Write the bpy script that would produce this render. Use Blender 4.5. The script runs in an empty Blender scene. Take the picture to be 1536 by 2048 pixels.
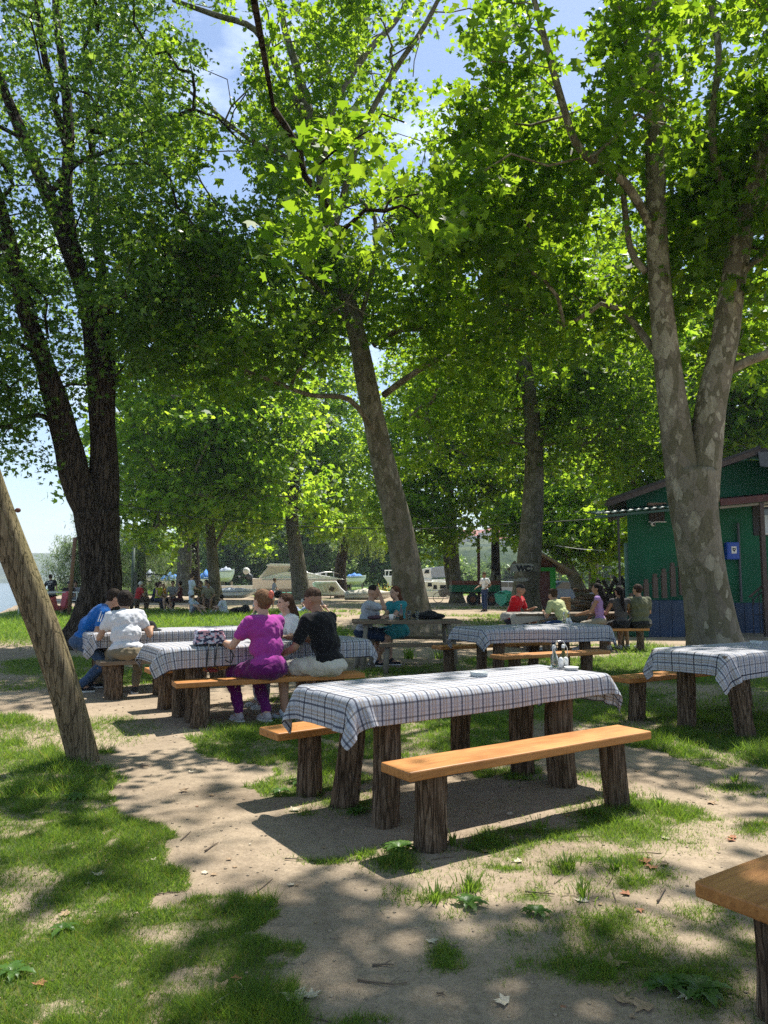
import bpy, math, random
import numpy as np
from mathutils import Vector, Matrix

random.seed(7)
RNG = np.random.default_rng(11)
scn = bpy.context.scene
COL = scn.collection

# ------------------------------------------------------------------ camera, sky, sun, exposure
FPX, HZ, CAMZ = 1500.0, 1163.0, 1.4
PITCH = math.atan((HZ - 1024) / FPX)
cam_d = bpy.data.cameras.new('camera')
cam_d.sensor_fit = 'VERTICAL'
cam_d.sensor_height = 36
cam_d.lens = 36 * FPX / 2048
cam_d.clip_start = 0.05
cam_d.clip_end = 6000
cam = bpy.data.objects.new('camera', cam_d)
COL.objects.link(cam)
cam.location = (0, 0, CAMZ)
cam.rotation_euler = (math.pi / 2 + PITCH, 0, 0)
scn.camera = cam

SUN = Vector((0.26, 0.42, 1.0)).normalized()      # direction towards the sun
SX, SY = SUN.x / SUN.z, SUN.y / SUN.z
sun_d = bpy.data.lights.new('sun', 'SUN')
sun_d.energy = 5.0
sun_d.angle = math.radians(0.53)
sun_d.color = (1.0, 0.95, 0.86)
sun = bpy.data.objects.new('sun', sun_d)
COL.objects.link(sun)
sun.rotation_euler = SUN.to_track_quat('Z', 'Y').to_euler()

w = bpy.data.worlds.new('World')
scn.world = w
w.use_nodes = True
nt = w.node_tree
nt.nodes.clear()
N = nt.nodes.new
sky = N('ShaderNodeTexSky')
sky.sky_type = 'NISHITA'
sky.sun_disc = False
sky.sun_elevation = math.asin(SUN.z)
sky.sun_rotation = math.atan2(SUN.x, SUN.y)
sky.air_density = 1.0
sky.dust_density = 0.5
sky.ozone_density = 1.1
tc = N('ShaderNodeTexCoord')
mp = N('ShaderNodeMapping')
mp.inputs['Scale'].default_value = (1.6, 1.6, 4.5)
nz = N('ShaderNodeTexNoise')
nz.inputs['Scale'].default_value = 2.2
nz.inputs['Detail'].default_value = 7
nz.inputs['Roughness'].default_value = 0.55
cr = N('ShaderNodeValToRGB')
cr.color_ramp.elements[0].position = 0.53
cr.color_ramp.elements[1].position = 0.80
mx = N('ShaderNodeMixRGB')
mx.inputs[2].default_value = (8.0, 8.8, 10.2, 1)
bg = N('ShaderNodeBackground')
bg.inputs['Strength'].default_value = 0.105
wo = N('ShaderNodeOutputWorld')
L = nt.links.new
L(tc.outputs['Generated'], mp.inputs[0]); L(mp.outputs[0], nz.inputs['Vector'])
L(nz.outputs[0], cr.inputs[0]); L(cr.outputs[0], mx.inputs[0]); L(sky.outputs[0], mx.inputs[1])
L(mx.outputs[0], bg.inputs['Color']); L(bg.outputs[0], wo.inputs[0])

scn.view_settings.view_transform = 'Standard'
scn.view_settings.look = 'None'
scn.view_settings.gamma = 1
scn.view_settings.exposure = 0.92
scn.view_settings.use_curve_mapping = False
scn.render.engine = 'CYCLES'
cy = scn.cycles
cy.use_denoising = False
try:
    cy.denoiser = 'OPENIMAGEDENOISE'
    cy.denoising_input_passes = 'RGB_ALBEDO_NORMAL'
    cy.denoising_prefilter = 'ACCURATE'
except Exception:
    pass
cy.max_bounces = 7
cy.diffuse_bounces = 5
cy.glossy_bounces = 2
cy.transmission_bounces = 6
cy.transparent_max_bounces = 6
cy.caustics_reflective = False
cy.caustics_refractive = False
cy.sample_clamp_indirect = 4

# ------------------------------------------------------------------ helpers
_cp, _sp = math.cos(PITCH), math.sin(PITCH)


def ray(px, py):
    cx, cyy = (px - 768) / FPX, (1024 - py) / FPX
    return cx, _cp - cyy * _sp, _sp + cyy * _cp


def G(px, py, z=0.0):
    r = ray(px, py)
    t = (z - CAMZ) / r[2]
    return Vector((t * r[0], t * r[1], z))


def AT(px, py, Y):
    r = ray(px, py)
    t = Y / r[1]
    return Vector((t * r[0], Y, CAMZ + t * r[2]))


def _hash(ix, iy, iz, seed):
    h = (ix * 374761393 + iy * 668265263 + iz * 1442695041 + seed * 974634777) & 0xffffffff
    h = ((h ^ (h >> 13)) * 1274126177) & 0xffffffff
    h = ((h ^ (h >> 16)) * 2246822519) & 0xffffffff
    return ((h ^ (h >> 15)) & 0xffffff) / float(0xffffff)


def vnoise(x, y, z=0.0, seed=0):
    x, y, z = np.broadcast_arrays(np.asarray(x, float), np.asarray(y, float), np.asarray(z, float))
    ix, iy, iz = np.floor(x).astype(np.int64), np.floor(y).astype(np.int64), np.floor(z).astype(np.int64)
    fx, fy, fz = x - ix, y - iy, z - iz
    fx, fy, fz = fx * fx * (3 - 2 * fx), fy * fy * (3 - 2 * fy), fz * fz * (3 - 2 * fz)
    r = 0
    for dx in (0, 1):
        for dy in (0, 1):
            for dz in (0, 1):
                wgt = (fx if dx else 1 - fx) * (fy if dy else 1 - fy) * (fz if dz else 1 - fz)
                r = r + wgt * _hash(ix + dx, iy + dy, iz + dz, seed)
    return r


def fbm(x, y, z=0.0, seed=0, oct=3):
    s, a, t = 0, 1.0, 0
    for k in range(oct):
        s = s + a * vnoise(np.asarray(x) * 2 ** k, np.asarray(y) * 2 ** k, np.asarray(z) * 2 ** k, seed + k)
        t += a
        a *= 0.5
    return s / t


def link(name, me, mat=None, parent=None, loc=None, rot=None):
    o = bpy.data.objects.new(name, me)
    COL.objects.link(o)
    if mat is not None and me is not None:
        for m in (mat if isinstance(mat, (list, tuple)) else [mat]):
            me.materials.append(m)
    if parent is not None:
        o.parent = parent
    if loc is not None:
        o.location = loc
    if rot is not None:
        o.rotation_euler = rot
    return o


def tag(o, label=None, cat=None, group=None, kind=None):
    if label:
        o['label'] = label
    if cat:
        o['category'] = cat
    if group:
        o['group'] = group
    if kind:
        o['kind'] = kind
    return o


def thing(name, label, cat, loc=(0, 0, 0), rz=0.0, group=None, kind=None):
    o = bpy.data.objects.new(name, None)
    COL.objects.link(o)
    o.empty_display_size = 0.2
    o.location = loc
    o.rotation_euler = (0, 0, rz)
    return tag(o, label, cat, group, kind)


class MB:
    """collects shapes into one mesh"""

    def __init__(s):
        s.v, s.f, s.m = [], [], []

    def add(s, vs, fs, mi=0):
        b = len(s.v)
        s.v += [tuple(p) for p in vs]
        s.f += [tuple(i + b for i in f) for f in fs]
        s.m += [mi] * len(fs)
        return s

    def box(s, c, size, R=None, mi=0, taper=1.0):
        x, y, z = size[0] / 2, size[1] / 2, size[2] / 2
        vs = []
        for sz in (-1, 1):
            k = taper if sz > 0 else 1
            for sx, sy in ((-1, -1), (1, -1), (1, 1), (-1, 1)):
                p = Vector((sx * x * k, sy * y * k, sz * z))
                if R is not None:
                    p = R @ p
                vs.append(p + Vector(c))
        return s.add(vs, [(3, 2, 1, 0), (4, 5, 6, 7), (0, 1, 5, 4), (1, 2, 6, 5), (2, 3, 7, 6), (3, 0, 4, 7)], mi)

    def beam(s, a, b, wd, ht, mi=0, up=(0, 0, 1)):
        a, b = Vector(a), Vector(b)
        d = (b - a)
        l = d.length
        y = d.normalized()
        x = y.cross(Vector(up))
        if x.length < 1e-4:
            x = Vector((1, 0, 0))
        x.normalize()
        z = x.cross(y)
        R = Matrix((x, y, z)).transposed()
        return s.box((a + b) / 2, (wd, l, ht), R, mi)

    def tube(s, path, radii, seg=8, mi=0, cap=True, rfun=None, flat=None):
        P = [Vector(p) for p in path]
        n = len(P)
        if not hasattr(radii, '__len__'):
            radii = [radii] * n
        t0 = (P[1] - P[0]).normalized()
        x = t0.orthogonal().normalized()
        vs = []
        for i in range(n):
            t = (P[min(i + 1, n - 1)] - P[max(i - 1, 0)])
            t = t.normalized() if t.length > 1e-9 else t0
            x = (x - t * x.dot(t))
            x = x.normalized() if x.length > 1e-6 else t.orthogonal().normalized()
            y = t.cross(x)
            for k in range(seg):
                a = 2 * math.pi * k / seg
                r = radii[i]
                if rfun:
                    r *= rfun(a, i, P[i])
                vs.append(P[i] + x * (math.cos(a) * r) + y * (math.sin(a) * r * (flat or 1)))
        fs = [(i * seg + k, i * seg + (k + 1) % seg, (i + 1) * seg + (k + 1) % seg, (i + 1) * seg + k)
              for i in range(n - 1) for k in range(seg)]
        if cap:
            fs.append(tuple(reversed(range(seg))))
            fs.append(tuple((n - 1) * seg + k for k in range(seg)))
        return s.add(vs, fs, mi)

    def ell(s, c, r, R=None, seg=12, rings=8, mi=0):
        vs = [Vector((0, 0, -r[2]))]
        for i in range(1, rings):
            a = -math.pi / 2 + math.pi * i / rings
            for k in range(seg):
                b = 2 * math.pi * k / seg
                vs.append(Vector((r[0] * math.cos(a) * math.cos(b), r[1] * math.cos(a) * math.sin(b), r[2] * math.sin(a))))
        vs.append(Vector((0, 0, r[2])))
        if R is not None:
            vs = [R @ p for p in vs]
        vs = [p + Vector(c) for p in vs]
        fs = [(0, 1 + (k + 1) % seg, 1 + k) for k in range(seg)]
        for i in range(rings - 2):
            b = 1 + i * seg
            fs += [(b + k, b + (k + 1) % seg, b + seg + (k + 1) % seg, b + seg + k) for k in range(seg)]
        b = 1 + (rings - 2) * seg
        fs += [(b + k, b + (k + 1) % seg, len(vs) - 1) for k in range(seg)]
        return s.add(vs, fs, mi)

    def cone2(s, a, b, ra, rb, seg=12, mi=0):
        """round-ended tapered capsule"""
        a, b = Vector(a), Vector(b)
        d = b - a
        l = max(d.length, 1e-4)
        t = d / l
        pts, rad = [], []
        for q in (-90, -60, -30):
            q = math.radians(q)
            pts.append(a + t * (ra * math.sin(q)))
            rad.append(max(ra * math.cos(q), ra * .02))
        pts.append(a); rad.append(ra)
        pts.append(b); rad.append(rb)
        for q in (30, 60, 90):
            q = math.radians(q)
            pts.append(b + t * (rb * math.sin(q)))
            rad.append(max(rb * math.cos(q), rb * .02))
        return s.tube(pts, rad, seg, mi)

    def lathe(s, prof, c=(0, 0, 0), seg=16, mi=0):
        vs = [(c[0] + r * math.cos(2 * math.pi * k / seg), c[1] + r * math.sin(2 * math.pi * k / seg), c[2] + z)
              for r, z in prof for k in range(seg)]
        n = len(prof)
        fs = [(i * seg + k, i * seg + (k + 1) % seg, (i + 1) * seg + (k + 1) % seg, (i + 1) * seg + k)
              for i in range(n - 1) for k in range(seg)]
        fs += [tuple(reversed(range(seg))), tuple((n - 1) * seg + k for k in range(seg))]
        return s.add(vs, fs, mi)

    def prism(s, outline, h, axis='z', base=0.0, mi=0):
        """outline of 2-D points extruded by h along an axis, starting at base"""
        n = len(outline)
        vs = []
        for q in (base, base + h):
            for (a, b) in outline:
                vs.append({'z': (a, b, q), 'y': (a, q, b), 'x': (q, a, b)}[axis])
        fs = [tuple(reversed(range(n))), tuple(range(n, 2 * n))]
        fs += [(i, (i + 1) % n, n + (i + 1) % n, n + i) for i in range(n)]
        return s.add(vs, fs, mi)

    def mesh(s, name='m', smooth=False):
        me = bpy.data.meshes.new(name)
        me.from_pydata(s.v, [], s.f)
        if smooth:
            me.polygons.foreach_set('use_smooth', [True] * len(me.polygons))
        if any(s.m):
            me.polygons.foreach_set('material_index', s.m)
        me.update()
        return me

    def build(s, name, mat, parent=None, smooth=False, loc=None, rot=None, bevel=0):
        o = link(name, s.mesh(name, smooth), mat, parent, loc, rot)
        if bevel:
            b = o.modifiers.new('bevel', 'BEVEL')
            b.width = bevel
            b.segments = 2
            b.limit_method = 'ANGLE'
        return o


def np_mesh(name, verts, face_len, idx, attrs=None, smooth=False):
    """fast mesh from numpy: faces all with the same corner count"""
    me = bpy.data.meshes.new(name)
    nv, nl = len(verts), len(idx)
    nf = nl // face_len
    me.vertices.add(nv)
    me.vertices.foreach_set('co', np.ascontiguousarray(verts, dtype=np.float32).ravel())
    me.loops.add(nl)
    me.loops.foreach_set('vertex_index', np.ascontiguousarray(idx, dtype=np.int32))
    me.polygons.add(nf)
    me.polygons.foreach_set('loop_start', np.arange(nf, dtype=np.int32) * face_len)
    try:
        me.polygons.foreach_set('loop_total', np.full(nf, face_len, dtype=np.int32))
    except Exception:
        pass
    if smooth:
        me.polygons.foreach_set('use_smooth', np.ones(nf, dtype=bool))
    me.update(calc_edges=True)
    for k, a in (attrs or {}).items():
        at = me.attributes.new(k, 'FLOAT', 'POINT')
        at.data.foreach_set('value', np.ascontiguousarray(a, dtype=np.float32))
    return me


# ------------------------------------------------------------------ materials
def _n(nt, t, **kw):
    n = nt.nodes.new('ShaderNode' + t)
    for k, v in kw.items():
        if k in n.inputs:
            n.inputs[k].default_value = v
        else:
            setattr(n, k, v)
    return n


def c4(c):
    return (c[0], c[1], c[2], 1)


def ramp(nt, fac, stops, interp='LINEAR'):
    r = nt.nodes.new('ShaderNodeValToRGB')
    r.color_ramp.interpolation = interp
    e = r.color_ramp.elements
    while len(e) < len(stops):
        e.new(0.5)
    for i, (p, c) in enumerate(stops):
        e[i].position = p
        e[i].color = c4(c) if hasattr(c, '__len__') else (c, c, c, 1)
    nt.links.new(fac, r.inputs[0])
    return r.outputs[0]


def mixc(nt, f, a, b, mode='MIX'):
    m = nt.nodes.new('ShaderNodeMixRGB')
    m.blend_type = mode
    for i, q in enumerate((f, a, b)):
        if isinstance(q, (int, float)):
            m.inputs[i].default_value = q if i == 0 else (q, q, q, 1)
        elif isinstance(q, tuple):
            m.inputs[i].default_value = c4(q)
        else:
            nt.links.new(q, m.inputs[i])
    return m.outputs[0]


def mth(nt, op, a, b=0.0, c=None):
    m = nt.nodes.new('ShaderNodeMath')
    m.operation = op
    for i, q in enumerate((a, b) if c is None else (a, b, c)):
        if isinstance(q, (int, float)):
            m.inputs[i].default_value = q
        else:
            nt.links.new(q, m.inputs[i])
    return m.outputs[0]


def coords(nt, scale=(1, 1, 1), src='Object'):
    t = nt.nodes.new('ShaderNodeTexCoord')
    m = nt.nodes.new('ShaderNodeMapping')
    m.inputs['Scale'].default_value = scale
    nt.links.new(t.outputs[src], m.inputs[0])
    return m.outputs[0]


def noise(nt, vec, scale, detail=3, rough=0.55, out=0, dist=0.0):
    n = nt.nodes.new('ShaderNodeTexNoise')
    n.inputs['Scale'].default_value = scale
    n.inputs['Detail'].default_value = detail
    n.inputs['Roughness'].default_value = rough
    n.inputs['Distortion'].default_value = dist
    if vec is not None:
        nt.links.new(vec, n.inputs['Vector'])
    return n.outputs[out]


def new_mat(name):
    m = bpy.data.materials.new(name)
    m.use_nodes = True
    nt = m.node_tree
    b = nt.nodes['Principled BSDF']
    return m, nt, b


def bumpn(nt, b, h, strength=0.3, dist=0.02):
    bn = nt.nodes.new('ShaderNodeBump')
    bn.inputs['Strength'].default_value = strength
    bn.inputs['Distance'].default_value = dist
    nt.links.new(h, bn.inputs['Height'])
    nt.links.new(bn.outputs[0], b.inputs['Normal'])


def plain(name, col, rough=0.7, var=0.25, scale=6.0, bump=0.15, metal=0.0, spec=0.4, dist=0.01, stretch=(1, 1, 1)):
    m, nt, b = new_mat(name)
    v = coords(nt, stretch)
    n1 = noise(nt, v, scale, 5)
    lo = tuple(c * (1 - var) for c in col)
    hi = tuple(min(1, c * (1 + var)) for c in col)
    nt.links.new(ramp(nt, n1, [(0.3, lo), (0.7, hi)]), b.inputs['Base Color'])
    b.inputs['Roughness'].default_value = rough
    b.inputs['Metallic'].default_value = metal
    b.inputs['Specular IOR Level'].default_value = spec
    if bump:
        bumpn(nt, b, noise(nt, v, scale * 5, 4), bump, dist)
    return m


def fabric(name, col, var=0.08):
    m, nt, b = new_mat(name)
    v = coords(nt)
    n1 = noise(nt, v, 9, 3)
    lo = tuple(c * (1 - var) for c in col)
    nt.links.new(ramp(nt, n1, [(0.3, lo), (0.7, col)]), b.inputs['Base Color'])
    b.inputs['Roughness'].default_value = 0.95
    b.inputs['Specular IOR Level'].default_value = 0.1
    b.inputs['Sheen Weight'].default_value = 0.15
    bumpn(nt, b, noise(nt, v, 7, 2, 0.4, dist=0.8), 0.8, 0.03)
    return m


_cache = {}


def FAB(col):
    k = tuple(round(c, 3) for c in col)
    if k not in _cache:
        _cache[k] = fabric('cloth', col)
    return _cache[k]


def leaf_mat(name, c_lo, c_hi, t_lo, t_hi, mix=0.42, rough=0.42):
    m, nt, b = new_mat(name)
    a = _n(nt, 'Attribute', attribute_name='rnd')
    f = a.outputs['Fac']
    nt.links.new(ramp(nt, f, [(0.0, c_lo), (0.85, c_hi), (0.97, tuple(min(1, x * 1.3) for x in c_hi)), (1.0, (c_hi[0] * 3.0, c_hi[1] * 1.3, c_hi[2] * 1.2))]), b.inputs['Base Color'])
    b.inputs['Roughness'].default_value = rough
    b.inputs['Specular IOR Level'].default_value = 0.32
    tr = nt.nodes.new('ShaderNodeBsdfTranslucent')
    nt.links.new(ramp(nt, f, [(0.0, t_lo), (1.0, t_hi)]), tr.inputs[0])
    mxs = nt.nodes.new('ShaderNodeMixShader')
    mxs.inputs[0].default_value = mix
    nt.links.new(b.outputs[0], mxs.inputs[1])
    nt.links.new(tr.outputs[0], mxs.inputs[2])
    nt.links.new(mxs.outputs[0], nt.nodes['Material Output'].inputs[0])
    return m


def bark_furrow(name, lo, hi, sc=7.0, moss=None, zs=.14, crack=.10, cmin=.16):
    m, nt, b = new_mat(name)
    v = coords(nt, (1, 1, zs))
    wv = noise(nt, v, sc * .5, 4, 0.6, out=1)
    vv = mixc(nt, 2.2 / sc, v, wv, 'ADD')
    vo = _n(nt, 'TexVoronoi', Scale=float(sc), feature='DISTANCE_TO_EDGE')
    nt.links.new(vv, vo.inputs['Vector'])
    n1 = noise(nt, v, sc * 2.4, 6, 0.7, dist=0.4)
    n2 = noise(nt, coords(nt), 1.3, 3)
    c = ramp(nt, n1, [(0.3, tuple(x * 0.55 for x in lo)), (0.5, lo), (0.7, hi)])
    c = mixc(nt, mth(nt, 'MULTIPLY', n2, 0.4), c, tuple((p + q) * 0.5 for p, q in zip(lo, hi)))
    ck = ramp(nt, vo.outputs[0], [(0.0, cmin), (crack, 1.0)])
    c = mixc(nt, 0.9, c, ck, 'MULTIPLY')
    if moss:
        g = _n(nt, 'NewGeometry')
        sx = nt.nodes.new('ShaderNodeSeparateXYZ')
        nt.links.new(g.outputs['Normal'], sx.inputs[0])
        f = ramp(nt, mth(nt, 'ADD', sx.outputs[2], mth(nt, 'MULTIPLY', n2, 0.5)), [(0.3, 0.0), (0.65, 0.55)])
        c = mixc(nt, f, c, moss)
    nt.links.new(c, b.inputs['Base Color'])
    b.inputs['Roughness'].default_value = 0.95
    b.inputs['Specular IOR Level'].default_value = 0.12
    bumpn(nt, b, mth(nt, 'ADD', mth(nt, 'MULTIPLY', ck, 1.2), n1), 1.0, 0.35 / sc)
    return m


def bark_plane(name, top=3.0, dark=1.0):
    """mottled plane bark: smooth grey-brown below, pale peeling patches above"""
    m, nt, b = new_mat(name)
    v = coords(nt, (1, 1, 0.55))
    wv = noise(nt, v, 3.5, 4, 0.6, out=1)
    vv = mixc(nt, 0.14, v, wv, 'ADD')
    vo = _n(nt, 'TexVoronoi', Scale=7.5)
    nt.links.new(vv, vo.inputs['Vector'])
    sc = nt.nodes.new('ShaderNodeSeparateColor')
    nt.links.new(vo.outputs['Color'], sc.inputs[0])
    vo2 = _n(nt, 'TexVoronoi', Scale=17.0)
    nt.links.new(vv, vo2.inputs['Vector'])
    sc2 = nt.nodes.new('ShaderNodeSeparateColor')
    nt.links.new(vo2.outputs['Color'], sc2.inputs[0])
    sz = nt.nodes.new('ShaderNodeSeparateXYZ')
    nt.links.new(coords(nt), sz.inputs[0])
    hgt = ramp(nt, mth(nt, 'DIVIDE', sz.outputs[2], 14.0), [(0.14, 0.0), (0.45, 0.20)])
    n0 = noise(nt, coords(nt), 1.1, 3)
    base = ramp(nt, n0, [(0.3, (0.15 * dark, 0.13 * dark, 0.10 * dark)), (0.7, (0.25 * dark, 0.22 * dark, 0.165 * dark))])
    base = mixc(nt, ramp(nt, sc.outputs[1], [(0.55, 0.0), (0.6, 0.75)]), base, (0.125 * dark, 0.115 * dark, 0.07 * dark))
    pale = ramp(nt, sc2.outputs[2], [(0.0, (0.30, 0.27, 0.2)), (1.0, (0.45, 0.42, 0.33))])
    f = mth(nt, 'ADD', sc.outputs[0], hgt)
    f = ramp(nt, f, [(0.965, 0.0), (0.975, 0.6 if dark == 1 else 0.3)])
    f2 = ramp(nt, mth(nt, 'ADD', sc2.outputs[0], hgt), [(0.985, 0.0), (0.995, 0.75 if dark == 1 else 0.35)])
    col = mixc(nt, f, base, pale)
    col = mixc(nt, f2, col, pale)
    ed = _n(nt, 'TexVoronoi', Scale=5.5, feature='DISTANCE_TO_EDGE')
    nt.links.new(vv, ed.inputs['Vector'])
    crack = ramp(nt, ed.outputs[0], [(0.0, 0.55), (0.03, 1.0)])
    col = mixc(nt, 0.6, col, crack, 'MULTIPLY')
    fine = ramp(nt, noise(nt, v, 26, 4, 0.7), [(0.3, 0.72), (0.62, 1.08)])
    col = mixc(nt, 0.85, col, fine, 'MULTIPLY')
    nt.links.new(col, b.inputs['Base Color'])
    b.inputs['Roughness'].default_value = 0.9
    b.inputs['Specular IOR Level'].default_value = 0.2
    h = mth(nt, 'ADD', mth(nt, 'MULTIPLY', crack, 0.5), noise(nt, v, 12, 5, 0.6))
    bumpn(nt, b, h, 0.6, 0.03)
    return m


def wood_plank(name, lo, hi, rough=0.42, weather=0.0):
    m, nt, b = new_mat(name)
    v = coords(nt, (0.12, 1, 1))
    n1 = noise(nt, v, 26, 5, 0.6, dist=1.5)
    n2 = noise(nt, coords(nt, (0.5, 1, 1)), 3.0, 3)
    c = ramp(nt, n1, [(0.3, lo), (0.7, hi)])
    c = mixc(nt, 0.4, c, ramp(nt, n2, [(0.25, tuple(x * 0.6 for x in lo)), (0.7, hi)]))
    # a few knots
    vo = _n(nt, 'TexVoronoi', Scale=2.2)
    nt.links.new(coords(nt, (0.8, 2.5, 2.5)), vo.inputs['Vector'])
    k = ramp(nt, vo.outputs['Distance'], [(0.04, 0.75), (0.11, 0.0)])
    c = mixc(nt, k, c, tuple(x * 0.3 for x in lo))
    nt.links.new(c, b.inputs['Base Color'])
    nt.links.new(ramp(nt, n2, [(0.3, rough), (0.7, min(1, rough + 0.2))]), b.inputs['Roughness'])
    b.inputs['Specular IOR Level'].default_value = 0.4
    bumpn(nt, b, n1, 0.25, 0.004)
    return m


M = {}
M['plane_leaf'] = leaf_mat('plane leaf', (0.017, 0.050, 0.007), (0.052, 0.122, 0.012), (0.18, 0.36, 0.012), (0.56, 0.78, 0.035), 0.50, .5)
M['plane_leaf_far_lit'] = leaf_mat('plane leaf far lit', (0.024, 0.070, 0.010), (0.065, 0.160, 0.018), (0.26, 0.48, 0.02), (0.66, 0.86, 0.06), 0.56, .5)  # brighter copy of the plane leaf: sunlit look of far crowns put into colour
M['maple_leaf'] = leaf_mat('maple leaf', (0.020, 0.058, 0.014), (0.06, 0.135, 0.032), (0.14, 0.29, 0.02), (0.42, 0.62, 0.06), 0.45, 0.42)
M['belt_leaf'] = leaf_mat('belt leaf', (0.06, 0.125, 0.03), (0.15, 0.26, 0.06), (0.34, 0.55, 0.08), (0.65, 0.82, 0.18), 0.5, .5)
M['willow_leaf'] = leaf_mat('willow leaf', (0.07, 0.12, 0.045), (0.15, 0.22, 0.08), (0.2, 0.32, 0.08), (0.36, 0.5, 0.14), 0.35)
M['weeping_leaf'] = leaf_mat('weeping leaf', (0.07, 0.13, 0.02), (0.17, 0.25, 0.04), (0.3, 0.45, 0.04), (0.5, 0.62, 0.1), 0.4)
M['grass'] = leaf_mat('grass', (0.034, 0.078, 0.012), (0.105, 0.180, 0.030), (0.14, 0.30, 0.02), (0.42, 0.62, 0.06), 0.42, 0.6)
M['weed'] = leaf_mat('weed', (0.03, 0.085, 0.014), (0.08, 0.17, 0.03), (0.16, 0.34, 0.03), (0.32, 0.5, 0.06), 0.35, 0.4)
M['dry_leaf'] = plain('dry leaf', (0.36, 0.25, 0.15), 0.8, 0.35, 30, 0.3)
M['pale_dry_leaf'] = plain('pale dry leaf', (0.55, 0.48, 0.36), 0.8, 0.2, 30, 0.3)
M['rust_dry_leaf'] = plain('rust dry leaf', (0.35, 0.15, 0.08), 0.8, 0.3, 30, 0.3)
M['bark_plane'] = bark_plane('plane bark')
M['bark_plane_dark'] = bark_plane('old plane bark', dark=0.86)
M['bark_maple'] = bark_furrow('furrowed bark', (0.060, 0.045, 0.034), (0.155, 0.125, 0.10), 13, crack=.18)
M['bark_dark'] = bark_furrow('dark bark', (0.045, 0.035, 0.025), (0.10, 0.08, 0.06), 8)
M['log'] = bark_furrow('post bark', (0.135, 0.088, 0.055), (0.34, 0.26, 0.185), 30, crack=.12, cmin=.36, zs=.09)
M['old_pole'] = bark_furrow('weathered pole', (0.20, 0.15, 0.092), (0.36, 0.29, 0.19), 24, moss=(0.25, 0.23, 0.10), zs=.035, crack=.07, cmin=.42)
M['honey'] = wood_plank('varnished plank', (0.28, 0.10, 0.022), (0.60, 0.27, 0.075), 0.42)
M['oldwood'] = wood_plank('old plank', (0.10, 0.07, 0.045), (0.22, 0.165, 0.115), 0.7)
M['greywood'] = wood_plank('grey plank', (0.13, 0.11, 0.085), (0.28, 0.25, 0.2), 0.8)
M['paleboard'] = wood_plank('pale driftwood', (0.26, 0.24, 0.21), (0.50, 0.47, 0.42), 0.8)
M['twig'] = plain('twig', (0.16, 0.12, 0.085), 0.9, 0.3, 20, 0.3)

# ------------------------------------------------------------------ where the sun reaches the ground, where grass grows
_spots = [(1000, 1680, 340, 95, 0), (900, 1810, 180, 60, 0), (1190, 1600, 190, 55, 0), (460, 1745, 110, 40, 0),
          (310, 1565, 110, 50, 0), (200, 1670, 110, 45, 0), (40, 1530, 130, 38, 0), (60, 1880, 90, 45, 0),
          (250, 1485, 130, 30, 0), (540, 1560, 120, 32, 0), (850, 1455, 130, 28, 0), (1400, 1490, 160, 32, 0),
          (1300, 1700, 120, 60, 0), (1130, 1850, 130, 35, 0), (470, 2000, 110, 35, 0),
          (300, 1246, 170, 11, 0), (480, 1243, 110, 9, 0), (60, 1245, 70, 13, 0), (640, 1250, 60, 8, 0),
          (1010, 1352, 150, 14, .76), (700, 1385, 60, 10, .76), (1440, 1299, 90, 9, .76), (420, 1303, 80, 9, .76),
          (1090, 1262, 90, 6, .76), (330, 1262, 60, 5, .76), (1080, 1480, 230, 22, .45), (840, 1520, 60, 14, .45), (520, 1355, 120, 9, .45),
          (1090, 1300, 90, 8, .45), (1310, 1338, 50, 10, .45), (535, 1250, 40, 30, .9), (240, 1240, 22, 22, .9),
          (900, 1225, 120, 5, 0), (700, 1222, 80, 4, 0), (1120, 1232, 50, 6, 0), (980, 1290, 60, 8, 0), (400, 1330, 60, 6, 0),
          (150, 1400, 80, 8, 0), (1330, 1310, 60, 6, 0)]
_lit = []
for (px, py, rx, ry, z) in _spots:
    c, e, d = G(px, py, z), G(px + rx, py, z), G(px, py + ry, z)
    _lit.append((c.x - z * SX, c.y - z * SY, e.x - c.x, max(c.y - d.y, 0.12) * 1.05))
_lit = np.array(_lit)


def litmask(x, y):
    v = np.zeros_like(x)
    for cx, cyy, rx, ry in _lit:
        q = ((x - cx) / rx) ** 2 + ((y - cyy) / ry) ** 2
        v = np.maximum(v, np.exp(-0.7 * q ** 1.5))
    v = v + 0.75 * (fbm(x * 1.5, y * 1.5, 0, 5) - 0.5)
    v = v + np.clip((y - 56) / 4, 0, 1) * (x > -20)
    return v > 0.5


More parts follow.
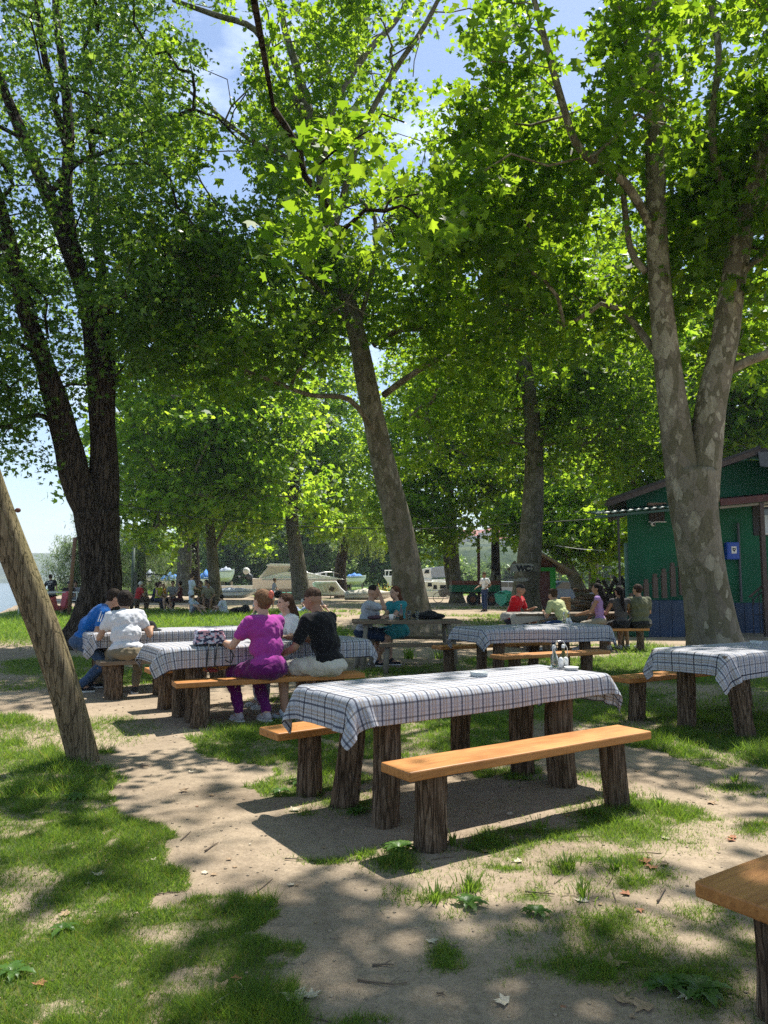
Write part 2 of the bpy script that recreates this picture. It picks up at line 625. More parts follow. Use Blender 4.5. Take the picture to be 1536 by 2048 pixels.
_polys = [
    [(-200, 1480), (60, 1478), (180, 1515), (245, 1535), (255, 1580), (275, 1640), (335, 1690), (345, 1760), (395, 1800), (500, 1822),
     (530, 1870), (480, 1905), (560, 1930), (600, 2000), (600, 2100), (-300, 2100)],
    [(360, 1478), (480, 1450), (560, 1436), (640, 1490), (700, 1520), (720, 1560), (640, 1588), (500, 1590), (560, 1545), (480, 1530), (380, 1500)],
    [(640, 1455), (800, 1420), (1000, 1432), (1120, 1500), (1090, 1548), (980, 1560), (800, 1530), (690, 1520)],
    [(1255, 1480), (1330, 1462), (1560, 1452), (1560, 1528), (1450, 1538), (1330, 1515)],
    [(-200, 1432), (40, 1426), (70, 1440), (40, 1455), (-200, 1462)],
]
_els = [(1230, 1650, 110, 35), (1270, 1612, 70, 22), (1080, 1737, 75, 26), (1005, 1735, 40, 16), (1240, 1733, 62, 24), (940, 1770, 38, 30),
        (870, 1800, 45, 22), (1200, 1848, 130, 45), (1310, 1925, 150, 50), (1400, 1960, 120, 60), (1470, 1880, 70, 80), (800, 1722, 60, 22),
        (690, 1715, 80, 14), (970, 1690, 60, 16), (1170, 1960, 90, 30), (930, 1888, 45, 22), (1120, 1680, 120, 14), (1300, 1720, 45, 16),
        (1500, 1585, 60, 16), (1480, 1650, 70, 18), (700, 1612, 70, 22), (1180, 1420, 60, 12), (1310, 1390, 60, 10), (900, 1530, 80, 12),
        (1350, 1620, 40, 10), (700, 2040, 80, 20), (1050, 1800, 40, 12), (420, 1860, 40, 10), (170, 1600, 60, 10), (560, 1400, 60, 12),
        (1400, 1440, 60, 10), (1190, 1560, 30, 14), (1050, 1560, 30, 14)]
_wp = [np.array([G(a, b)[:2] for a, b in p]) for p in _polys]
_we = []
for (px, py, rx, ry) in _els:
    c, e, d = G(px, py), G(px + rx, py), G(px, py + ry)
    _we.append((c.x, c.y, e.x - c.x, c.y - d.y))


def inpoly(x, y, P):
    r = np.zeros(x.shape, bool)
    j = len(P) - 1
    for i in range(len(P)):
        xi, yi, xj, yj = P[i][0], P[i][1], P[j][0], P[j][1]
        r ^= ((yi > y) != (yj > y)) & (x < (xj - xi) * (y - yi) / (yj - yi + 1e-12) + xi)
        j = i
    return r


def grassmask(x, y):
    """0..1 how much grass grows here"""
    wx = x + 0.22 * (fbm(x * 3, y * 3, 0, 21) - 0.5) * 2
    wy = y + 0.30 * (fbm(x * 3, y * 3, 0, 31) - 0.5) * 2
    v = np.zeros(x.shape)
    for P in _wp:
        v = np.maximum(v, inpoly(wx, wy, P) * 0.9)
    for cx, cyy, rx, ry in _we:
        q = ((wx - cx) / rx) ** 2 + ((wy - cyy) / ry) ** 2
        v = np.maximum(v, 0.95 * np.exp(-q))
    # bald spots inside
    v = v * np.clip((fbm(x * 2.9, y * 2.9, 0, 44) - 0.20) * 4.5, 0.5, 1) * np.clip((fbm(x * 11, y * 11, 0, 45) - 0.12) * 3.6, 0.4, 1)
    # mid distance: patchy turf; far: meadow left of the trees
    m = fbm(x * 0.55 + 3, y * 0.45, 0, 51, 4)
    far = np.clip((y - 6.4) / 1.5, 0, 1) * (y < 17) * np.clip((m - 0.44) * 5, 0, 0.7)
    mead = np.clip((y - 15) / 5, 0, 1) * np.clip((-0.6 - x + 0.5 * (m - .5) * 8 - np.clip(y - 24, 0, 9) * 0.15) / 1.5, 0, 1)
    dirtfar = np.clip((y - 16) / 3, 0, 1) * np.clip((m - 0.52) * 5, 0, 0.45)
    open_ = np.clip((y - 70) / 12, 0, 1) * 0.9
    v = np.maximum.reduce([v, far, mead * 0.95 * (y < 36), dirtfar, open_])
    return np.clip(v, 0, 1)


def lake_x(y):
    return np.where(y > 29, -0.42 * y - 2.9, -15.1 - (29 - y) * 0.8)


def tz(x, y):
    x, y = np.asarray(x, float), np.asarray(y, float)
    near = np.clip(1 - y / 60, 0, 1)
    z = (0.05 * (fbm(x * .7, y * .7, 0, 3) - 0.5) + 0.018 * (fbm(x * 4, y * 4, 0, 9) - 0.5)) * near
    d = np.clip((lake_x(y) - x) / 2.5, 0, 1)
    return z - 1.6 * d * d * (3 - 2 * d)


def tzf(x, y):
    return float(tz(x, y))


# ------------------------------------------------------------------ ground, lake, hills
def make_ground():
    def lines(lo_, a, b, hi_, step, grow):
        L_ = list(np.arange(a, b, step))
        s, q = step, b
        while q < hi_:
            L_.append(q); s *= grow; q += s
        L_.append(hi_)
        s, q = step, a
        while q > lo_:
            s *= grow; q -= s; L_.append(max(q, lo_))
        return np.array(sorted(set(L_)))
    xs = lines(-2500, -4.6, 4.6, 2500, 0.045, 1.06)
    ys = lines(-30, 1.3, 8.0, 2200, 0.045, 1.045)
    X, Y = np.meshgrid(xs, ys)
    Z = tz(X, Y)
    g = grassmask(X, Y)
    nx, ny = len(xs), len(ys)
    V = np.stack([X.ravel(), Y.ravel(), Z.ravel()], 1)
    i = np.arange(ny - 1)[:, None] * nx + np.arange(nx - 1)[None]
    F = np.stack([i, i + 1, i + nx + 1, i + nx], -1).reshape(-1)
    me = np_mesh('ground', V, 4, F, {'grass': g.ravel()}, smooth=True)
    m, nt, b = new_mat('dirt and turf')
    v = coords(nt)
    n1 = noise(nt, v, 0.9, 5, 0.6)
    n2 = noise(nt, v, 14, 6, 0.65)
    n3 = noise(nt, v, 70, 4, 0.7)
    dirt = ramp(nt, n1, [(0.3, (0.26, 0.205, 0.15)), (0.7, (0.42, 0.34, 0.25))])
    dirt = mixc(nt, 0.6, dirt, ramp(nt, n2, [(0.3, (0.62, 0.6, 0.57)), (0.65, (1.1, 1.08, 1.05))]), 'MULTIPLY')
    dirt = mixc(nt, 0.5, dirt, ramp(nt, n3, [(0.35, (0.6, 0.58, 0.55)), (0.55, (1.1, 1.1, 1.1))]), 'MULTIPLY')
    pe = _n(nt, 'TexVoronoi', Scale=38.0)
    nt.links.new(v, pe.inputs['Vector'])
    dirt = mixc(nt, ramp(nt, pe.outputs['Distance'], [(0.06, 0.5), (0.12, 0.0)]), dirt, (0.5, 0.45, 0.38))
    turf = ramp(nt, n2, [(0.3, (0.055, 0.075, 0.022)), (0.7, (0.11, 0.14, 0.04))])
    farg = ramp(nt, noise(nt, v, 2.5, 5, 0.6), [(0.3, (0.085, 0.15, 0.022)), (0.7, (0.17, 0.25, 0.045))])
    sy = nt.nodes.new('ShaderNodeSeparateXYZ')
    nt.links.new(v, sy.inputs[0])
    turf = mixc(nt, ramp(nt, mth(nt, 'DIVIDE', sy.outputs[1], 40.0), [(0.2, 0.0), (0.6, 1.0)]), turf, farg)
    at = _n(nt, 'Attribute', attribute_name='grass')
    f = ramp(nt, mth(nt, 'ADD', at.outputs['Fac'], mth(nt, 'MULTIPLY', mth(nt, 'SUBTRACT', n2, 0.5), 0.9)), [(0.35, 0.0), (0.7, 0.93)])
    nt.links.new(mixc(nt, f, dirt, turf), b.inputs['Base Color'])
    b.inputs['Roughness'].default_value = 0.97
    b.inputs['Specular IOR Level'].default_value = 0.12
    bumpn(nt, b, mth(nt, 'ADD', mth(nt, 'MULTIPLY', n2, 1.0), mth(nt, 'MULTIPLY', n3, 0.5)), 0.55, 0.03)
    o = link('ground', me, m)
    tag(o, kind='structure')


make_ground()

WATER_Z = -0.5
wm, nt, b = new_mat('lake water')
b.inputs['Base Color'].default_value = (0.05, 0.09, 0.12, 1)
b.inputs['Roughness'].default_value = 0.12
b.inputs['Specular IOR Level'].default_value = 0.6
bumpn(nt, b, noise(nt, coords(nt, (0.6, 1.6, 1)), 1.6, 4), 0.5, 0.12)
mb = MB()
mb.add([(-2500, -30, WATER_Z), (-14, -30, WATER_Z), (-14, 25, WATER_Z), (-900, 2200, WATER_Z), (-2500, 2200, WATER_Z)], [(0, 1, 2, 3, 4)])
tag(mb.build('lake_water', wm), kind='structure')


def hill_h(a, r):
    """far terrain height at azimuth a (radians, + to the right), range r"""
    lf = np.clip((-0.28 - a) / 0.10, 0, 1)
    r0 = 150 + lf * 1000
    r1 = 900 + lf * 450
    t = np.clip((r - r0) / (r1 - r0), 0, 1)
    H = 50 + 16 * (fbm(a * 9 + 4, 0 * a, 0, 61) - 0.5) * 2 + 10 * np.sin(a * 5 + .6)
    H = H * (1 - lf) + lf * (40 + 14 * (fbm(a * 14, 0 * a, 0, 62) - .5) * 2)
    h = H * t ** 1.15 * (0.9 + 0.2 * fbm(a * 30, r / 90, 0, 63))
    return h + (fbm(a * r / 7, r / 7, 0, 64) - 0.5) * 5 * np.clip(t * 6, 0, 1) - 1.5


def make_hills():
    a = np.linspace(-1.1, 1.1, 420)
    r = np.concatenate([np.linspace(140, 1000, 90), np.linspace(1020, 1900, 30)])
    A, R = np.meshgrid(a, r)
    V = np.stack([R * np.sin(A), R * np.cos(A), hill_h(A, R)], -1).reshape(-1, 3)
    n = len(a)
    i = np.arange(len(r) - 1)[:, None] * n + np.arange(n - 1)[None]
    F = np.stack([i, i + 1, i + n + 1, i + n], -1).reshape(-1)
    me = np_mesh('hills', V, 4, F, smooth=True)
    m, nt, b = new_mat('wooded hillside')
    v = coords(nt)
    n1 = noise(nt, v, 0.012, 4)
    n2 = noise(nt, v, 0.16, 6, 0.7)
    c = ramp(nt, n2, [(0.35, (0.015, 0.035, 0.012)), (0.65, (0.065, 0.10, 0.03))])
    c = mixc(nt, ramp(nt, n1, [(0.5, 0.0), (0.6, 0.6)]), c, (0.14, 0.17, 0.06))
    nt.links.new(c, b.inputs['Base Color'])
    b.inputs['Roughness'].default_value = 1
    b.inputs['Specular IOR Level'].default_value = 0
    bumpn(nt, b, n2, 1.0, 4.0)
    tag(link('hills', me, m), kind='structure')


make_hills()

# ------------------------------------------------------------------ trees
T_NEAR = np.array([(0, 1.0, -.16), (.22, .45, -.02), (.68, .62, -.14), (.46, .14, -.05), (.60, -.16, -.1), (.13, -.24, 0),
                   (-.13, -.24, 0), (-.60, -.16, -.1), (-.46, .14, -.05), (-.68, .62, -.14), (-.22, .45, -.02)])
T_MID = np.array([(0, 1.0, -.12), (.25, .42, 0), (.78, .42, -.14), (.3, -.3, 0), (-.3, -.3, 0), (-.78, .42, -.14), (-.25, .42, 0)])
T_MAPLE = np.array([(0, 1.0, -.2), (.16, .40, 0), (.62, .48, -.12), (.18, -.25, 0), (-.18, -.25, 0), (-.62, .48, -.12), (-.16, .40, 0)])
T_FAR = np.array([(0, 1.0, -.1), (.62, .25, 0), (.1, -.35, .05), (-.62, .3, -.05)])
T_WIL = np.array([(0, 1.0, 0), (.13, .2, 0), (0, -.7, 0), (-.13, .2, 0)])


def scatter_leaves(pts, tmpl, size, up=1.0, tilt=0.75, droop=False, rng=RNG):
    n = len(pts)
    nrm = rng.normal(0, tilt, (n, 3))
    nrm[:, 2] += up
    nrm /= np.linalg.norm(nrm, axis=1, keepdims=True) + 1e-9
    if droop:
        yv = rng.normal(0, .28, (n, 3)); yv[:, 2] = -1.0
    else:
        yv = rng.normal(0, 1, (n, 3)); yv[:, 2] -= 0.5
    yv -= nrm * (yv * nrm).sum(1, keepdims=True)
    yv /= np.linalg.norm(yv, axis=1, keepdims=True) + 1e-9
    xv = np.cross(yv, nrm)
    sz = size * rng.uniform(0.5, 1.3, (n, 1, 1))
    V = (tmpl[None, :, 0:1] * xv[:, None] + tmpl[None, :, 1:2] * yv[:, None] + tmpl[None, :, 2:3] * nrm[:, None] * rng.uniform(-1.2, 1.8, (n, 1, 1))) * sz
    V += pts[:, None]
    k = len(tmpl)
    return V.reshape(-1, 3), k, np.repeat(rng.uniform(0, 1, n), k)


def sun_keep(pts, rng=RNG):
    """canopy gaps: leaves that would shade the sunlit patches are missing"""
    g = pts[:, :2] - pts[:, 2:3] * np.array([SX, SY])
    lit = litmask(g[:, 0], g[:, 1])
    return ~(lit & (rng.uniform(0, 1, len(pts)) < 0.985))


def sky_keep(p, rng=RNG):
    """two openings between the crowns through which the sky is seen"""
    y = np.maximum(p[:, 1], 0.5)
    a = p[:, 0] / y                       # bearing from the clearing
    e = (p[:, 2] - 1.4) / y               # steepness
    nz_ = (fbm(a * 22, e * 22, 0, 71, 3) - 0.5)
    g1 = (np.abs(a + 0.215 + 0.02 * e) < 0.028 + 0.16 * nz_) & (e > 0.54)
    g2 = (np.abs(a - 0.055 - 0.05 * (e - .6)) < 0.020 + 0.2 * nz_ + 0.04 * (e - .6)) & (e > 0.57)
    g3 = (np.abs(a - 0.29) < 0.02 + 0.15 * nz_) & (e > 0.66)
    hole = (fbm(a * 16 + 7, e * 16, 0, 72, 3) > 0.74) & (e > 0.3)
    h2 = (fbm(a * 30 + 3, e * 30, 0, 73, 2) > 0.83) & (e > 0.15)
    inn = g1 | g2 | g3 | hole | h2
    return ~(inn & (rng.uniform(0, 1, len(p)) < 0.965))


_open = []


def trunk_open(pts, half, prob=.93):
    """the boles stay free of leaves on the clearing side"""
    _open.append((np.array([(x / y, (z - 1.4) / y, y) for x, y, z, r in pts]), half, prob))


def bole_keep(p, rng=RNG):
    y = np.maximum(p[:, 1], .5)
    a, e = p[:, 0] / y, (p[:, 2] - 1.4) / y
    out = np.zeros(len(p), bool)
    for Q_, half, prob in _open:
        o = np.argsort(Q_[:, 1])
        ax = np.interp(e, Q_[o, 1], Q_[o, 0])
        yy = np.interp(e, Q_[o, 1], Q_[o, 2])
        inn = (np.abs(a - ax) * yy < half * (1 + .9 * (fbm(e * 26, a * 26, 0, 74) - .5))) & (e > Q_[:, 1].min()) & (e < Q_[:, 1].max()) & (y < yy + .2)
        out |= inn & (rng.uniform(0, 1, len(p)) < prob)
    return ~out


def smooth_path(P, R, k=4):
    """catmull-rom through points P (with radii R)"""
    P = [np.array(p, float) for p in P]
    out, ro = [], []
    n = len(P)
    for i in range(n - 1):
        p0, p1, p2, p3 = P[max(i - 1, 0)], P[i], P[i + 1], P[min(i + 2, n - 1)]
        for j in range(k):
            t = j / k
            out.append(0.5 * ((2 * p1) + (-p0 + p2) * t + (2 * p0 - 5 * p1 + 4 * p2 - p3) * t * t + (-p0 + 3 * p1 - 3 * p2 + p3) * t ** 3))
            ro.append(R[i] * (1 - t) + R[i + 1] * t)
    out.append(P[-1]); ro.append(R[-1])
    return out, ro


def limb_obj(name, mat, parent, org, P, R, seg=12, k=4, flare=0.0, rough=0.06, seed=0, ph=0.0):
    path, rad = smooth_path(P, R, k)
    mb = MB()
    z0 = path[0][2]

    def rf(a, i, p):
        r = 1 + rough * (float(fbm(math.cos(a) * 1.6 + 9, math.sin(a) * 1.6 + 9, p.z * 1.1, seed)) - .5) * 2
        r += 0.35 * rough * (float(vnoise(math.cos(a) * 6, math.sin(a) * 6, p.z * 1.5, seed + 5)) - .5) * 2
        if flare:
            h = max(0.0, p.z)
            r += flare * math.exp(-h / 0.38) * (0.45 + 0.55 * abs(math.cos(2.5 * a + ph)) ** 2)
        return r
    mb.tube([p - np.array(org) for p in path], rad, seg, rfun=(lambda a, i, p: rf(a, i, p)))
    o = mb.build(name, mat, parent, smooth=True)
    return o, path, rad


def in_ellipsoids(n, ells, rng, shell=0.35):
    """points inside a union of ellipsoids (cx,cy,cz,rx,ry,rz,weight)"""
    wts = np.array([e[6] for e in ells], float)
    ch = rng.choice(len(ells), n, p=wts / wts.sum())
    E = np.array([e[:6] for e in ells])[ch]
    d = rng.normal(0, 1, (n, 3))
    d /= np.linalg.norm(d, axis=1, keepdims=True)
    r = rng.uniform(shell ** 3, 1, (n, 1)) ** (1 / 3)
    return E[:, :3] + d * r * E[:, 3:6]


def grow_twigs(clumps, nodes, min_r, rng):
    """connect every clump to the limbs with forking twigs; returns tube list"""
    nd = [np.array(p) for p in nodes]
    nl = len(nd)
    par = [-1] * nl
    A = np.array(nd)
    d0 = ((clumps[:, None] - A[None]) ** 2).sum(-1).min(1)
    order = np.argsort(d0)
    pos = np.zeros((nl + 3 * len(clumps), 3))
    pos[:nl] = A
    cnt = nl
    desc = [0] * (nl + 3 * len(clumps))
    parent = [-1] * (nl + 3 * len(clumps))
    leafs = []
    for ci in order:
        c = clumps[ci]
        dd = np.linalg.norm(pos[:cnt] - c, axis=1) + 0.9 * np.maximum(0, pos[:cnt, 2] - c[2] + 0.1)
        j = int(np.argmin(dd))
        p = pos[j].copy()
        L_ = np.linalg.norm(c - p)
        prev = j
        for t in (0.36, 0.7, 1.0):
            q = p + (c - p) * t
            if t < 1:
                q += rng.normal(0, 0.07, 3) * L_
                q[2] += 0.10 * L_ * math.sin(t * math.pi)
            pos[cnt] = q
            parent[cnt] = prev
            prev = cnt
            cnt += 1
        leafs.append(prev)
    for l in leafs:
        k = l
        while k >= nl:
            desc[k] += 1
            k = parent[k]
    rad = lambda k: min_r * (max(desc[k], 1) ** 0.5)
    ch = {}
    for k in range(nl, cnt):
        ch.setdefault(parent[k], []).append(k)
    tubes = []
    done = set()
    for k in range(nl, cnt):
        if k in done:
            continue
        path, rr = [pos[parent[k]], pos[k]], [rad(k) * 1.1, rad(k)]
        done.add(k)
        cur = k
        while cur in ch:
            nx = max(ch[cur], key=lambda q: desc[q])
            if nx in done:
                break
            path.append(pos[nx]); rr.append(rad(nx)); done.add(nx); cur = nx
        tubes.append((path, rr))
    return tubes



def make_sprays(key, tmpl, size, leafmat, n, ext, droop, seed, twig='bark_dark'):
    """four leafy shoots as meshes in a collection of their own; the crowns are made of them"""
    rng = np.random.default_rng(seed)
    col = bpy.data.collections.new('shoots ' + key)
    for v in range(4):
        if droop:
            t = rng.uniform(0, 1, n)
            p = np.stack([rng.normal(0, ext[0], n), rng.normal(0, ext[1], n), -t * ext[2]], 1)
        else:
            # three shoots fanning out from one point
            t = rng.uniform(0.1, 1, n)
            br = rng.integers(0, 4, n)
            ang = br * 1.6 + v + rng.normal(0, .12, n)
            p = np.stack([np.cos(ang) * t * ext[0], np.sin(ang) * t * ext[1], 0.10 * t - 0.30 * t * t + 0 * t], 1)
            p += rng.normal(0, .17, (n, 3)) * np.array([ext[0], ext[1], ext[2]])
        V, k, rnd = scatter_leaves(p, tmpl, size, droop=bool(droop), rng=rng, tilt=.7, up=1.0)
        idx = np.arange(len(V))
        me = np_mesh('shoot', V, k, idx, {'rnd': rnd})
        o = bpy.data.objects.new('shoot ' + key + str(v), me)
        me.materials.append(M[leafmat])
        col.objects.link(o)
    return col


SPR = {
    'near': make_sprays('near', T_NEAR, .122, 'plane_leaf', 18, (.42, .42, .5), False, 101),
    'mid': make_sprays('mid', T_MID, .115, 'plane_leaf', 24, (.46, .46, .5), False, 102),
    'far': make_sprays('far', T_MID, .205, 'plane_leaf_far_lit', 24, (.85, .85, .8), False, 103),
    'maple': make_sprays('maple', T_MAPLE, .090, 'maple_leaf', 28, (.40, .40, .5), False, 104),
    'willow': make_sprays('willow', T_WIL, .16, 'willow_leaf', 60, (.22, .22, .8), True, 105),
    'weeping': make_sprays('weeping', T_WIL, .13, 'weeping_leaf', 90, (.07, .07, 1.9), True, 106),
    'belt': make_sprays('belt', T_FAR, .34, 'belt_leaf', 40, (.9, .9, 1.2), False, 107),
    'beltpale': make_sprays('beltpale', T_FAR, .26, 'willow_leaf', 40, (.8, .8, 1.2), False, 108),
}


def shoot_group(key):
    ng = bpy.data.node_groups.new('crown ' + key, 'GeometryNodeTree')
    ng.interface.new_socket('Geometry', in_out='INPUT', socket_type='NodeSocketGeometry')
    ng.interface.new_socket('Geometry', in_out='OUTPUT', socket_type='NodeSocketGeometry')
    n = ng.nodes.new
    gi, go = n('NodeGroupInput'), n('NodeGroupOutput')
    ci = n('GeometryNodeCollectionInfo')
    ci.inputs['Collection'].default_value = SPR[key]
    ci.inputs['Separate Children'].default_value = True
    ci.inputs['Reset Children'].default_value = True
    ip = n('GeometryNodeInstanceOnPoints')
    ip.inputs['Pick Instance'].default_value = True
    ar = n('GeometryNodeInputNamedAttribute'); ar.data_type = 'FLOAT_VECTOR'; ar.inputs[0].default_value = 'rot'
    asc = n('GeometryNodeInputNamedAttribute'); asc.data_type = 'FLOAT'; asc.inputs[0].default_value = 'size'
    ri = n('FunctionNodeRandomValue'); ri.data_type = 'INT'
    ri.inputs['Min'].default_value = 0; ri.inputs['Max'].default_value = 3
    l = ng.links.new
    l(gi.outputs[0], ip.inputs['Points'])
    l(ci.outputs[0], ip.inputs['Instance'])
    l(ri.outputs[2], ip.inputs['Instance Index'])
    l(ar.outputs[0], ip.inputs['Rotation'])
    l(asc.outputs[0], ip.inputs['Scale'])
    l(ip.outputs[0], go.inputs[0])
    return ng


SGRP = {k: shoot_group(k) for k in SPR}


def crown_obj(p, key, rng, parent, org, tilt=.3, name='crown'):
    n = len(p)
    me = bpy.data.meshes.new(name)
    me.vertices.add(n)
    me.vertices.foreach_set('co', np.ascontiguousarray(p - np.array(org), dtype=np.float32).ravel())
    rot = np.stack([rng.normal(0, tilt, n), rng.normal(0, tilt, n), rng.uniform(0, 6.28, n)], 1)
    a = me.attributes.new('rot', 'FLOAT_VECTOR', 'POINT')
    a.data.foreach_set('vector', rot.astype(np.float32).ravel())
    a = me.attributes.new('size', 'FLOAT', 'POINT')
    a.data.foreach_set('value', rng.uniform(.75, 1.2, n).astype(np.float32))
    o = link(name, me, None, parent)
    for m in SPR[key].objects[0].data.materials:
        me.materials.append(m)
    md = o.modifiers.new('shoots', 'NODES')
    md.node_group = SGRP[key]
    return tag(o, kind='stuff')


def tree(name, label, foot, limbs, bark, ells=(), nclump=60, perclump=12, spread=(.6, .6, .35), key='mid',
         group=None, twig_r=0.012, flare=0.5, seg=14, skyk=True, sunk=True, extra=None, droop=False, seed=1, cat='tree', keep=None,
         limb_z=0.0, shell=.25, rough=.06, tilt=.3):
    rng = np.random.default_rng(seed)
    org = Vector(foot)
    root = thing(name, label, cat, org, 0, group)
    nodes = []
    for i, lb in enumerate(limbs):
        P = [tuple(q[:3]) for q in lb]
        R = [q[3] for q in lb]
        o, path, rad = limb_obj('trunk' if i == 0 else 'limb', M[bark], root, org, P, R, seg if i == 0 or R[0] > .2 else 9,
                                flare=flare if i == 0 else 0, seed=seed + i, ph=seed, rough=rough)
        nodes += [p for p in path if p[2] > limb_z]
    cl = in_ellipsoids(nclump, ells, rng, shell) if nclump else np.zeros((0, 3))
    if extra is not None and len(extra):
        cl = np.concatenate([cl, np.array(extra, float)])
    if keep is not None:
        cl = cl[keep(cl)]
    if skyk:
        cl = cl[sky_keep(cl, rng)]
    if sunk:
        cl = cl[sun_keep(cl, rng)]
    if len(cl) and nodes and twig_r:
        st = max(1, len(nodes) // 60)
        tb = MB()
        for path, rr in grow_twigs(cl, nodes[::st], twig_r, rng):
            tb.tube([Vector(p) - org for p in path], rr, 5, cap=False)
        tag(tb.build('twigs', M['bark_dark' if key == 'maple' else bark], root, smooth=True), kind='stuff')
    if len(cl):
        n = len(cl) * perclump
        p = np.repeat(cl, perclump, 0) + rng.normal(0, 1, (n, 3)) * np.array(spread)
        p[:, 2] -= 0.2 * np.linalg.norm(p[:, :2] - np.repeat(cl, perclump, 0)[:, :2], axis=1)
        if skyk:
            p = p[sky_keep(p, rng)]
            p = p[bole_keep(p, rng)]
        if sunk:
            p = p[sun_keep(p, rng)]
        if keep is not None:
            p = p[keep(p)]
        p = p[p[:, 2] > 1.2]
        crown_obj(p, key, rng, root, org, tilt)
    return root


def LB(*pts):
    """limb from (px, py, Y, r) points of the photograph turned into places"""
    out = []
    for px, py, Y, r in pts:
        q = AT(px, py, Y)
        out.append((q.x, q.y, q.z, r))
    return out


def foot_of(lb):
    x, y = lb[0][0], lb[0][1]
    return (x, y, tzf(x, y))


# the big double maple beside the path
trunk_open(LB((205, 1000, 16.5, 0), (204, 830, 16.6, 0), (188, 660, 16.6, 0), (150, 530, 16.6, 0), (110, 420, 16.4, 0), (58, 300, 16.3, 0), (20, 200, 16, 0)), .38, .7)
trunk_open(LB((160, 1000, 16.4, 0), (112, 800, 15.8, 0), (82, 710, 15.5, 0), (50, 620, 15.2, 0)), .38, .7)
trunk_open(LB((150, 520, 16.5, 0), (132, 400, 16.6, 0), (138, 270, 16.7, 0), (126, 130, 16.8, 0), (112, 20, 16.9, 0)), .28, .75)
trunk_open(LB((790, 1020, 19.4, 0), (746, 830, 19.2, 0), (714, 670, 19, 0), (690, 580, 18.9, 0)), .62, .95)
trunk_open(LB((655, 440, 18.7, 0), (640, 330, 18.6, 0), (622, 250, 18.5, 0), (598, 150, 18.4, 0), (560, 20, 18.3, 0)), .35, .8)
trunk_open(LB((690, 170, 19, 0), (738, 100, 19.3, 0), (800, 30, 19.6, 0)), .3, .7)
trunk_open(LB((664, 480, 18.8, 0), (700, 340, 18.4, 0), (735, 240, 18.0, 0), (790, 140, 17.6, 0), (850, 50, 17.2, 0)), .25, .7)
trunk_open(LB((1372, 1000, 12.2, 0), (1342, 780, 12.1, 0), (1318, 540, 12.1, 0), (1310, 300, 12.1, 0), (1306, 60, 12.1, 0)), .30, .9)
trunk_open(LB((1402, 1000, 12.2, 0), (1424, 800, 12.1, 0), (1460, 610, 12, 0), (1496, 420, 11.8, 0), (1540, 260, 11.7, 0)), .30, .92)
trunk_open(LB((1288, 425, 11.9, 0), (1246, 362, 11.6, 0), (1196, 330, 11.3, 0), (1152, 285, 11.1, 0), (1126, 210, 11, 0), (1098, 110, 10.9, 0), (1066, -10, 10.8, 0)), .16, .7)
trunk_open(LB((1464, 410, 11.8, 0), (1432, 335, 11.7, 0), (1424, 230, 11.6, 0), (1438, 120, 11.5, 0), (1424, 20, 11.5, 0)), .16, .7)
trunk_open(LB((1060, 1100, 28, 0), (1066, 1000, 28, 0), (1068, 900, 28, 0), (1060, 800, 28, 0), (1046, 700, 28, 0)), .62, .9)
trunk_open(LB((421, 1090, 38, 0), (418, 1040, 38, 0), (410, 980, 38, 0)), .4, .7)
trunk_open(LB((598, 1130, 57, 0), (588, 1060, 57, 0), (584, 1000, 57, 0), (595, 930, 57, 0)), .7, .85)
A = [LB((188, 1296, 16.5, 0.599), (196, 1240, 16.5, 0.486), (203, 1160, 16.5, 0.429), (196, 1080, 16.5, 0.421), (190, 1020, 16.4, 0.454)),
     LB((196, 1060, 16.4, 0.324), (165, 990, 16.3, 0.324), (138, 900, 16.1, 0.292), (112, 800, 15.8, 0.243), (82, 710, 15.5, 0.202), (50, 620, 15.2, 0.162), (20, 480, 15, 0.121), (-30, 300, 14.8, 0.081)),
     LB((200, 1060, 16.5, 0.356), (208, 940, 16.6, 0.307), (204, 830, 16.6, 0.275), (196, 740, 16.6, 0.259), (188, 660, 16.6, 0.235), (170, 580, 16.6, 0.219), (135, 480, 16.5, 0.202), (100, 400, 16.4, 0.170), (58, 300, 16.3, 0.138), (20, 210, 16.2, 0.105), (-20, 100, 16, 0.081)),
     LB((215, 830, 16.9, 0.178), (216, 700, 17.1, 0.162), (206, 580, 17.2, 0.138), (192, 440, 17.3, 0.113), (184, 300, 17.3, 0.089), (172, 180, 17.4, 0.057), (168, 60, 17.4, 0.040)),
     LB((150, 520, 16.5, 0.154), (132, 400, 16.6, 0.145), (138, 270, 16.7, 0.130), (126, 130, 16.8, 0.105), (112, 20, 16.9, 0.081), (108, -120, 17, 0.049)),
     LB((134, 300, 16.6, 0.081), (110, 210, 16.3, 0.081), (85, 90, 16, 0.073), (70, -20, 15.8, 0.049)),
     LB((120, 860, 16.0, 0.081), (85, 832, 15.9, 0.064), (40, 838, 15.7, 0.049), (5, 860, 15.5, 0.032)),
     LB((70, 640, 15.3, 0.098), (40, 560, 15.0, 0.089), (0, 480, 14.8, 0.073), (-40, 380, 14.6, 0.057)),
     LB((100, 390, 16.4, 0.073), (150, 330, 15.6, 0.057), (220, 300, 15, 0.040), (300, 260, 14.5, 0.024)),
     LB((200, 640, 16.8, 0.073), (260, 560, 16.3, 0.057), (330, 520, 15.8, 0.040), (400, 500, 15.5, 0.024))]
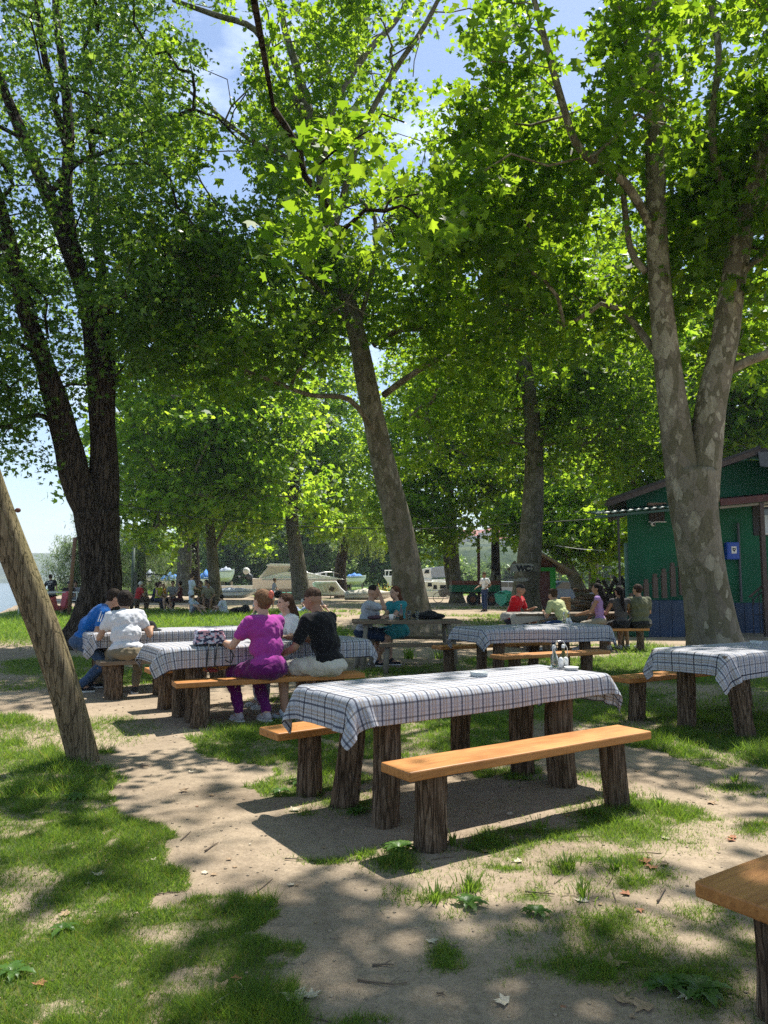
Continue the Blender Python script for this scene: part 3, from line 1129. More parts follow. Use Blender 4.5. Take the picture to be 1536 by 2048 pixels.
tree('maple_tree', 'big dark maple with a trunk splitting into two furrowed stems beside the checked picnic table', foot_of(A[0]), A, 'bark_maple',
     [(-8.3, 15.6, 10.6, 5.2, 4.6, 5.6, 6), (-6.2, 15.6, 8.4, 3.2, 3.6, 2.6, 2.2), (-9.6, 14.2, 6.4, 2.8, 3, 2.2, 1.3), (-4.8, 16.6, 10.2, 2.4, 3, 3.8, 1.9), (-7.2, 14.6, 14.5, 4.5, 4, 2.6, 2)],
     360, 10, (.50, .50, .38), 'maple', extra=[tuple(AT(px + 18 * i_, py - 12 * (i_ % 3), 15.2)) for px, py in ((5, 880), (20, 850), (60, 700), (250, 640), (330, 600), (300, 700)) for i_ in range(3)], twig_r=.011, flare=.6, seg=26, seed=3, limb_z=3.5, rough=.22)

# the leaning plane in the middle
B = [LB((832, 1272, 19.5, 0.517), (824, 1210, 19.5, 0.426), (812, 1130, 19.5, 0.388), (790, 1020, 19.4, 0.350), (765, 920, 19.3, 0.319), (746, 830, 19.2, 0.289), (730, 750, 19.1, 0.266), (714, 670, 19, 0.236), (690, 580, 18.9, 0.205), (668, 500, 18.8, 0.190), (652, 420, 18.7, 0.167), (640, 330, 18.6, 0.152), (622, 250, 18.5, 0.137), (598, 150, 18.4, 0.114), (570, 60, 18.3, 0.091), (548, -60, 18.2, 0.061)),
     LB((642, 340, 18.6, 0.099), (660, 230, 18.8, 0.099), (690, 170, 19, 0.099), (738, 100, 19.3, 0.091), (800, 30, 19.6, 0.076), (840, -60, 20, 0.053)),
     LB((664, 480, 18.8, 0.091), (700, 340, 18.4, 0.084), (735, 240, 18.0, 0.076), (790, 140, 17.6, 0.068), (850, 50, 17.2, 0.061), (900, -50, 17, 0.038)),
     LB((618, 245, 18.5, 0.091), (560, 150, 18, 0.076), (510, 60, 17.6, 0.076), (430, 30, 17.2, 0.068), (345, 0, 17, 0.046)),
     LB((650, 400, 18.7, 0.076), (580, 320, 18, 0.061), (500, 280, 17.4, 0.053), (400, 200, 17, 0.038), (300, 120, 16.5, 0.023)),
     LB((752, 870, 19.2, 0.084), (700, 800, 18.2, 0.068), (620, 790, 17.4, 0.053), (540, 760, 16.8, 0.046), (440, 720, 16.4, 0.023)),
     LB((768, 790, 19.2, 0.091), (830, 745, 18.4, 0.076), (910, 700, 17.8, 0.068), (1000, 665, 17.4, 0.053), (1090, 610, 17, 0.030)),
     LB((745, 690, 19.1, 0.091), (800, 660, 19, 0.076), (880, 650, 18.4, 0.061), (980, 560, 18, 0.046), (1100, 500, 17.6, 0.023)),
     LB((720, 640, 19, 0.068), (745, 540, 18.4, 0.061), (750, 440, 18, 0.053), (720, 400, 17.6, 0.038)),
     LB((716, 680, 19, 0.068), (640, 580, 18.4, 0.053), (560, 520, 18, 0.046), (480, 500, 17.6, 0.030))]
tree('plane_tree', 'tall plane tree with a bare leaning trunk behind the couple at the dark wooden table', foot_of(B[0]), B, 'bark_plane_dark',
     [(-2.0, 18.3, 11.5, 4.0, 4.0, 4.6, 4), (1.4, 18.2, 9.2, 3.4, 3.2, 2.6, 2.2), (-4.0, 17, 7.4, 2.6, 3, 2.0, 1.5), (2.6, 17.4, 7.6, 2.4, 3, 1.8, 1.2), (-1.5, 18, 15.2, 4.2, 4, 2.2, 1.6)],
     270, 12, (.52, .52, .30), 'near', twig_r=.012, flare=.5, seg=20, seed=5, limb_z=5.0, group='plane trees of the park')

# forked plane in front of the green house
C = [LB((1436, 1335, 12.2, 0.479), (1424, 1262, 12.2, 0.386), (1410, 1170, 12.2, 0.352), (1396, 1080, 12.2, 0.355), (1386, 1000, 12.2, 0.386), (1384, 940, 12.2, 0.386)),
     LB((1372, 1000, 12.2, 0.278), (1356, 890, 12.15, 0.255), (1342, 780, 12.1, 0.228), (1328, 660, 12.1, 0.197), (1318, 540, 12.1, 0.181), (1312, 420, 12.1, 0.166), (1310, 300, 12.1, 0.158), (1306, 180, 12.1, 0.151), (1306, 60, 12.1, 0.139), (1308, -100, 12.1, 0.108)),
     LB((1402, 1000, 12.2, 0.278), (1412, 900, 12.15, 0.255), (1424, 800, 12.1, 0.239), (1446, 700, 12.05, 0.216), (1460, 610, 12, 0.201), (1474, 520, 11.9, 0.185), (1496, 420, 11.8, 0.166), (1528, 300, 11.7, 0.147), (1575, 160, 11.6, 0.115), (1620, 0, 11.5, 0.077)),
     LB((1316, 480, 12.1, 0.085), (1288, 425, 11.9, 0.077), (1246, 362, 11.6, 0.073), (1196, 330, 11.3, 0.070), (1152, 285, 11.1, 0.061), (1126, 210, 11, 0.058), (1098, 110, 10.9, 0.054), (1066, -10, 10.8, 0.039)),
     LB((1292, 545, 12.15, 0.058), (1262, 500, 12.2, 0.054), (1248, 400, 12.2, 0.050), (1240, 320, 12.2, 0.047), (1228, 200, 12.2, 0.039), (1222, 60, 12.2, 0.031)),
     LB((1464, 410, 11.8, 0.066), (1432, 335, 11.7, 0.061), (1424, 230, 11.6, 0.058), (1438, 120, 11.5, 0.054), (1424, 20, 11.5, 0.047), (1410, -60, 11.5, 0.031)),
     LB((1458, 740, 12.05, 0.085), (1495, 722, 11.9, 0.077), (1545, 700, 11.7, 0.070), (1600, 640, 11.5, 0.047)),
     LB((1338, 740, 12.15, 0.085), (1300, 690, 12.5, 0.070), (1255, 630, 12.9, 0.054), (1215, 590, 13.4, 0.039)),
     LB((1470, 560, 12, 0.077), (1510, 520, 12.4, 0.061), (1560, 480, 12.8, 0.039)),
     LB((1308, 200, 12.1, 0.085), (1262, 100, 11.7, 0.077), (1236, 20, 11.4, 0.070), (1210, -60, 11.2, 0.047))]
tree('plane_tree', 'thick mottled plane tree forking into two pale patched stems before the green house', foot_of(C[0]), C, 'bark_plane',
     [(4.6, 12.6, 10.6, 3.9, 3.4, 3.2, 4), (2.6, 11.6, 8.4, 2.0, 2.6, 2.2, 1.5), (6.6, 12.8, 7.4, 1.8, 2.8, 2.2, 1.4), (3.6, 13.6, 6.8, 1.9, 2.0, 1.4, .9), (5.2, 10.6, 8.8, 2.4, 2.0, 1.8, .8)],
     230, 12, (.48, .48, .28), 'near', twig_r=.010, flare=.25, seg=22, seed=9, limb_z=4.6, group='plane trees of the park')

# added plane behind the camera: its unseen crown shades the ground, front boughs show
Zt = [[(2.4, -3.2, 0, .6), (2.3, -3.0, 1.5, .45), (2.0, -2.6, 3.4, .4), (1.6, -2.0, 5.2, .34), (1.2, -1.0, 7.0, .27), (.9, 0.4, 8.6, .2), (.6, 2.0, 10.2, .12)],
      [(1.5, -1.7, 5.6, .18), (.2, .4, 7.0, .15), (-.9, 2.8, 7.6, .10), (-1.2, 5.0, 7.2, .05), (-1.15, 7.4, 6.3, .02)],
      [(1.7, -2.1, 5.0, .16), (3.2, 0.0, 7.4, .12), (4.4, 2.4, 8.8, .09), (5.2, 5, 9.8, .05)],
      [(1.2, -1.0, 7.0, .16), (-1.6, .6, 8.4, .12), (-4.0, 2.4, 8.8, .09), (-4.6, 5.4, 7.8, .05)],
      ]
hang = []
_r = np.random.default_rng(4)
for (px, py, Y, n, s) in [(640, 365, 8.2, 9, .42), (600, 430, 8.2, 5, .35), (700, 440, 8.6, 5, .4), (770, 400, 8.8, 3, .3), (640, 470, 8.6, 6, .3), (840, 440, 8.8, 3, .3)]:
    c = AT(px, py, Y)
    for k in range(n):
        hang.append((c.x + _r.normal(0, s), c.y + _r.normal(0, s), c.z + _r.normal(0, s * .45)))


def over_keep(p):
    """the added shade crown stays unseen overhead, apart from the boughs that hang in at the front"""
    steep = (p[:, 2] - 1.4) > 0.93 * np.maximum(p[:, 1], 0.01)
    hg = np.array(hang)
    d = np.sqrt(((p[:, None] - hg[None]) ** 2).sum(-1)).min(1)
    return steep | (d < 0.6)


tree('plane_tree', 'plane with large dark leaves hanging in front, its unseen crown added for shade', (2.4, -3.2, 0), Zt, 'bark_dark',
     [(-2.5, 3.2, 9.6, 4.6, 5.0, 2.2, 4), (3.6, 3.2, 10.0, 4.0, 5, 2.2, 3.4), (0, 6.5, 11.8, 6, 3.2, 1.6, 2.2), (0, 9.5, 14.5, 7, 3, 1.5, 2)],
     330, 8, (.62, .62, .3), 'near', twig_r=.009, seg=12, seed=14, limb_z=4.5, extra=hang, keep=over_keep, group='plane trees of the park')

# the plane with the WC board
D = [LB((1052, 1238, 28, 0.634), (1052, 1180, 28, 0.487), (1060, 1100, 28, 0.443), (1066, 1000, 28, 0.399), (1068, 900, 28, 0.339), (1060, 800, 28, 0.295), (1046, 700, 28, 0.244), (1030, 600, 28, 0.192), (1020, 480, 28, 0.118)),
     LB((1070, 890, 28, 0.184), (1098, 840, 28, 0.192), (1112, 780, 28, 0.177), (1122, 700, 28, 0.148), (1146, 620, 28, 0.111), (1160, 520, 28, 0.074)),
     LB((1040, 760, 28, 0.148), (1000, 750, 27, 0.118), (950, 745, 26, 0.074), (900, 720, 25, 0.037)),
     LB((1115, 720, 28, 0.111), (1090, 690, 27.6, 0.088), (1075, 600, 27.2, 0.059))]
tree('plane_tree', 'plane tree carrying the grey WC board on its trunk', foot_of(D[0]), D, 'bark_plane_dark',
     [(5.4, 28, 12.5, 5.2, 4.5, 5.2, 4), (3.0, 27, 8.2, 3.8, 4, 2.6, 1.6), (8.4, 27.5, 8.0, 2.8, 3.5, 2.4, 1.2)],
     250, 10, (.75, .75, .42), 'mid', twig_r=.018, flare=.5, seg=16, seed=17, limb_z=5, group='plane trees of the park')

H = [LB((434, 1217, 38, 0.354), (427, 1140, 38, 0.286), (420, 1050, 38, 0.245), (412, 980, 38, 0.177), (394, 930, 38, 0.109)),
     LB((421, 1050, 38, 0.163), (434, 970, 38, 0.122), (452, 880, 38, 0.082)),
     LB((425, 1100, 38, 0.095), (470, 1020, 37, 0.068), (520, 950, 36, 0.041))]
tree('plane_tree', 'slender plane tree with low leafy boughs behind the boys sitting on the grass', foot_of(H[0]), H, 'bark_plane_dark',
     [(-9.2, 37, 9.8, 4.8, 4, 4.4, 4), (-6.4, 36, 8.6, 3.4, 3.6, 3.6, 2.2), (-11.8, 37, 8, 3, 4, 4.2, 1.8), (-8.6, 36, 15.0, 4.4, 4, 3.0, 1.8), (-9.6, 36.5, 5.4, 4.6, 3.5, 1.5, 1.6), (-5.6, 36, 5.6, 2.6, 3, 1.5, .8)],
     250, 6, (.85, .85, .5), 'far', twig_r=.02, flare=.4, seg=14, seed=21, limb_z=4, group='plane trees of the park')
# row further back
Gt = [LB((605, 1199, 57, 0.760), (598, 1150, 57, 0.624), (590, 1090, 57, 0.544), (583, 1030, 57, 0.480), (590, 960, 57, 0.368), (604, 900, 57, 0.272), (600, 820, 57, 0.160))]
tree('plane_tree', 'plane tree with a crooked trunk in front of the white cabin cruiser', foot_of(Gt[0]), Gt, 'bark_plane_dark',
     [(-6.8, 56, 13.5, 6.0, 5, 6.0, 4), (-3.0, 55, 12, 4, 4, 5, 1.8), (-6.5, 55, 21, 6, 5, 3.6, 1.5), (-8.5, 55, 7.4, 4.5, 4, 2.6, 1.4), (-3.2, 55, 7.2, 3.5, 4, 2.4, 1)],
     250, 6, (1.1, 1.1, .7), 'far', twig_r=.03, seg=12, seed=23, limb_z=7, group='plane trees of the park')
Et = [LB((914, 1206, 49, 0.416), (909, 1130, 49, 0.352), (905, 1060, 49, 0.304), (900, 980, 49, 0.224), (890, 900, 49, 0.128)),
      LB((902, 1190, 50, 0.240), (893, 1120, 50, 0.224), (890, 1060, 50, 0.192), (870, 980, 50, 0.128))]
tree('plane_tree', 'twin trunked plane tree standing before the green and brown trailer', foot_of(Et[0]), Et, 'bark_plane_dark',
     [(4.0, 49, 12.8, 5.0, 4, 6.4, 4), (1.2, 48, 8.2, 3.2, 3, 3.0, 1.4), (5.0, 48, 5.6, 2.6, 3, 1.5, .8), (2.2, 48, 5.2, 2.4, 3, 1.5, .8)],
     150, 7, (1.0, 1.0, .6), 'far', twig_r=.025, seg=12, seed=25, limb_z=5, group='plane trees of the park')
Ft = [LB((994, 1204, 51, 0.357), (991, 1120, 51, 0.306), (990, 1050, 51, 0.272), (984, 960, 51, 0.204), (975, 880, 51, 0.119))]
tree('plane_tree', 'dark straight plane trunk just behind the standing man in a white shirt', foot_of(Ft[0]), Ft, 'bark_dark',
     [(7.6, 50, 12.6, 5.0, 4, 6, 4), (9.5, 50, 8.2, 3, 3, 2.8, 1.2)],
     150, 7, (1.0, 1.0, .6), 'far', twig_r=.025, seg=10, seed=27, limb_z=6, group='plane trees of the park')
Kt = [[(11.6, 43, 0, .42), (11.0, 43, 1.3, .36), (10.4, 43, 2.6, .3), (10.0, 43, 3.8, .24), (9.7, 43, 5.5, .15)]]
tree('plane_tree', 'young plane tree leaning over the woodpile beside the green house', (11.6, 43, 0), Kt, 'bark_plane',
     [(10.6, 42, 5.0, 3.6, 3, 1.9, 3), (12.6, 42, 4.1, 2.6, 3, 1.7, 1.6), (9.6, 43, 8.8, 4, 3, 3, 2)],
     110, 7, (.9, .9, .4), 'far', twig_r=.02, seg=10, seed=29, limb_z=3, group='plane trees of the park')
It = [LB((366, 1192, 58, .62), (369, 1130, 58, .55), (371, 1060, 58, .45), (372, 980, 58, .25))]
tree('plane_tree', 'pale plane trunk behind the standing boy in white kit', foot_of(It[0]), It, 'bark_plane',
     [(-15.4, 57, 10.5, 6, 4, 5.6, 4), (-10, 56, 9, 3.5, 4, 4.6, 1.6)], 150, 7, (1.1, 1.1, .7), 'far', twig_r=.03, seg=10, seed=31, limb_z=6, group='plane trees of the park')
It2 = [LB((391, 1190, 62, .45), (389, 1130, 62, .42), (388, 1060, 62, .36), (386, 980, 62, .2))]
tree('plane_tree', 'narrow shaded plane trunk beside the pale one behind the standing boy', foot_of(It2[0]), It2, 'bark_dark',
     [(-15.6, 62, 14, 5, 4, 6, 3)], 100, 9, (1.3, 1.3, .8), 'far', twig_r=.03, seg=10, seed=33, limb_z=8, group='plane trees of the park')
# crowns above and behind the green house, and filling behind the WC plane
for k, (x, y, ft, el, lab) in enumerate([
        (13.5, 34, .4, [(12.2, 33, 8.6, 3.4, 4, 4.2, 3), (15.5, 33, 9.5, 4.5, 4, 4.5, 3)], 'leafy plane rising behind the low end of the house roof'),
        (21.0, 36, .4, [(20, 35, 10, 5, 4, 6, 3), (17.5, 35, 13.5, 4.5, 4, 3, 1.5)], 'leafy plane rising behind the high end of the house roof'),
        (14.5, 52, .4, [(15, 52, 15, 6, 4, 8, 3)], 'tall plane whose crown fills the gap between the WC tree and the house'),
        (1.2, 74, .5, [(1, 73, 15.5, 6.5, 4, 9, 3)], 'tall plane whose crown closes the view behind the leaning trunk')]):
    tree('plane_tree', lab, (x, y, 0), [[(x, y, 0, ft), (x, y, 3, ft * .8), (x + .2, y, 6, ft * .6), (x + .1, y, 10, ft * .3)]], 'bark_plane_dark', el, 170, 7,
         (1.2, 1.2, .7), 'far', twig_r=.025, seg=10, seed=40 + k, limb_z=4, group='plane trees of the park')

# willows and the green belt beyond the boats
tree('willow_tree', 'pale silvery willow at the edge of the lake', (-24.8, 60, 0), [[(-24.8, 60, 0, .5), (-24.6, 60, 2, .4), (-24.4, 60, 5, .2)]], 'bark_dark',
     [(-24.6, 60, 2.6, 2.8, 2.5, 2.2, 3), (-24.0, 60, 4.6, 2.0, 2, 1.8, 2)], 80, 5, (.6, .6, .5), 'willow', tilt=.12, seed=51, sunk=False, skyk=False, twig_r=.02, limb_z=1.5)
tree('willow_tree', 'pale willow growing just past the big dark maple trunk', (-20.0, 62, 0), [[(-20.0, 62, 0, .5), (-20, 62, 2, .4), (-20, 62, 5, .2)]], 'bark_dark',
     [(-19.6, 62, 3.0, 3.4, 2.5, 2.8, 3), (-22, 62, 5, 1.8, 2, 1.8, 1)], 80, 5, (.7, .7, .5), 'willow', tilt=.12, seed=52, sunk=False, skyk=False, twig_r=.02, limb_z=1.5)
Jt = [LB((684, 1196, 66, .58), (680, 1150, 66, .52), (686, 1100, 66, .45), (700, 1060, 66, .3))]
tree('weeping_willow', 'weeping willow with long hanging strands behind the upturned dinghy', foot_of(Jt[0]), Jt, 'bark_dark',
     [(-2.2, 65, 6.6, 1.9, 1.5, 1.0, 3), (-0.9, 65, 6.4, 1.2, 1.5, 1.0, 2)], 40, 5, (.4, .4, .3), 'weeping', tilt=.05, seed=55, sunk=False, skyk=False, twig_r=.02, limb_z=3)
belt = [(-42, 118, 3.4, 0), (-37, 112, 4.6, 1), (-31, 100, 8.0, 0), (-25, 104, 10.0, 0), (-20, 94, 9.0, 1), (-15, 102, 12.0, 0), (-10, 94, 9.5, 1), (-5, 106, 13, 0), (0, 96, 9.0, 1), (-28, 128, 15, 0), (-12, 132, 16, 1),
        (4.5, 106, 8.0, 0), (2, 130, 14, 0), (9.5, 112, 4.2, 1), (14, 125, 3.6, 1), (20, 130, 4.2, 1), (27, 128, 4.6, 0), (34, 120, 5.2, 1), (42, 120, 5.5, 0)]
for k, (x, y, h, kind) in enumerate(belt):
    _h = h
    _px = 768 + 1500 * x / y
    _lm = min([(120, 'by the lake shore'), (205, 'behind the maple trunk'), (264, 'behind the dark green post'), (330, 'behind the crowded picnic table'), (385, 'behind the standing boy'), (432, 'behind the slender plane'),
               (500, 'behind the outboard motor'), (555, 'behind the cruiser stern'), (600, 'behind the crooked plane trunk'), (650, 'behind the cruiser bow'), (690, 'behind the weeping willow trunk'), (735, 'behind the willow strands'),
               (800, 'behind the leaning plane'), (870, 'behind the canvas tent boat'), (912, 'behind the twin trunks'), (958, 'behind the tall brown pole'), (1050, 'behind the WC board'), (1130, 'behind the leaning young plane'), (1200, 'behind the sawhorses'), (1300, 'hidden by the green house')], key=lambda q: abs(q[0] - _px))[1]
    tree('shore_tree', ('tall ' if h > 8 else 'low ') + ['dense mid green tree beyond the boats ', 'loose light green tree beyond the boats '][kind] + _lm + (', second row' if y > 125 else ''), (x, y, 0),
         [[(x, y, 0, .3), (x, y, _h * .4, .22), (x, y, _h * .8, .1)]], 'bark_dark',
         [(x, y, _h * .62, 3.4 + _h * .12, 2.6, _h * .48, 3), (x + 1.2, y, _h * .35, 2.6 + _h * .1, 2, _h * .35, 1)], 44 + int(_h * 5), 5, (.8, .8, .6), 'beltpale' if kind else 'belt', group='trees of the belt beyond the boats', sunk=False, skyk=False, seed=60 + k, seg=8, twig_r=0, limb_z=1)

# ------------------------------------------------------------------ posts, planks, picnic furniture
def post(name, a, b, r, parent, seed, mat='log', seg=40, cham=True):
    """bark covered log standing from a (ground) to b"""
    a, b = Vector(a), Vector(b)
    n = 12
    rg = np.random.default_rng(seed)
    bx, by = rg.normal(0, .012, 2)
    path, rad = [], []
    for i in range(n + 1):
        t = i / n
        s = math.sin(t * math.pi)
        path.append(a.lerp(b, t) + Vector((bx * s, by * s, 0)))
        rad.append(r * (1.02 - .03 * t) * (.97 if i == n else 1))
    k0 = rg.uniform(0, 50)

    def rf(an, i, p):
        f = float(vnoise(math.cos(an) * 5.5 + k0, math.sin(an) * 5.5, p.z * 2.6, seed))
        g = float(vnoise(math.cos(an) * 1.3 + k0, math.sin(an) * 1.3, p.z * 1.4, seed + 3))
        return 0.92 + 0.26 * min(abs(f - .5) * 2, .6) - .07 + 0.16 * (g - .3)
    mb = MB().tube(path, rad, seg, rfun=rf)
    # saw cut top shows paler wood
    return mb.build(name, M[mat], parent, smooth=False)


def plank(name, c, size, parent, mat, rz=0.0, seed=0, bevel=.008):
    """a solid board, a little uneven, long side along local x"""
    rg = np.random.default_rng(seed)
    L_, W_, H_ = size
    n = 14
    mb = MB()
    vs, fs = [], []
    for i in range(n + 1):
        x = -L_ / 2 + L_ * i / n
        wv = W_ / 2 + .006 * (float(vnoise(i * .6, seed, 0, 5)) - .5)
        wv2 = W_ / 2 + .006 * (float(vnoise(i * .6, seed + 9, 0, 6)) - .5)
        dz = .004 * (float(vnoise(i * .4, seed, 0, 8)) - .5)
        for (y, z) in ((-wv, -H_ / 2), (wv2, -H_ / 2), (wv2, H_ / 2), (-wv, H_ / 2)):
            vs.append((x, y, z + dz))
    for i in range(n):
        for k in range(4):
            fs.append((i * 4 + k, (i + 1) * 4 + k, (i + 1) * 4 + (k + 1) % 4, i * 4 + (k + 1) % 4))
    fs += [(0, 1, 2, 3), tuple(n * 4 + k for k in (3, 2, 1, 0))]
    mb.add(vs, fs)
    return mb.build(name, M[mat], parent, loc=c, rot=(0, 0, rz), bevel=bevel)


def frame_at(u0, v0, th):
    pass


def bench(label, a, b, width, seed, group=None, mat='honey', leg_in=.24, h=.45, th=.05, leg_r=.080, lean=0.02, name='bench', cat='bench'):
    """a, b: the two ends of the seat's centre line on the ground"""
    a, b = Vector((a[0], a[1], 0)), Vector((b[0], b[1], 0))
    c = (a + b) / 2
    L_ = (b - a).length
    th_ = math.atan2(b.y - a.y, b.x - a.x)
    root = thing(name, label, cat, (c.x, c.y, 0), th_, group)
    plank('seat', (0, 0, h - th / 2), (L_, width, th), root, mat, 0, seed)
    rg = np.random.default_rng(seed)
    for s in (-1, 1):
        x = s * (L_ / 2 - leg_in)
        d = rg.normal(0, lean, 2)
        post('leg', (x + d[0], d[1], -.04), (x, 0, h - th - .001), leg_r * rg.uniform(.92, 1.08), root, seed * 7 + s)
    return root


CLOTHMAT = None


def cloth_material():
    m, nt, b = new_mat('checked cotton')
    uv = _n(nt, 'UVMap')
    sep = nt.nodes.new('ShaderNodeSeparateXYZ')
    nt.links.new(uv.outputs[0], sep.inputs[0])
    P = 0.082

    def band(coord, centre, half):
        fr = mth(nt, 'FRACT', mth(nt, 'DIVIDE', coord, P))
        d = mth(nt, 'ABSOLUTE', mth(nt, 'SUBTRACT', fr, centre))
        return mth(nt, 'LESS_THAN', d, half)
    col = None
    base = (0.58, 0.60, 0.66)
    # tan bands both ways, navy lines both ways, woven: overlaps are denser
    u, v = sep.outputs[0], sep.outputs[1]
    c = mixc(nt, mth(nt, 'MULTIPLY', band(u, .52, .055), .75), base, (0.36, 0.27, 0.19))
    c = mixc(nt, mth(nt, 'MULTIPLY', band(u, .76, .075), .70), c, (0.42, 0.33, 0.25))
    c = mixc(nt, mth(nt, 'MULTIPLY', band(v, .52, .06), .50), c, (0.36, 0.38, 0.46))
    c = mixc(nt, mth(nt, 'MULTIPLY', band(v, .78, .08), .50), c, (0.40, 0.42, 0.50))
    c = mixc(nt, mth(nt, 'MULTIPLY', band(u, .2, .072), .78), c, (0.028, 0.030, 0.060))
    c = mixc(nt, mth(nt, 'MULTIPLY', band(v, .2, .06), .58), c, (0.035, 0.04, 0.075))
    b3 = mth(nt, 'LESS_THAN', mth(nt, 'ABSOLUTE', mth(nt, 'SUBTRACT', mth(nt, 'FRACT', mth(nt, 'DIVIDE', v, P * 3)), .0667)), .026)
    c = mixc(nt, mth(nt, 'MULTIPLY', b3, .85), c, (0.028, 0.030, 0.060))
    th = noise(nt, uv.outputs[0], 260, 2)
    c = mixc(nt, .18, c, ramp(nt, th, [(.3, .75), (.7, 1.1)]), 'MULTIPLY')
    nt.links.new(c, b.inputs['Base Color'])
    b.inputs['Roughness'].default_value = .82
    b.inputs['Specular IOR Level'].default_value = .3
    bumpn(nt, b, mth(nt, 'ADD', noise(nt, uv.outputs[0], 7, 3, dist=1.2), mth(nt, 'MULTIPLY', th, .06)), .35, .02)
    tr = nt.nodes.new('ShaderNodeBsdfTranslucent')
    nt.links.new(c, tr.inputs[0])
    ms = nt.nodes.new('ShaderNodeMixShader')
    ms.inputs[0].default_value = .22
    nt.links.new(b.outputs[0], ms.inputs[1])
    nt.links.new(tr.outputs[0], ms.inputs[2])
    nt.links.new(ms.outputs[0], nt.nodes['Material Output'].inputs[0])
    return m


M['check'] = cloth_material()


def drape(L_, W_, H_, ox, oy, skew, seed, step=.03, over=(.2, .2, .22, .22), iters=230):
    """cotton sheet let fall over a table top; returns grid (nu, nv, 3) and rest coords"""
    rg = np.random.default_rng(seed)
    x0, x1 = -L_ / 2 - over[0], L_ / 2 + over[1]
    y0, y1 = -W_ / 2 - over[2], W_ / 2 + over[3]
    nu, nv = int((x1 - x0) / step) + 1, int((y1 - y0) / step) + 1
    U, V = np.meshgrid(np.linspace(x0, x1, nu), np.linspace(y0, y1, nv), indexing='ij')
    cs, sn = math.cos(skew), math.sin(skew)
    X = U * cs - V * sn + ox
    Y = U * sn + V * cs + oy
    P = np.stack([X, Y, np.full_like(X, H_ + .002)], -1)
    P[..., 2] += .0025 * (fbm(U * 9, V * 5, 0, seed) - .3) * 2
    inn = (np.abs(X) < L_ / 2 - .012) & (np.abs(Y) < W_ / 2 - .012)
    P[~inn, 2] += rg.normal(0, .004, int((~inn).sum()))
    wgt = np.where(inn, 0.0, 1.0)
    prev = P.copy()
    du, dv = (x1 - x0) / (nu - 1), (y1 - y0) / (nv - 1)
    dg = math.hypot(du, dv)

    def con(a, b, wa, wb, rest, st, P):
        d = P[b] - P[a]
        l = np.linalg.norm(d, axis=-1, keepdims=True) + 1e-9
        s = wa + wb
        k = st * (l - rest) / l / np.maximum(s, 1e-6)[..., None]
        P[a] += d * k * wa[..., None]
        P[b] -= d * k * wb[..., None]
    S = np.s_
    sets = []
    for off in (0, 1):
        sets.append((S[off:-1:2, :], S[off + 1::2, :], du, 1.0))
        sets.append((S[:, off:-1:2], S[:, off + 1::2], dv, 1.0))
    for off in (0, 1):
        sets.append((S[off:-1:2, :-1], S[off + 1::2, 1:], dg, .35))
        sets.append((S[off:-1:2, 1:], S[off + 1::2, :-1], dg, .35))
    for off in (0, 1, 2, 3):
        sets.append((S[off:-2:4, :], S[off + 2::4, :], 2 * du, .10))
        sets.append((S[:, off:-2:4], S[:, off + 2::4], 2 * dv, .10))
    wind = fbm(U * 3.2, V * 3.2, 0, seed + 4) - .5
    for it in range(iters):
        vel = (P - prev) * .965
        prev = P.copy()
        acc = np.zeros_like(P)
        acc[..., 2] = -9.8
        acc[..., 1] += wind * 3.5 * (it < iters * .85)
        acc[..., 0] += wind * 1.2 * (it < iters * .8)
        P = P + (vel + acc * .013 ** 2) * wgt[..., None]
        for r_ in range(7):
            for a, b, rest, st in sets:
                A_, B_ = P[a], P[b]
                n0, n1 = min(A_.shape[0], B_.shape[0]), min(A_.shape[1], B_.shape[1])
                A_, B_ = A_[:n0, :n1], B_[:n0, :n1]
                wa, wb = wgt[a][:n0, :n1], wgt[b][:n0, :n1]
                d = B_ - A_
                l = np.sqrt((d * d).sum(-1)) + 1e-9
                k = (st * (l - rest) / l / np.maximum(wa + wb, 1e-6))
                A_ += d * (k * wa)[..., None]
                B_ -= d * (k * wb)[..., None]
        # table edge: push out of the block
        dx, dy = L_ / 2 + .020 - np.abs(P[..., 0]), W_ / 2 + .020 - np.abs(P[..., 1])
        ins = (dx > 0) & (dy > 0) & (P[..., 2] < H_) & ~inn
        shallow = ins & (P[..., 2] > H_ - .03) & (np.minimum(dx, dy) > .012)
        P[..., 2] = np.where(shallow, H_ + .001, P[..., 2])
        ins &= ~shallow
        px_ = ins & (dx < dy)
        py_ = ins & ~(dx < dy)
        P[..., 0] = np.where(px_, np.sign(P[..., 0]) * (L_ / 2 + .020), P[..., 0])
        P[..., 1] = np.where(py_, np.sign(P[..., 1]) * (W_ / 2 + .020), P[..., 1])
    return P, U, V


def cloth_obj(name, label, P, U, V, parent_loc, rz, mat, group=None, cat='tablecloth', uvrot=False):
    nu, nv = P.shape[:2]
    i = np.arange(nu - 1)[:, None] * nv + np.arange(nv - 1)[None]
    F = np.stack([i, i + nv, i + nv + 1, i + 1], -1).reshape(-1)
    me = np_mesh(name, P.reshape(-1, 3), 4, F, smooth=True)
    uvl = me.uv_layers.new(name='UVMap')
    uv = np.stack([U.ravel()[F], V.ravel()[F]], 1) + 5.0
    uvl.data.foreach_set('uv', uv.astype(np.float32).ravel())
    o = link(name, me, mat, None, parent_loc, (0, 0, rz))
    so = o.modifiers.new('cloth thickness', 'SOLIDIFY')
    so.thickness = .0025
    so.offset = 1
    ss = o.modifiers.new('smooth', 'SUBSURF')
    ss.levels = 1
    ss.render_levels = 1
    return tag(o, label, cat, group)


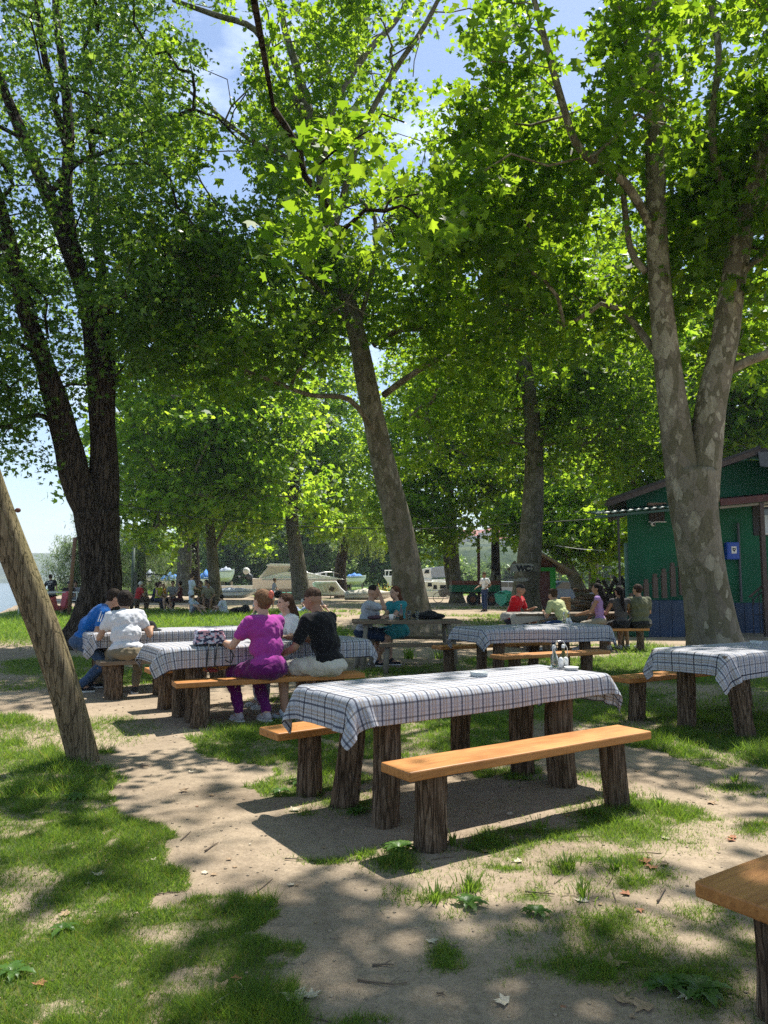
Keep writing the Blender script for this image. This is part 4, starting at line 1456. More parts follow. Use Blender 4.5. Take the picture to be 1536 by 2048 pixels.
def log_table(label, nl, ang, L_, W_, seed, clabel, over, ox=0, oy=0, skew=0, leg_in=(.36, .17), h=.745, leans=None, leg_r=.088, cloth=True, group='log legged picnic tables'):
    """nl: near corner (x, y) of the top at its low-x end; ang: direction of the long side"""
    u = Vector((math.cos(ang), math.sin(ang), 0))
    v = Vector((-math.sin(ang), math.cos(ang), 0))
    c = Vector((nl[0], nl[1], 0)) + u * L_ / 2 + v * W_ / 2
    root = thing('picnic_table', label, 'table', c, ang, group)
    nb = 3
    bw = W_ / nb
    for k in range(nb):
        plank('top_board', (0, -W_ / 2 + bw * (k + .5), h - .025), (L_, bw - .006, .05), root, 'oldwood', 0, seed + k, bevel=.004)
    k = 0
    rg = np.random.default_rng(seed)
    for sx in (-1, 1):
        for sy in (-1, 1):
            x, y = sx * (L_ / 2 - leg_in[0]), sy * (W_ / 2 - leg_in[1])
            dx, dy = (leans[k] if leans else tuple(rg.normal(0, .025, 2)))
            post('leg', (x + dx, y + dy, -.05), (x, y, h - .051), leg_r * rg.uniform(.9, 1.1), root, seed * 11 + k)
            k += 1
    if cloth:
        P, U, V = drape(L_, W_, h + .010, ox, oy, skew, seed, over=over)
        cloth_obj('tablecloth', clabel, P, U, V, c, ang, M['check'], 'checked tablecloths')
    return c, u, v


AN = math.radians(33.5)
uu, vv = Vector((math.cos(AN), math.sin(AN), 0)), Vector((-math.sin(AN), math.cos(AN), 0))


def UV(u, v, z=0.0):
    p = uu * u + vv * v
    return Vector((p.x, p.y, z))


# the empty table in front
q = UV(2.17, 3.58)
T1c, _, _ = log_table('log legged picnic table standing empty in the middle under its checked cloth', (q.x, q.y), AN, 2.1, .70, 3,
                      'checked cotton tablecloth with a pointed hanging corner on the empty middle table', (.19, .20, .155, .19), skew=.012, ox=.0, oy=.01,
                      leans=[(-.03, -.02), (-.05, .06), (.02, .0), (.0, .02)], leg_in=(.33, .17))
bench('honey coloured plank bench on two bark posts in front of the empty middle table', UV(2.23, 3.27), UV(4.12, 3.27), .27, 4, 'honey plank benches', leg_in=.23)
bench('honey plank bench behind the empty middle table', UV(2.10, 4.52), UV(4.05, 4.60), .27, 5, 'honey plank benches', leg_in=.3)

# the table of the woman in magenta
A2 = math.radians(30)
q = G(333, 1300, .76) + Vector((-.10, .17, 0))
T2c, u2, v2 = log_table('log legged picnic table the woman in magenta sits at', (q.x, q.y), A2, 2.3, .74, 6,
                        'checked tablecloth with a backpack lying on it', (.16, .16, .19, .19), skew=.01)
a_, b_ = G(348, 1366, .45), G(712, 1346, .45)
d_ = (b_ - a_).normalized()
bench('honey plank bench under the woman in magenta and the man in a black shirt', a_ + Vector((-.03, .10, 0)), b_ + Vector((.04, .12, 0)), .27, 8, 'honey plank benches', leg_in=.26, leg_r=.085)
bench('honey plank bench at the far side of the table with the backpack', T2c + v2 * .78 - u2 * 1.02, T2c + v2 * .78 + u2 * 1.1, .27, 9, 'honey plank benches', leg_in=.25, leg_r=.085, lean=.05)

# the far left table
A3 = math.radians(32)
q = G(182, 1267, .76)
T3c, u3, v3 = log_table('log legged picnic table the man in a blue shirt leans on', (q.x, q.y), A3, 2.15, .74, 12,
                        'checked tablecloth with a dark hat lying on it', (.2, .16, .19, .19), skew=-.01)
bench('dark weathered plank seat under the woman in a white shirt', T3c - v3 * .70 - u3 * 1.05, T3c - v3 * .70 - u3 * .12, .26, 13, 'weathered benches', mat='oldwood', leg_in=.14, leg_r=.10)
bench('dark weathered plank bench at the far side of the maple-side table', T3c + v3 * .74 - u3 * .95, T3c + v3 * .74 + u3 * .95, .26, 14, 'weathered benches', mat='oldwood', leg_in=.2)

# the middle right table
A4 = math.radians(27)
q = G(969, 1259, .76)
T4c, u4, v4 = log_table('log legged picnic table behind the empty middle one with a cruet on its cloth', (q.x, q.y), A4, 2.25, .80, 16,
                        'checked tablecloth on the empty table between the WC tree and the middle table', (.18, .18, .20, .2), skew=-.02, leg_r=.085)
a_, b_ = G(985, 1313, .45), G(1216, 1301, .45)
bench('honey plank bench in front of the empty table near the WC tree', a_ + Vector((.06, .14, 0)), b_ + Vector((-.02, .13, 0)), .27, 17, 'honey plank benches', leg_in=.3)
bench('honey plank bench behind the empty table near the WC tree', T4c + v4 * .82 - u4 * 1.15, T4c + v4 * .82 + u4 * .9, .27, 18, 'honey plank benches', leg_in=.22)

# the table by the forked plane
A5 = math.radians(30)
q = G(1449, 1309, .76)
T5c, u5, v5 = log_table('log legged picnic table beside the forked plane tree', (q.x, q.y), A5, 2.2, .80, 20,
                        'checked tablecloth on the table beside the forked plane tree', (.19, .18, .2, .2), skew=.03, leg_in=(.3, .15),
                        leans=[(.05, -.10), (.0, .02), (.02, 0), (0, 0)])
bench('honey plank bench behind the table beside the forked plane tree', T5c + v5 * .72 - u5 * 1.22, T5c + v5 * .72 + u5 * 1.0, .27, 21, 'honey plank benches', leg_in=.28)
bench('honey plank bench cut by the picture edge in front of the forked plane table', T5c - v5 * .82 - u5 * .62, T5c - v5 * .82 + u5 * 1.1, .27, 22, 'honey plank benches', leg_in=.28)

# corner of the bench close to the camera
a_ = G(1466, 1790, .45)
bench('honey plank bench whose corner juts in close to the camera', a_, a_ + uu * 1.9, .27, 24, 'honey plank benches', leg_in=.24, leg_r=.085)

# dark plank table with splayed pole legs (the couple)
def trestle(label, c, ang, L_, W_, h, leg, seed, name='plank_table', cat='table', mat='oldwood', legmat='greywood', nb=3, splay=.16, th=.05, lr=.04):
    root = thing(name, label, cat, (c[0], c[1], 0), ang)
    for k in range(nb):
        plank('top_board' if cat == 'table' else 'seat', (0, -W_ / 2 + W_ / nb * (k + .5), h - th / 2), (L_ * (1 + .01 * k), W_ / nb - .008, th), root, mat, 0, seed + k, bevel=.004)
    for sx in (-1, 1):
        for sy in (-1, 1):
            x, y = sx * (L_ / 2 - leg), sy * (W_ / 2 - .08)
            mb = MB().tube([(x + sx * splay * .4, y + sy * splay, -.03), (x, y, h - th - .002)], [lr, lr * .9], 9)
            mb.build('leg', M[legmat], root, smooth=True)
        mb = MB().beam((sx * (L_ / 2 - leg), -W_ / 2 + .05, h - th - .05), (sx * (L_ / 2 - leg), W_ / 2 - .05, h - th - .05), .06, .07)
        mb.build('cross_bar', M[legmat], root)
    return root


T6 = G(812, 1338) + Vector((0, .45, 0))
T6c = Vector((AT(812, 1240, 12.3).x, 12.35, 0))
trestle('dark plank table on splayed pole legs where the couple sits', T6c, math.radians(3), 1.72, .78, .78, .2, 31)
trestle('narrow dark plank bench before the table of the couple', T6c + Vector((.15, -.75, 0)), math.radians(3), 1.15, .26, .46, .12, 35, 'plank_bench', 'bench', nb=1, splay=.1)
trestle('dark plank bench under the man in a grey shirt', T6c + Vector((-.62, .42, 0)), math.radians(84), 1.2, .30, .45, .15, 36, 'plank_bench', 'bench', nb=1, splay=.08)
trestle('dark plank bench under the woman in a teal dress', T6c + Vector((.15, .80, 0)), math.radians(3), 1.7, .28, .46, .15, 37, 'plank_bench', 'bench', nb=1, splay=.08)

# table of the group before the WC hut
T7 = Vector((AT(1105, 1240, 16).x, 16.0, 0))
A7 = math.radians(10)
u7, v7 = Vector((math.cos(A7), math.sin(A7), 0)), Vector((-math.sin(A7), math.cos(A7), 0))
trestle('plank table of the group before the WC hut', T7 + u7 * .35, A7, 2.6, .8, .74, .3, 41, legmat='log', splay=.04, lr=.07)
P, U, V = drape(.95, .62, .748, 0, 0, .15, 77, over=(.12, .12, .16, .12), iters=120)
M['greycloth'] = plain('grey table cover', (.36, .33, .30), .9, .1, 20, .2)
cloth_obj('tablecloth', 'plain grey cover on the end of the table before the WC hut', P, U, V, T7 - u7 * .55 - v7 * .06, A7, M['greycloth'])
bench('plank bench under the person in an olive shirt', T7 - v7 * .75 + u7 * .62, T7 - v7 * .75 + u7 * 1.72, .28, 43, mat='honey', leg_in=.14)
bench('plank bench under the woman with the hair bun', T7 - v7 * .72 - u7 * .6, T7 - v7 * .72 + u7 * .5, .28, 44, mat='oldwood', leg_in=.14)
bench('plank bench under the man in a red shirt leaning on his hand', T7 + v7 * .78 - u7 * .9, T7 + v7 * .78 + u7 * 1.3, .28, 45, mat='oldwood', leg_in=.2)

# far picnic table behind the maple
T8 = Vector((AT(345, 1190, 36.5).x, 36.5, 0))
trestle('long picnic table crowded with people behind the maple', T8 + Vector((-.25, 0, 0)), math.radians(2), 4.6, .9, .78, .5, 51, legmat='log', splay=.02, lr=.09)
bench('plank bench at the near side of the crowded picnic table', T8 + Vector((-2.4, -1.0, 0)), T8 + Vector((2.0, -1.0, 0)), .3, 53, mat='oldwood', leg_in=.3, leg_r=.12)
bench('plank bench at the far side of the crowded picnic table', T8 + Vector((-2.3, .95, 0)), T8 + Vector((1.9, .95, 0)), .3, 54, mat='oldwood', leg_in=.3, leg_r=.12)
# leaning grey pole
pb, pt = G(168, 1522), AT(-30, 920, 5.55)
d_ = pt - pb
mbp = thing('leaning_pole', 'thick cracked weathered pole leaning over at the edge of the grass', 'wooden pole', pb)
path = [(-.02, 0, -.12)] + [tuple(d_ * t + Vector((.035 * math.sin(t * 5), 0, 0))) for t in np.linspace(0, 1.7, 26)]
rad = [.122] + list(np.linspace(.116, .098, 26))


def _pr(a, i, p):
    f = float(vnoise(math.cos(a) * 5, math.sin(a) * 5, p.z * .9 + 4, 77))
    g = float(vnoise(math.cos(a) * 1.2 + 4, math.sin(a) * 1.2, p.z * 1.1, 78))
    cr_ = -0.13 * math.exp(-((((a - 3.4 - .35 * math.sin(p.z * 1.7)) + math.pi) % (2 * math.pi) - math.pi) / .07) ** 2)
    for q_, w_, s_ in ((.4, .05, 1.1), (1.3, .04, 2.0), (2.4, .06, .8), (5.4, .05, 1.5), (3.0, .03, 2.3), (4.0, .035, 1.2)):
        cr_ += -0.07 * math.exp(-((((a - q_ - .15 * math.sin(p.z * s_ + q_)) + math.pi) % (2 * math.pi) - math.pi) / w_) ** 2) * (.4 + .6 * math.sin(p.z * s_ * 1.4 + q_ * 3) ** 2)
    cr_ += -0.09 * math.exp(-((((a - 4.5 + .2 * math.sin(p.z * 2.6)) + math.pi) % (2 * math.pi) - math.pi) / .06) ** 2)
    return .93 + .06 * f + .14 * g * .6 + cr_


MB().tube(path, rad, 120, rfun=_pr).build('shaft', M['old_pole'], mbp, smooth=True)
kn = d_ * .83 + Vector((.125, -.02, .02))
M['rust'] = plain('rusty iron', (.16, .06, .04), .8, .3, 30)
MB().ell(kn, (.022, .018, .018)).build('bolt_head', M['rust'], mbp, smooth=True)

# ------------------------------------------------------------------ things on the tables
def glass_mat(name, col=(.92, .97, .95), rough=.02):
    m, nt, b = new_mat(name)
    b.inputs['Base Color'].default_value = c4(col)
    b.inputs['Roughness'].default_value = rough
    b.inputs['Transmission Weight'].default_value = .92
    b.inputs['IOR'].default_value = 1.35
    return m


M['glass'] = glass_mat('clear glass')
M['ash'] = glass_mat('pressed glass', (.9, .95, .95), .12)
M['ash'].node_tree.nodes['Principled BSDF'].inputs['Transmission Weight'].default_value = .45
M['oil'] = glass_mat('oil', (.75, .62, .2))
M['plastic_w'] = plain('white plastic', (.72, .72, .70), .35, .03, 4, 0)
M['steel'] = plain('steel', (.55, .55, .55), .3, .1, 10, 0, metal=1)
M['black'] = plain('black', (.02, .02, .022), .6, .2, 12, .1)
M['brownglass'] = plain('brown glass', (.05, .022, .01), .12, .1, 8, 0, spec=.8)


def lathe_part(name, prof, c, mat, parent, seg=14):
    return MB().lathe(prof, c, seg).build(name, mat, parent, smooth=True)


def cruet(label, p, s=1.0, group='cruet sets'):
    r = thing('cruet_set', label, 'cruet', p, .5, group)
    MB().box((0, 0, .008), (.17 * s, .10 * s, .012)).build('tray', M['steel'], r, bevel=.002)
    MB().tube([(-.07, 0, .014), (-.07, 0, .15), (-.03, 0, .205), (.03, 0, .205), (.07, 0, .15), (.07, 0, .014)], .0035, 6).build('handle', M['steel'], r, smooth=True)
    for x, y, h, mt, nm in ((-.045, .015, .15, 'glass', 'bottle'), (.045, .015, .15, 'oil', 'bottle')):
        b = lathe_part(nm, [(.026, .015), (.028, .03), (.028, h * .6), (.012, h * .8), (.011, h)], (x, y, 0), M[mt], r)
        lathe_part('stopper', [(.012, h), (.014, h + .01), (.008, h + .028)], (x, y, 0), M['plastic_w'], b, 10)
    for x in (-.035, .012):
        lathe_part('shaker', [(.019, .015), (.02, .07), (.015, .085), (.005, .092)], (x, -.045, 0), M['plastic_w'], r, 12)
    return r


TOP = .756
cruet('cruet set with oil bottles at the far end of the empty middle table', G(1121, 1338, TOP))
cruet('cruet set on the checked cloth near the WC tree', G(1134, 1247, TOP))
# little dish and glass ashtray
p = G(1143, 1342, TOP)
r = thing('dish', 'small white bowl beside the cruet set', 'bowl', p)
lathe_part('bowl', [(.02, 0), (.035, .004), (.052, .028), (.054, .03), (.049, .028), (.03, .008), (.002, .007)], (0, 0, 0), M['plastic_w'], r, 20)
for (px, py, lab) in ((958, 1354, 'clear glass ashtray in the middle of the empty checked table'), (1512, 1289, 'clear glass ashtray on the cloth beside the forked plane')):
    p = G(px, py, TOP)
    r = thing('ashtray', lab, 'ashtray', p, 0, 'glass ashtrays')
    lathe_part('dish', [(.045, 0), (.058, .006), (.062, .035), (.056, .036), (.05, .012), (.002, .01)], (0, 0, 0), M['ash'], r, 24)

# patterned backpack on T2
bm_, nt, b = new_mat('patterned backpack')
vo = _n(nt, 'TexVoronoi', Scale=38.0)
nt.links.new(coords(nt, (1, 1, 1.6)), vo.inputs['Vector'])
sc_ = nt.nodes.new('ShaderNodeSeparateColor')
nt.links.new(vo.outputs['Color'], sc_.inputs[0])
nt.links.new(ramp(nt, sc_.outputs[0], [(0, (.03, .04, .09)), (.4, (.55, .58, .68)), (.7, (.6, .35, .42)), (1, (.75, .75, .78))], 'CONSTANT'), b.inputs['Base Color'])
b.inputs['Roughness'].default_value = .8
p = G(419, 1291, TOP)
bp = thing('backpack', 'patterned white and navy backpack lying on the checked cloth', 'backpack', p, .35)
mb = MB()
for k in range(5):
    mb.box((random.uniform(-.01, .01), 0, .03 + k * .03), (.31 - k * .012, .26, .026), Matrix.Rotation(random.uniform(-.06, .06), 3, 'X'))
bd = mb.build('bag', bm_, bp, bevel=.01)
rm = bd.modifiers.new('r', 'REMESH'); rm.mode = 'VOXEL'; rm.voxel_size = .009
sm = bd.modifiers.new('s', 'SMOOTH'); sm.iterations = 3; sm.factor = .7
MB().box((0, 0, .012), (.30, .25, .022)).build('base_panel', M['black'], bp, bevel=.008)
for k, (x, dz) in enumerate(((-.03, -.26), (.05, -.22))):
    MB().tube([(x, -.10, .03), (x, -.17, .02), (x - .01, -.205, -.05), (x - .02, -.20, dz + .05), (x + .02, -.20, dz)], .008, 6, flat=.5).build('strap', M['black'], bp, smooth=True)
MB().tube([(.12, -.1, .03), (.16, -.19, .01), (.21, -.205, -.08), (.19, -.21, -.16), (.13, -.205, -.13)], .008, 6, flat=.5).build('strap', M['black'], bp, smooth=True)

# black hat on T3, dark bag on the couple's table, bottles, glasses, paper
M['felt'] = plain('black cloth', (.012, .012, .014), .95, .3, 20, .5)


def lump(name, label, cat, p, parts, mat, vox=.012, rz=0.0, group=None, smooth=4, part='body'):
    r = thing(name, label, cat, p, rz, group)
    mb = MB()
    for c, rr in parts:
        mb.ell(c, rr, seg=12, rings=8)
    o = mb.build(part, mat, r, smooth=True)
    m = o.modifiers.new('r', 'REMESH'); m.mode = 'VOXEL'; m.voxel_size = vox; m.use_smooth_shade = True
    s = o.modifiers.new('s', 'SMOOTH'); s.iterations = smooth; s.factor = .6
    return r


lump('hat', 'black soft hat lying on the checked cloth by the woman in white', 'hat', G(297, 1262, TOP), [((0, 0, .05), (.11, .09, .06)), ((.02, 0, .085), (.07, .07, .05)), ((.0, 0, .015), (.19, .14, .016))], M['felt'])
lump('bag', 'black shoulder bag slumped on the dark plank table', 'bag', Vector((T6c.x + .36, T6c.y + .12, .79)), [((0, 0, .05), (.22, .13, .06)), ((-.12, 0, .05), (.15, .10, .05)), ((.15, 0, .04), (.15, .10, .05)), ((.04, 0, .09), (.12, .08, .045))], M['felt'])
lump('pouch', 'small dark purple pouch on the dark plank table', 'pouch', Vector((T6c.x - .52, T6c.y - .12, .785)), [((0, 0, .035), (.12, .06, .035)), ((.05, 0, .045), (.06, .05, .035))], plain('plum', (.06, .03, .045), .7))


def bottle(label, p, mat, h=.24, r=.032, group=None):
    o = thing('bottle', label, 'bottle', p, 0, group)
    lathe_part('body', [(r * .9, 0), (r, .01), (r, h * .58), (r * .42, h * .76), (r * .38, h * .96), (r * .42, h)], (0, 0, 0), mat, o, 14)
    lathe_part('cap', [(r * .45, h + .001), (r * .45, h + .012)], (0, 0, 0), M['steel'], o, 10)
    return o


def tumbler(label, p, h=.13, r=.034, group='drinking glasses', col=None):
    o = thing('drinking_glass', label, 'glass', p, 0, group)
    lathe_part('glass', [(r * .75, 0), (r, h), (r * .93, h), (r * .7, .012), (.002, .01)], (0, 0, 0), M['glass'], o, 14)
    return o


tz6 = .785
bottle('brown beer bottle on the dark plank table', Vector((T6c.x - .08, T6c.y - .15, tz6)), M['brownglass'])
tumbler('tall glass nearest the woman in teal', Vector((T6c.x + .18, T6c.y - .12, tz6)), .15)
tumbler('tall glass beside the beer bottle', Vector((T6c.x + .05, T6c.y - .05, tz6)), .15)
r = thing('mug', 'white mug with dark print beside the purple pouch', 'mug', Vector((T6c.x - .24, T6c.y - .16, tz6)))
lathe_part('cup', [(.035, 0), (.04, .09), (.036, .09), (.03, .01), (.002, .008)], (0, 0, 0), M['plastic_w'], r)
MB().tube([(.038, 0, .075), (.062, 0, .07), (.065, 0, .04), (.038, 0, .02)], .005, 6).build('handle', M['plastic_w'], r, smooth=True)
M['paper'] = plain('paper', (.72, .70, .66), .8, .04, 5, .1)
c_ = G(612, 1277, TOP + .01)
ppr = thing('menu_sheet', 'open sheet of paper held between the woman in magenta and the black shirt', 'paper', c_, A2 + .1)
mb = MB()
vs = []
for i in range(9):
    x = -.24 + i * .06
    for j in range(2):
        vs.append((x, -.16 + .32 * j, .012 + .10 * max(0, x + .02) * (1 if j else .7) + .004 * math.sin(i)))
mb.add(vs, [(2 * i, 2 * i + 2, 2 * i + 3, 2 * i + 1) for i in range(8)])
o = mb.build('sheet', M['paper'], ppr, smooth=True)
o.modifiers.new('t', 'SOLIDIFY').thickness = .001
lump('shoe', 'pink toy shoe lying on the bench behind the backpack', 'shoe', G(420, 1346, .46), [((0, 0, .03), (.06, .03, .028)), ((.05, 0, .025), (.05, .03, .02))], plain('pink rubber', (.5, .08, .1), .5))

# ------------------------------------------------------------------ lettering
def text_obj(name, body, size, mat, parent, loc, rot, extrude=.003, offset=0.0, shear=0.0):
    cu = bpy.data.curves.new(name, 'FONT')
    cu.body = body
    cu.size = size
    cu.extrude = extrude
    cu.offset = offset
    cu.shear = shear
    cu.align_x, cu.align_y = 'CENTER', 'CENTER'
    t = bpy.data.objects.new('tmp', cu)
    me = bpy.data.meshes.new_from_object(t)
    bpy.data.objects.remove(t)
    me.materials.clear()
    return link(name, me, mat, parent, loc, rot)



# ------------------------------------------------------------------ people
SKIN = {}
FOLD = bpy.data.textures.new('folds', 'CLOUDS'); FOLD.noise_scale = .07; FOLD.noise_depth = 2
FOLDH = bpy.data.textures.new('strands', 'CLOUDS'); FOLDH.noise_scale = .025; FOLDH.noise_depth = 2


def skin(tone):
    if tone not in SKIN:
        c = {'fair': (.52, .31, .22), 'mid': (.42, .24, .155), 'tan': (.34, .18, .11), 'dark': (.26, .14, .09)}[tone]
        m, nt, b = new_mat('skin')
        nt.links.new(ramp(nt, noise(nt, coords(nt), 12, 3), [(.3, tuple(x * .88 for x in c)), (.7, c)]), b.inputs['Base Color'])
        b.inputs['Roughness'].default_value = .55
        b.inputs['Subsurface Weight'].default_value = .08
        b.inputs['Subsurface Radius'].default_value = (.02, .008, .004)
        SKIN[tone] = m
    return SKIN[tone]


HAIRM = {}


def hair_mat(c):
    if c not in HAIRM:
        m, nt, b = new_mat('hair')
        n = noise(nt, coords(nt, (1, 1, .15)), 90, 3)
        nt.links.new(ramp(nt, n, [(.3, tuple(x * .5 for x in c)), (.7, tuple(min(1, x * 1.4) for x in c))]), b.inputs['Base Color'])
        b.inputs['Roughness'].default_value = .75
        b.inputs['Specular IOR Level'].default_value = .15
        bumpn(nt, b, n, .6, .01)
        HAIRM[c] = m
    return HAIRM[c]


def ik(a, c, l1, l2, pole):
    """middle joint of a two-bone chain a-b-c, bending towards pole"""
    a, c, pole = Vector(a), Vector(c), Vector(pole)
    d = c - a
    L_ = d.length
    if L_ > (l1 + l2) * .995:
        c = a + d.normalized() * (l1 + l2) * .995
        d = c - a
        L_ = d.length
    n = d.normalized()
    x = (l1 * l1 - l2 * l2 + L_ * L_) / (2 * L_)
    h = math.sqrt(max(l1 * l1 - x * x, 0))
    p = pole - n * pole.dot(n)
    p = p.normalized() if p.length > 1e-5 else n.orthogonal().normalized()
    return a + n * x + p * h, c


def remesh_part(mb, name, mat, root, vox, it=4, fac=.6):
    o = mb.build(name, mat, root, smooth=True)
    m = o.modifiers.new('r', 'REMESH'); m.mode = 'VOXEL'; m.voxel_size = vox; m.use_smooth_shade = True
    s = o.modifiers.new('s', 'SMOOTH'); s.iterations = it; s.factor = fac
    if name in ('shirt', 'dress', 'trousers', 'shorts', 'hair') and vox < .02:
        dm = o.modifiers.new('folds', 'DISPLACE')
        dm.texture = FOLD if name != 'hair' else FOLDH
        dm.texture_coords = 'LOCAL'
        dm.strength = .034 if name != 'hair' else .018
        dm.mid_level = .5
    return o


def person(label, loc, yaw, pose='sit', s=1.0, tone='mid', shirt=(.5, .5, .5), legs=(.05, .06, .1), legcover='long', sleeve=.55,
           hair=(.04, .025, .015), hairstyle='short', lean=0.0, side=0.0, twist=0.0, head=(0, 0), hl=None, hr=None, fl=None, fr=None,
           seat=.45, bulk=1.0, vox=.016, shoes=(.6, .6, .6), hip=None, female=False, detail=False, group=None, skirt=False, cap=None, glasses=False, hand_r=None, socks=None, noshoe=False):
    """local frame: faces +y, x to its right-hand side ... z up; hands (hl, hr) and ankles (fl, fr) are targets in that frame"""
    root = thing('person', label, 'person', loc, yaw, group)
    root.scale = (s, s, s)
    V = Vector
    if hip is None:
        hip = {'sit': (0, 0, seat / s + .095), 'stand': (0, 0, .93), 'ground': (0, 0, .10), 'lie': (0, 0, .11)}[pose]
    hip = V(hip)
    Rt = Matrix.Rotation(-lean, 3, 'X')
    Rs = Matrix.Rotation(side, 3, 'Y')
    R0 = Rs @ Rt                                  # torso frame: z up along the spine
    Rtw = R0 @ Matrix.Rotation(twist, 3, 'Z')
    up = R0 @ V((0, 0, 1))
    if lean > .25:                                # a rounded back when leaning
        mid = hip + Rs @ Matrix.Rotation(-lean * .65, 3, 'X') @ V((0, 0, .26))
        neck = mid + Rs @ Matrix.Rotation(-lean * 1.3, 3, 'X') @ V((0, 0, .25))
        up2 = (neck - mid).normalized()
    else:
        mid, neck, up2 = hip + up * .26, hip + up * .51, up
    Rc = Rtw if lean <= .25 else (Rs @ Matrix.Rotation(-lean * 1.2, 3, 'X') @ Matrix.Rotation(twist, 3, 'Z'))
    sw = (.165 if female else .185) * (.9 + .1 * bulk)
    hw = .095 if female else .088
    shl, shr = neck + Rc @ V((-sw, 0, -.045)), neck + Rc @ V((sw, 0, -.045))
    Rh = R0 if pose != 'lie' else R0
    hipl, hipr = hip + Rs @ V((-hw, 0, 0)), hip + Rs @ V((hw, 0, 0))
    hd = V((0, .055, .155))
    Rhead = Matrix.Rotation(head[0], 3, 'Z') @ Matrix.Rotation(head[1], 3, 'X')
    hc = neck + up2 * .045 + Rhead @ V((0, .02, .0)) + V((0, 0, .125)) + (up2 - V((0, 0, 1))) * .05
    # default limbs
    if fl is None:
        fl = {'sit': (-.11, .40, .08), 'stand': (-.10, .02, .08), 'ground': (-.13, .66, .08), 'lie': (-.1, .8, .08)}[pose]
    if fr is None:
        fr = {'sit': (.11, .38, .08), 'stand': (.10, -.02, .08), 'ground': (.13, .60, .08), 'lie': (.12, .72, .08)}[pose]
    if hl is None:
        hl = {'sit': (-.17, .38, .62), 'stand': (-.26, .06, .84), 'ground': (-.2, .45, .35), 'lie': (-.3, .1, .1)}[pose]
    if hr is None:
        hr = {'sit': (.17, .38, .62), 'stand': (.26, .06, .84), 'ground': (.2, .45, .35), 'lie': (.3, .1, .1)}[pose]
    upz = V((0, 1, .4)) if pose in ('sit', 'ground', 'lie') else V((0, 1, 0))
    kl, fl = ik(hipl, fl, .43, .42, upz + V((-.25, 0, .6 if pose != 'stand' else 0)))
    kr, fr = ik(hipr, fr, .43, .42, upz + V((.25, 0, .6 if pose != 'stand' else 0)))
    el, hl = ik(shl, hl, .29, .26, V((-.55, -.3, -1.1)))
    er, hr = ik(shr, hr, .29, .26, V((.55, -.3, -1.1)))
    b = bulk
    body = MB()
    # trunk
    body.ell(hip + up * .02, (.155 * b, .115 * b, .12), R0)
    body.ell(mid - up * .05, (.135 * b, .095 * b, .14), R0)
    body.ell(mid + up2 * .12, (.155 * b, .10 * b, .16), Rc)
    body.cone2(shl, shr, .058, .058)
    body.cone2(neck - up2 * .06, neck + (hc - neck) * .55, .062, .052)
    # head
    body.ell(hc, (.074, .092, .100), Rhead)
    body.ell(hc + Rhead @ V((0, .028, -.055)), (.056, .066, .062), Rhead)
    if vox < .02:
        body.cone2(hc + Rhead @ V((0, .085, .0)), hc + Rhead @ V((0, .108, -.028)), .010, .015, 8)
        body.ell(hc + Rhead @ V((0, .088, -.062)), (.024, .012, .010), Rhead, 8, 6)
        for q in (-1, 1):
            body.ell(hc + Rhead @ V((q * .076, -.004, -.015)), (.012, .022, .032), Rhead, 8, 6)
    # limbs
    for hp, k, f in ((hipl, kl, fl), (hipr, kr, fr)):
        body.cone2(hp, k, .082 * b, .055)
        cm = k.lerp(f, .3) - V((0, .018, 0))
        body.cone2(k, cm, .053, .056)
        body.cone2(cm, f, .055, .036)
    for sh, e, h, side_, in ((shl, el, hl, -1), (shr, er, hr, 1)):
        body.cone2(sh, e, .050 * (.8 + .2 * b), .038)
        body.cone2(e, h, .040, .027)
        d = (h - e).normalized()
        if detail:
            palm = h + d * .045
            x = d.cross(V((0, 0, 1)))
            x = x.normalized() if x.length > .1 else V((1, 0, 0))
            dn = V((0, 0, -1))
            Rp = Matrix((x, d, x.cross(d))).transposed()
            body.ell(palm, (.040, .050, .018), Rp)
            for j, l_ in enumerate((.066, .076, .071, .055)):
                o_ = palm + d * .035 + x * (-.030 + .020 * j)
                m_ = o_ + d * l_ * .5 + dn * .006
                body.cone2(o_, m_, .0105, .010, 8)
                body.cone2(m_, m_ + d * l_ * .38 + dn * l_ * .32, .010, .0085, 8)
            t_ = palm - x * side_ * .032 - d * .02
            body.cone2(t_, t_ - x * side_ * .026 + d * .042, .012, .010, 8)
        else:
            body.cone2(h, h + d * .10 + V((0, 0, -.02)), .030, .020)
    for f in (fl, fr):
        body.cone2(f, f + V((0, .10, -.045)), .036, .028)
    remesh_part(body, 'body', skin(tone), root, vox, 3, .55)
    # shirt
    e_ = .014 + .004 * (b > 1.05)
    if shirt is not None:
        sh_ = MB()
        sh_.ell(hip + up * .03, (.160 * b + e_, .12 * b + e_, .115), R0)
        sh_.ell(mid - up * .05, (.143 * b + e_, .103 * b + e_, .15), R0)
        sh_.ell(mid + up2 * .12, (.160 * b + e_, .105 * b + e_, .165), Rc)
        sh_.cone2(shl, shr, .062 + e_ * .5, .062 + e_ * .5)
        if female:
            for q in (-1, 1):
                sh_.ell(mid + up2 * .10 + Rc @ V((q * .07, .085, 0)), (.065, .06, .065), Rc)
        for sh2, e2 in ((shl, el), (shr, er)):
            if sleeve > 0:
                sh_.cone2(sh2, sh2.lerp(e2, sleeve), .060 + e_ * .4, .056 + e_ * .6)
            if sleeve >= 1:
                hh = hl if sh2 is shl else hr
                sh_.cone2(e2, e2.lerp(hh, .9), .05, .04)
        if skirt:
            for hp, k in ((hipl, kl), (hipr, kr)):
                sh_.cone2(hp, k, .11, .10)
            sh_.cone2(kl, kr, .09, .09)
            sh_.ell((hip + (kl + kr) / 2) / 2, (.15, .22, .08))
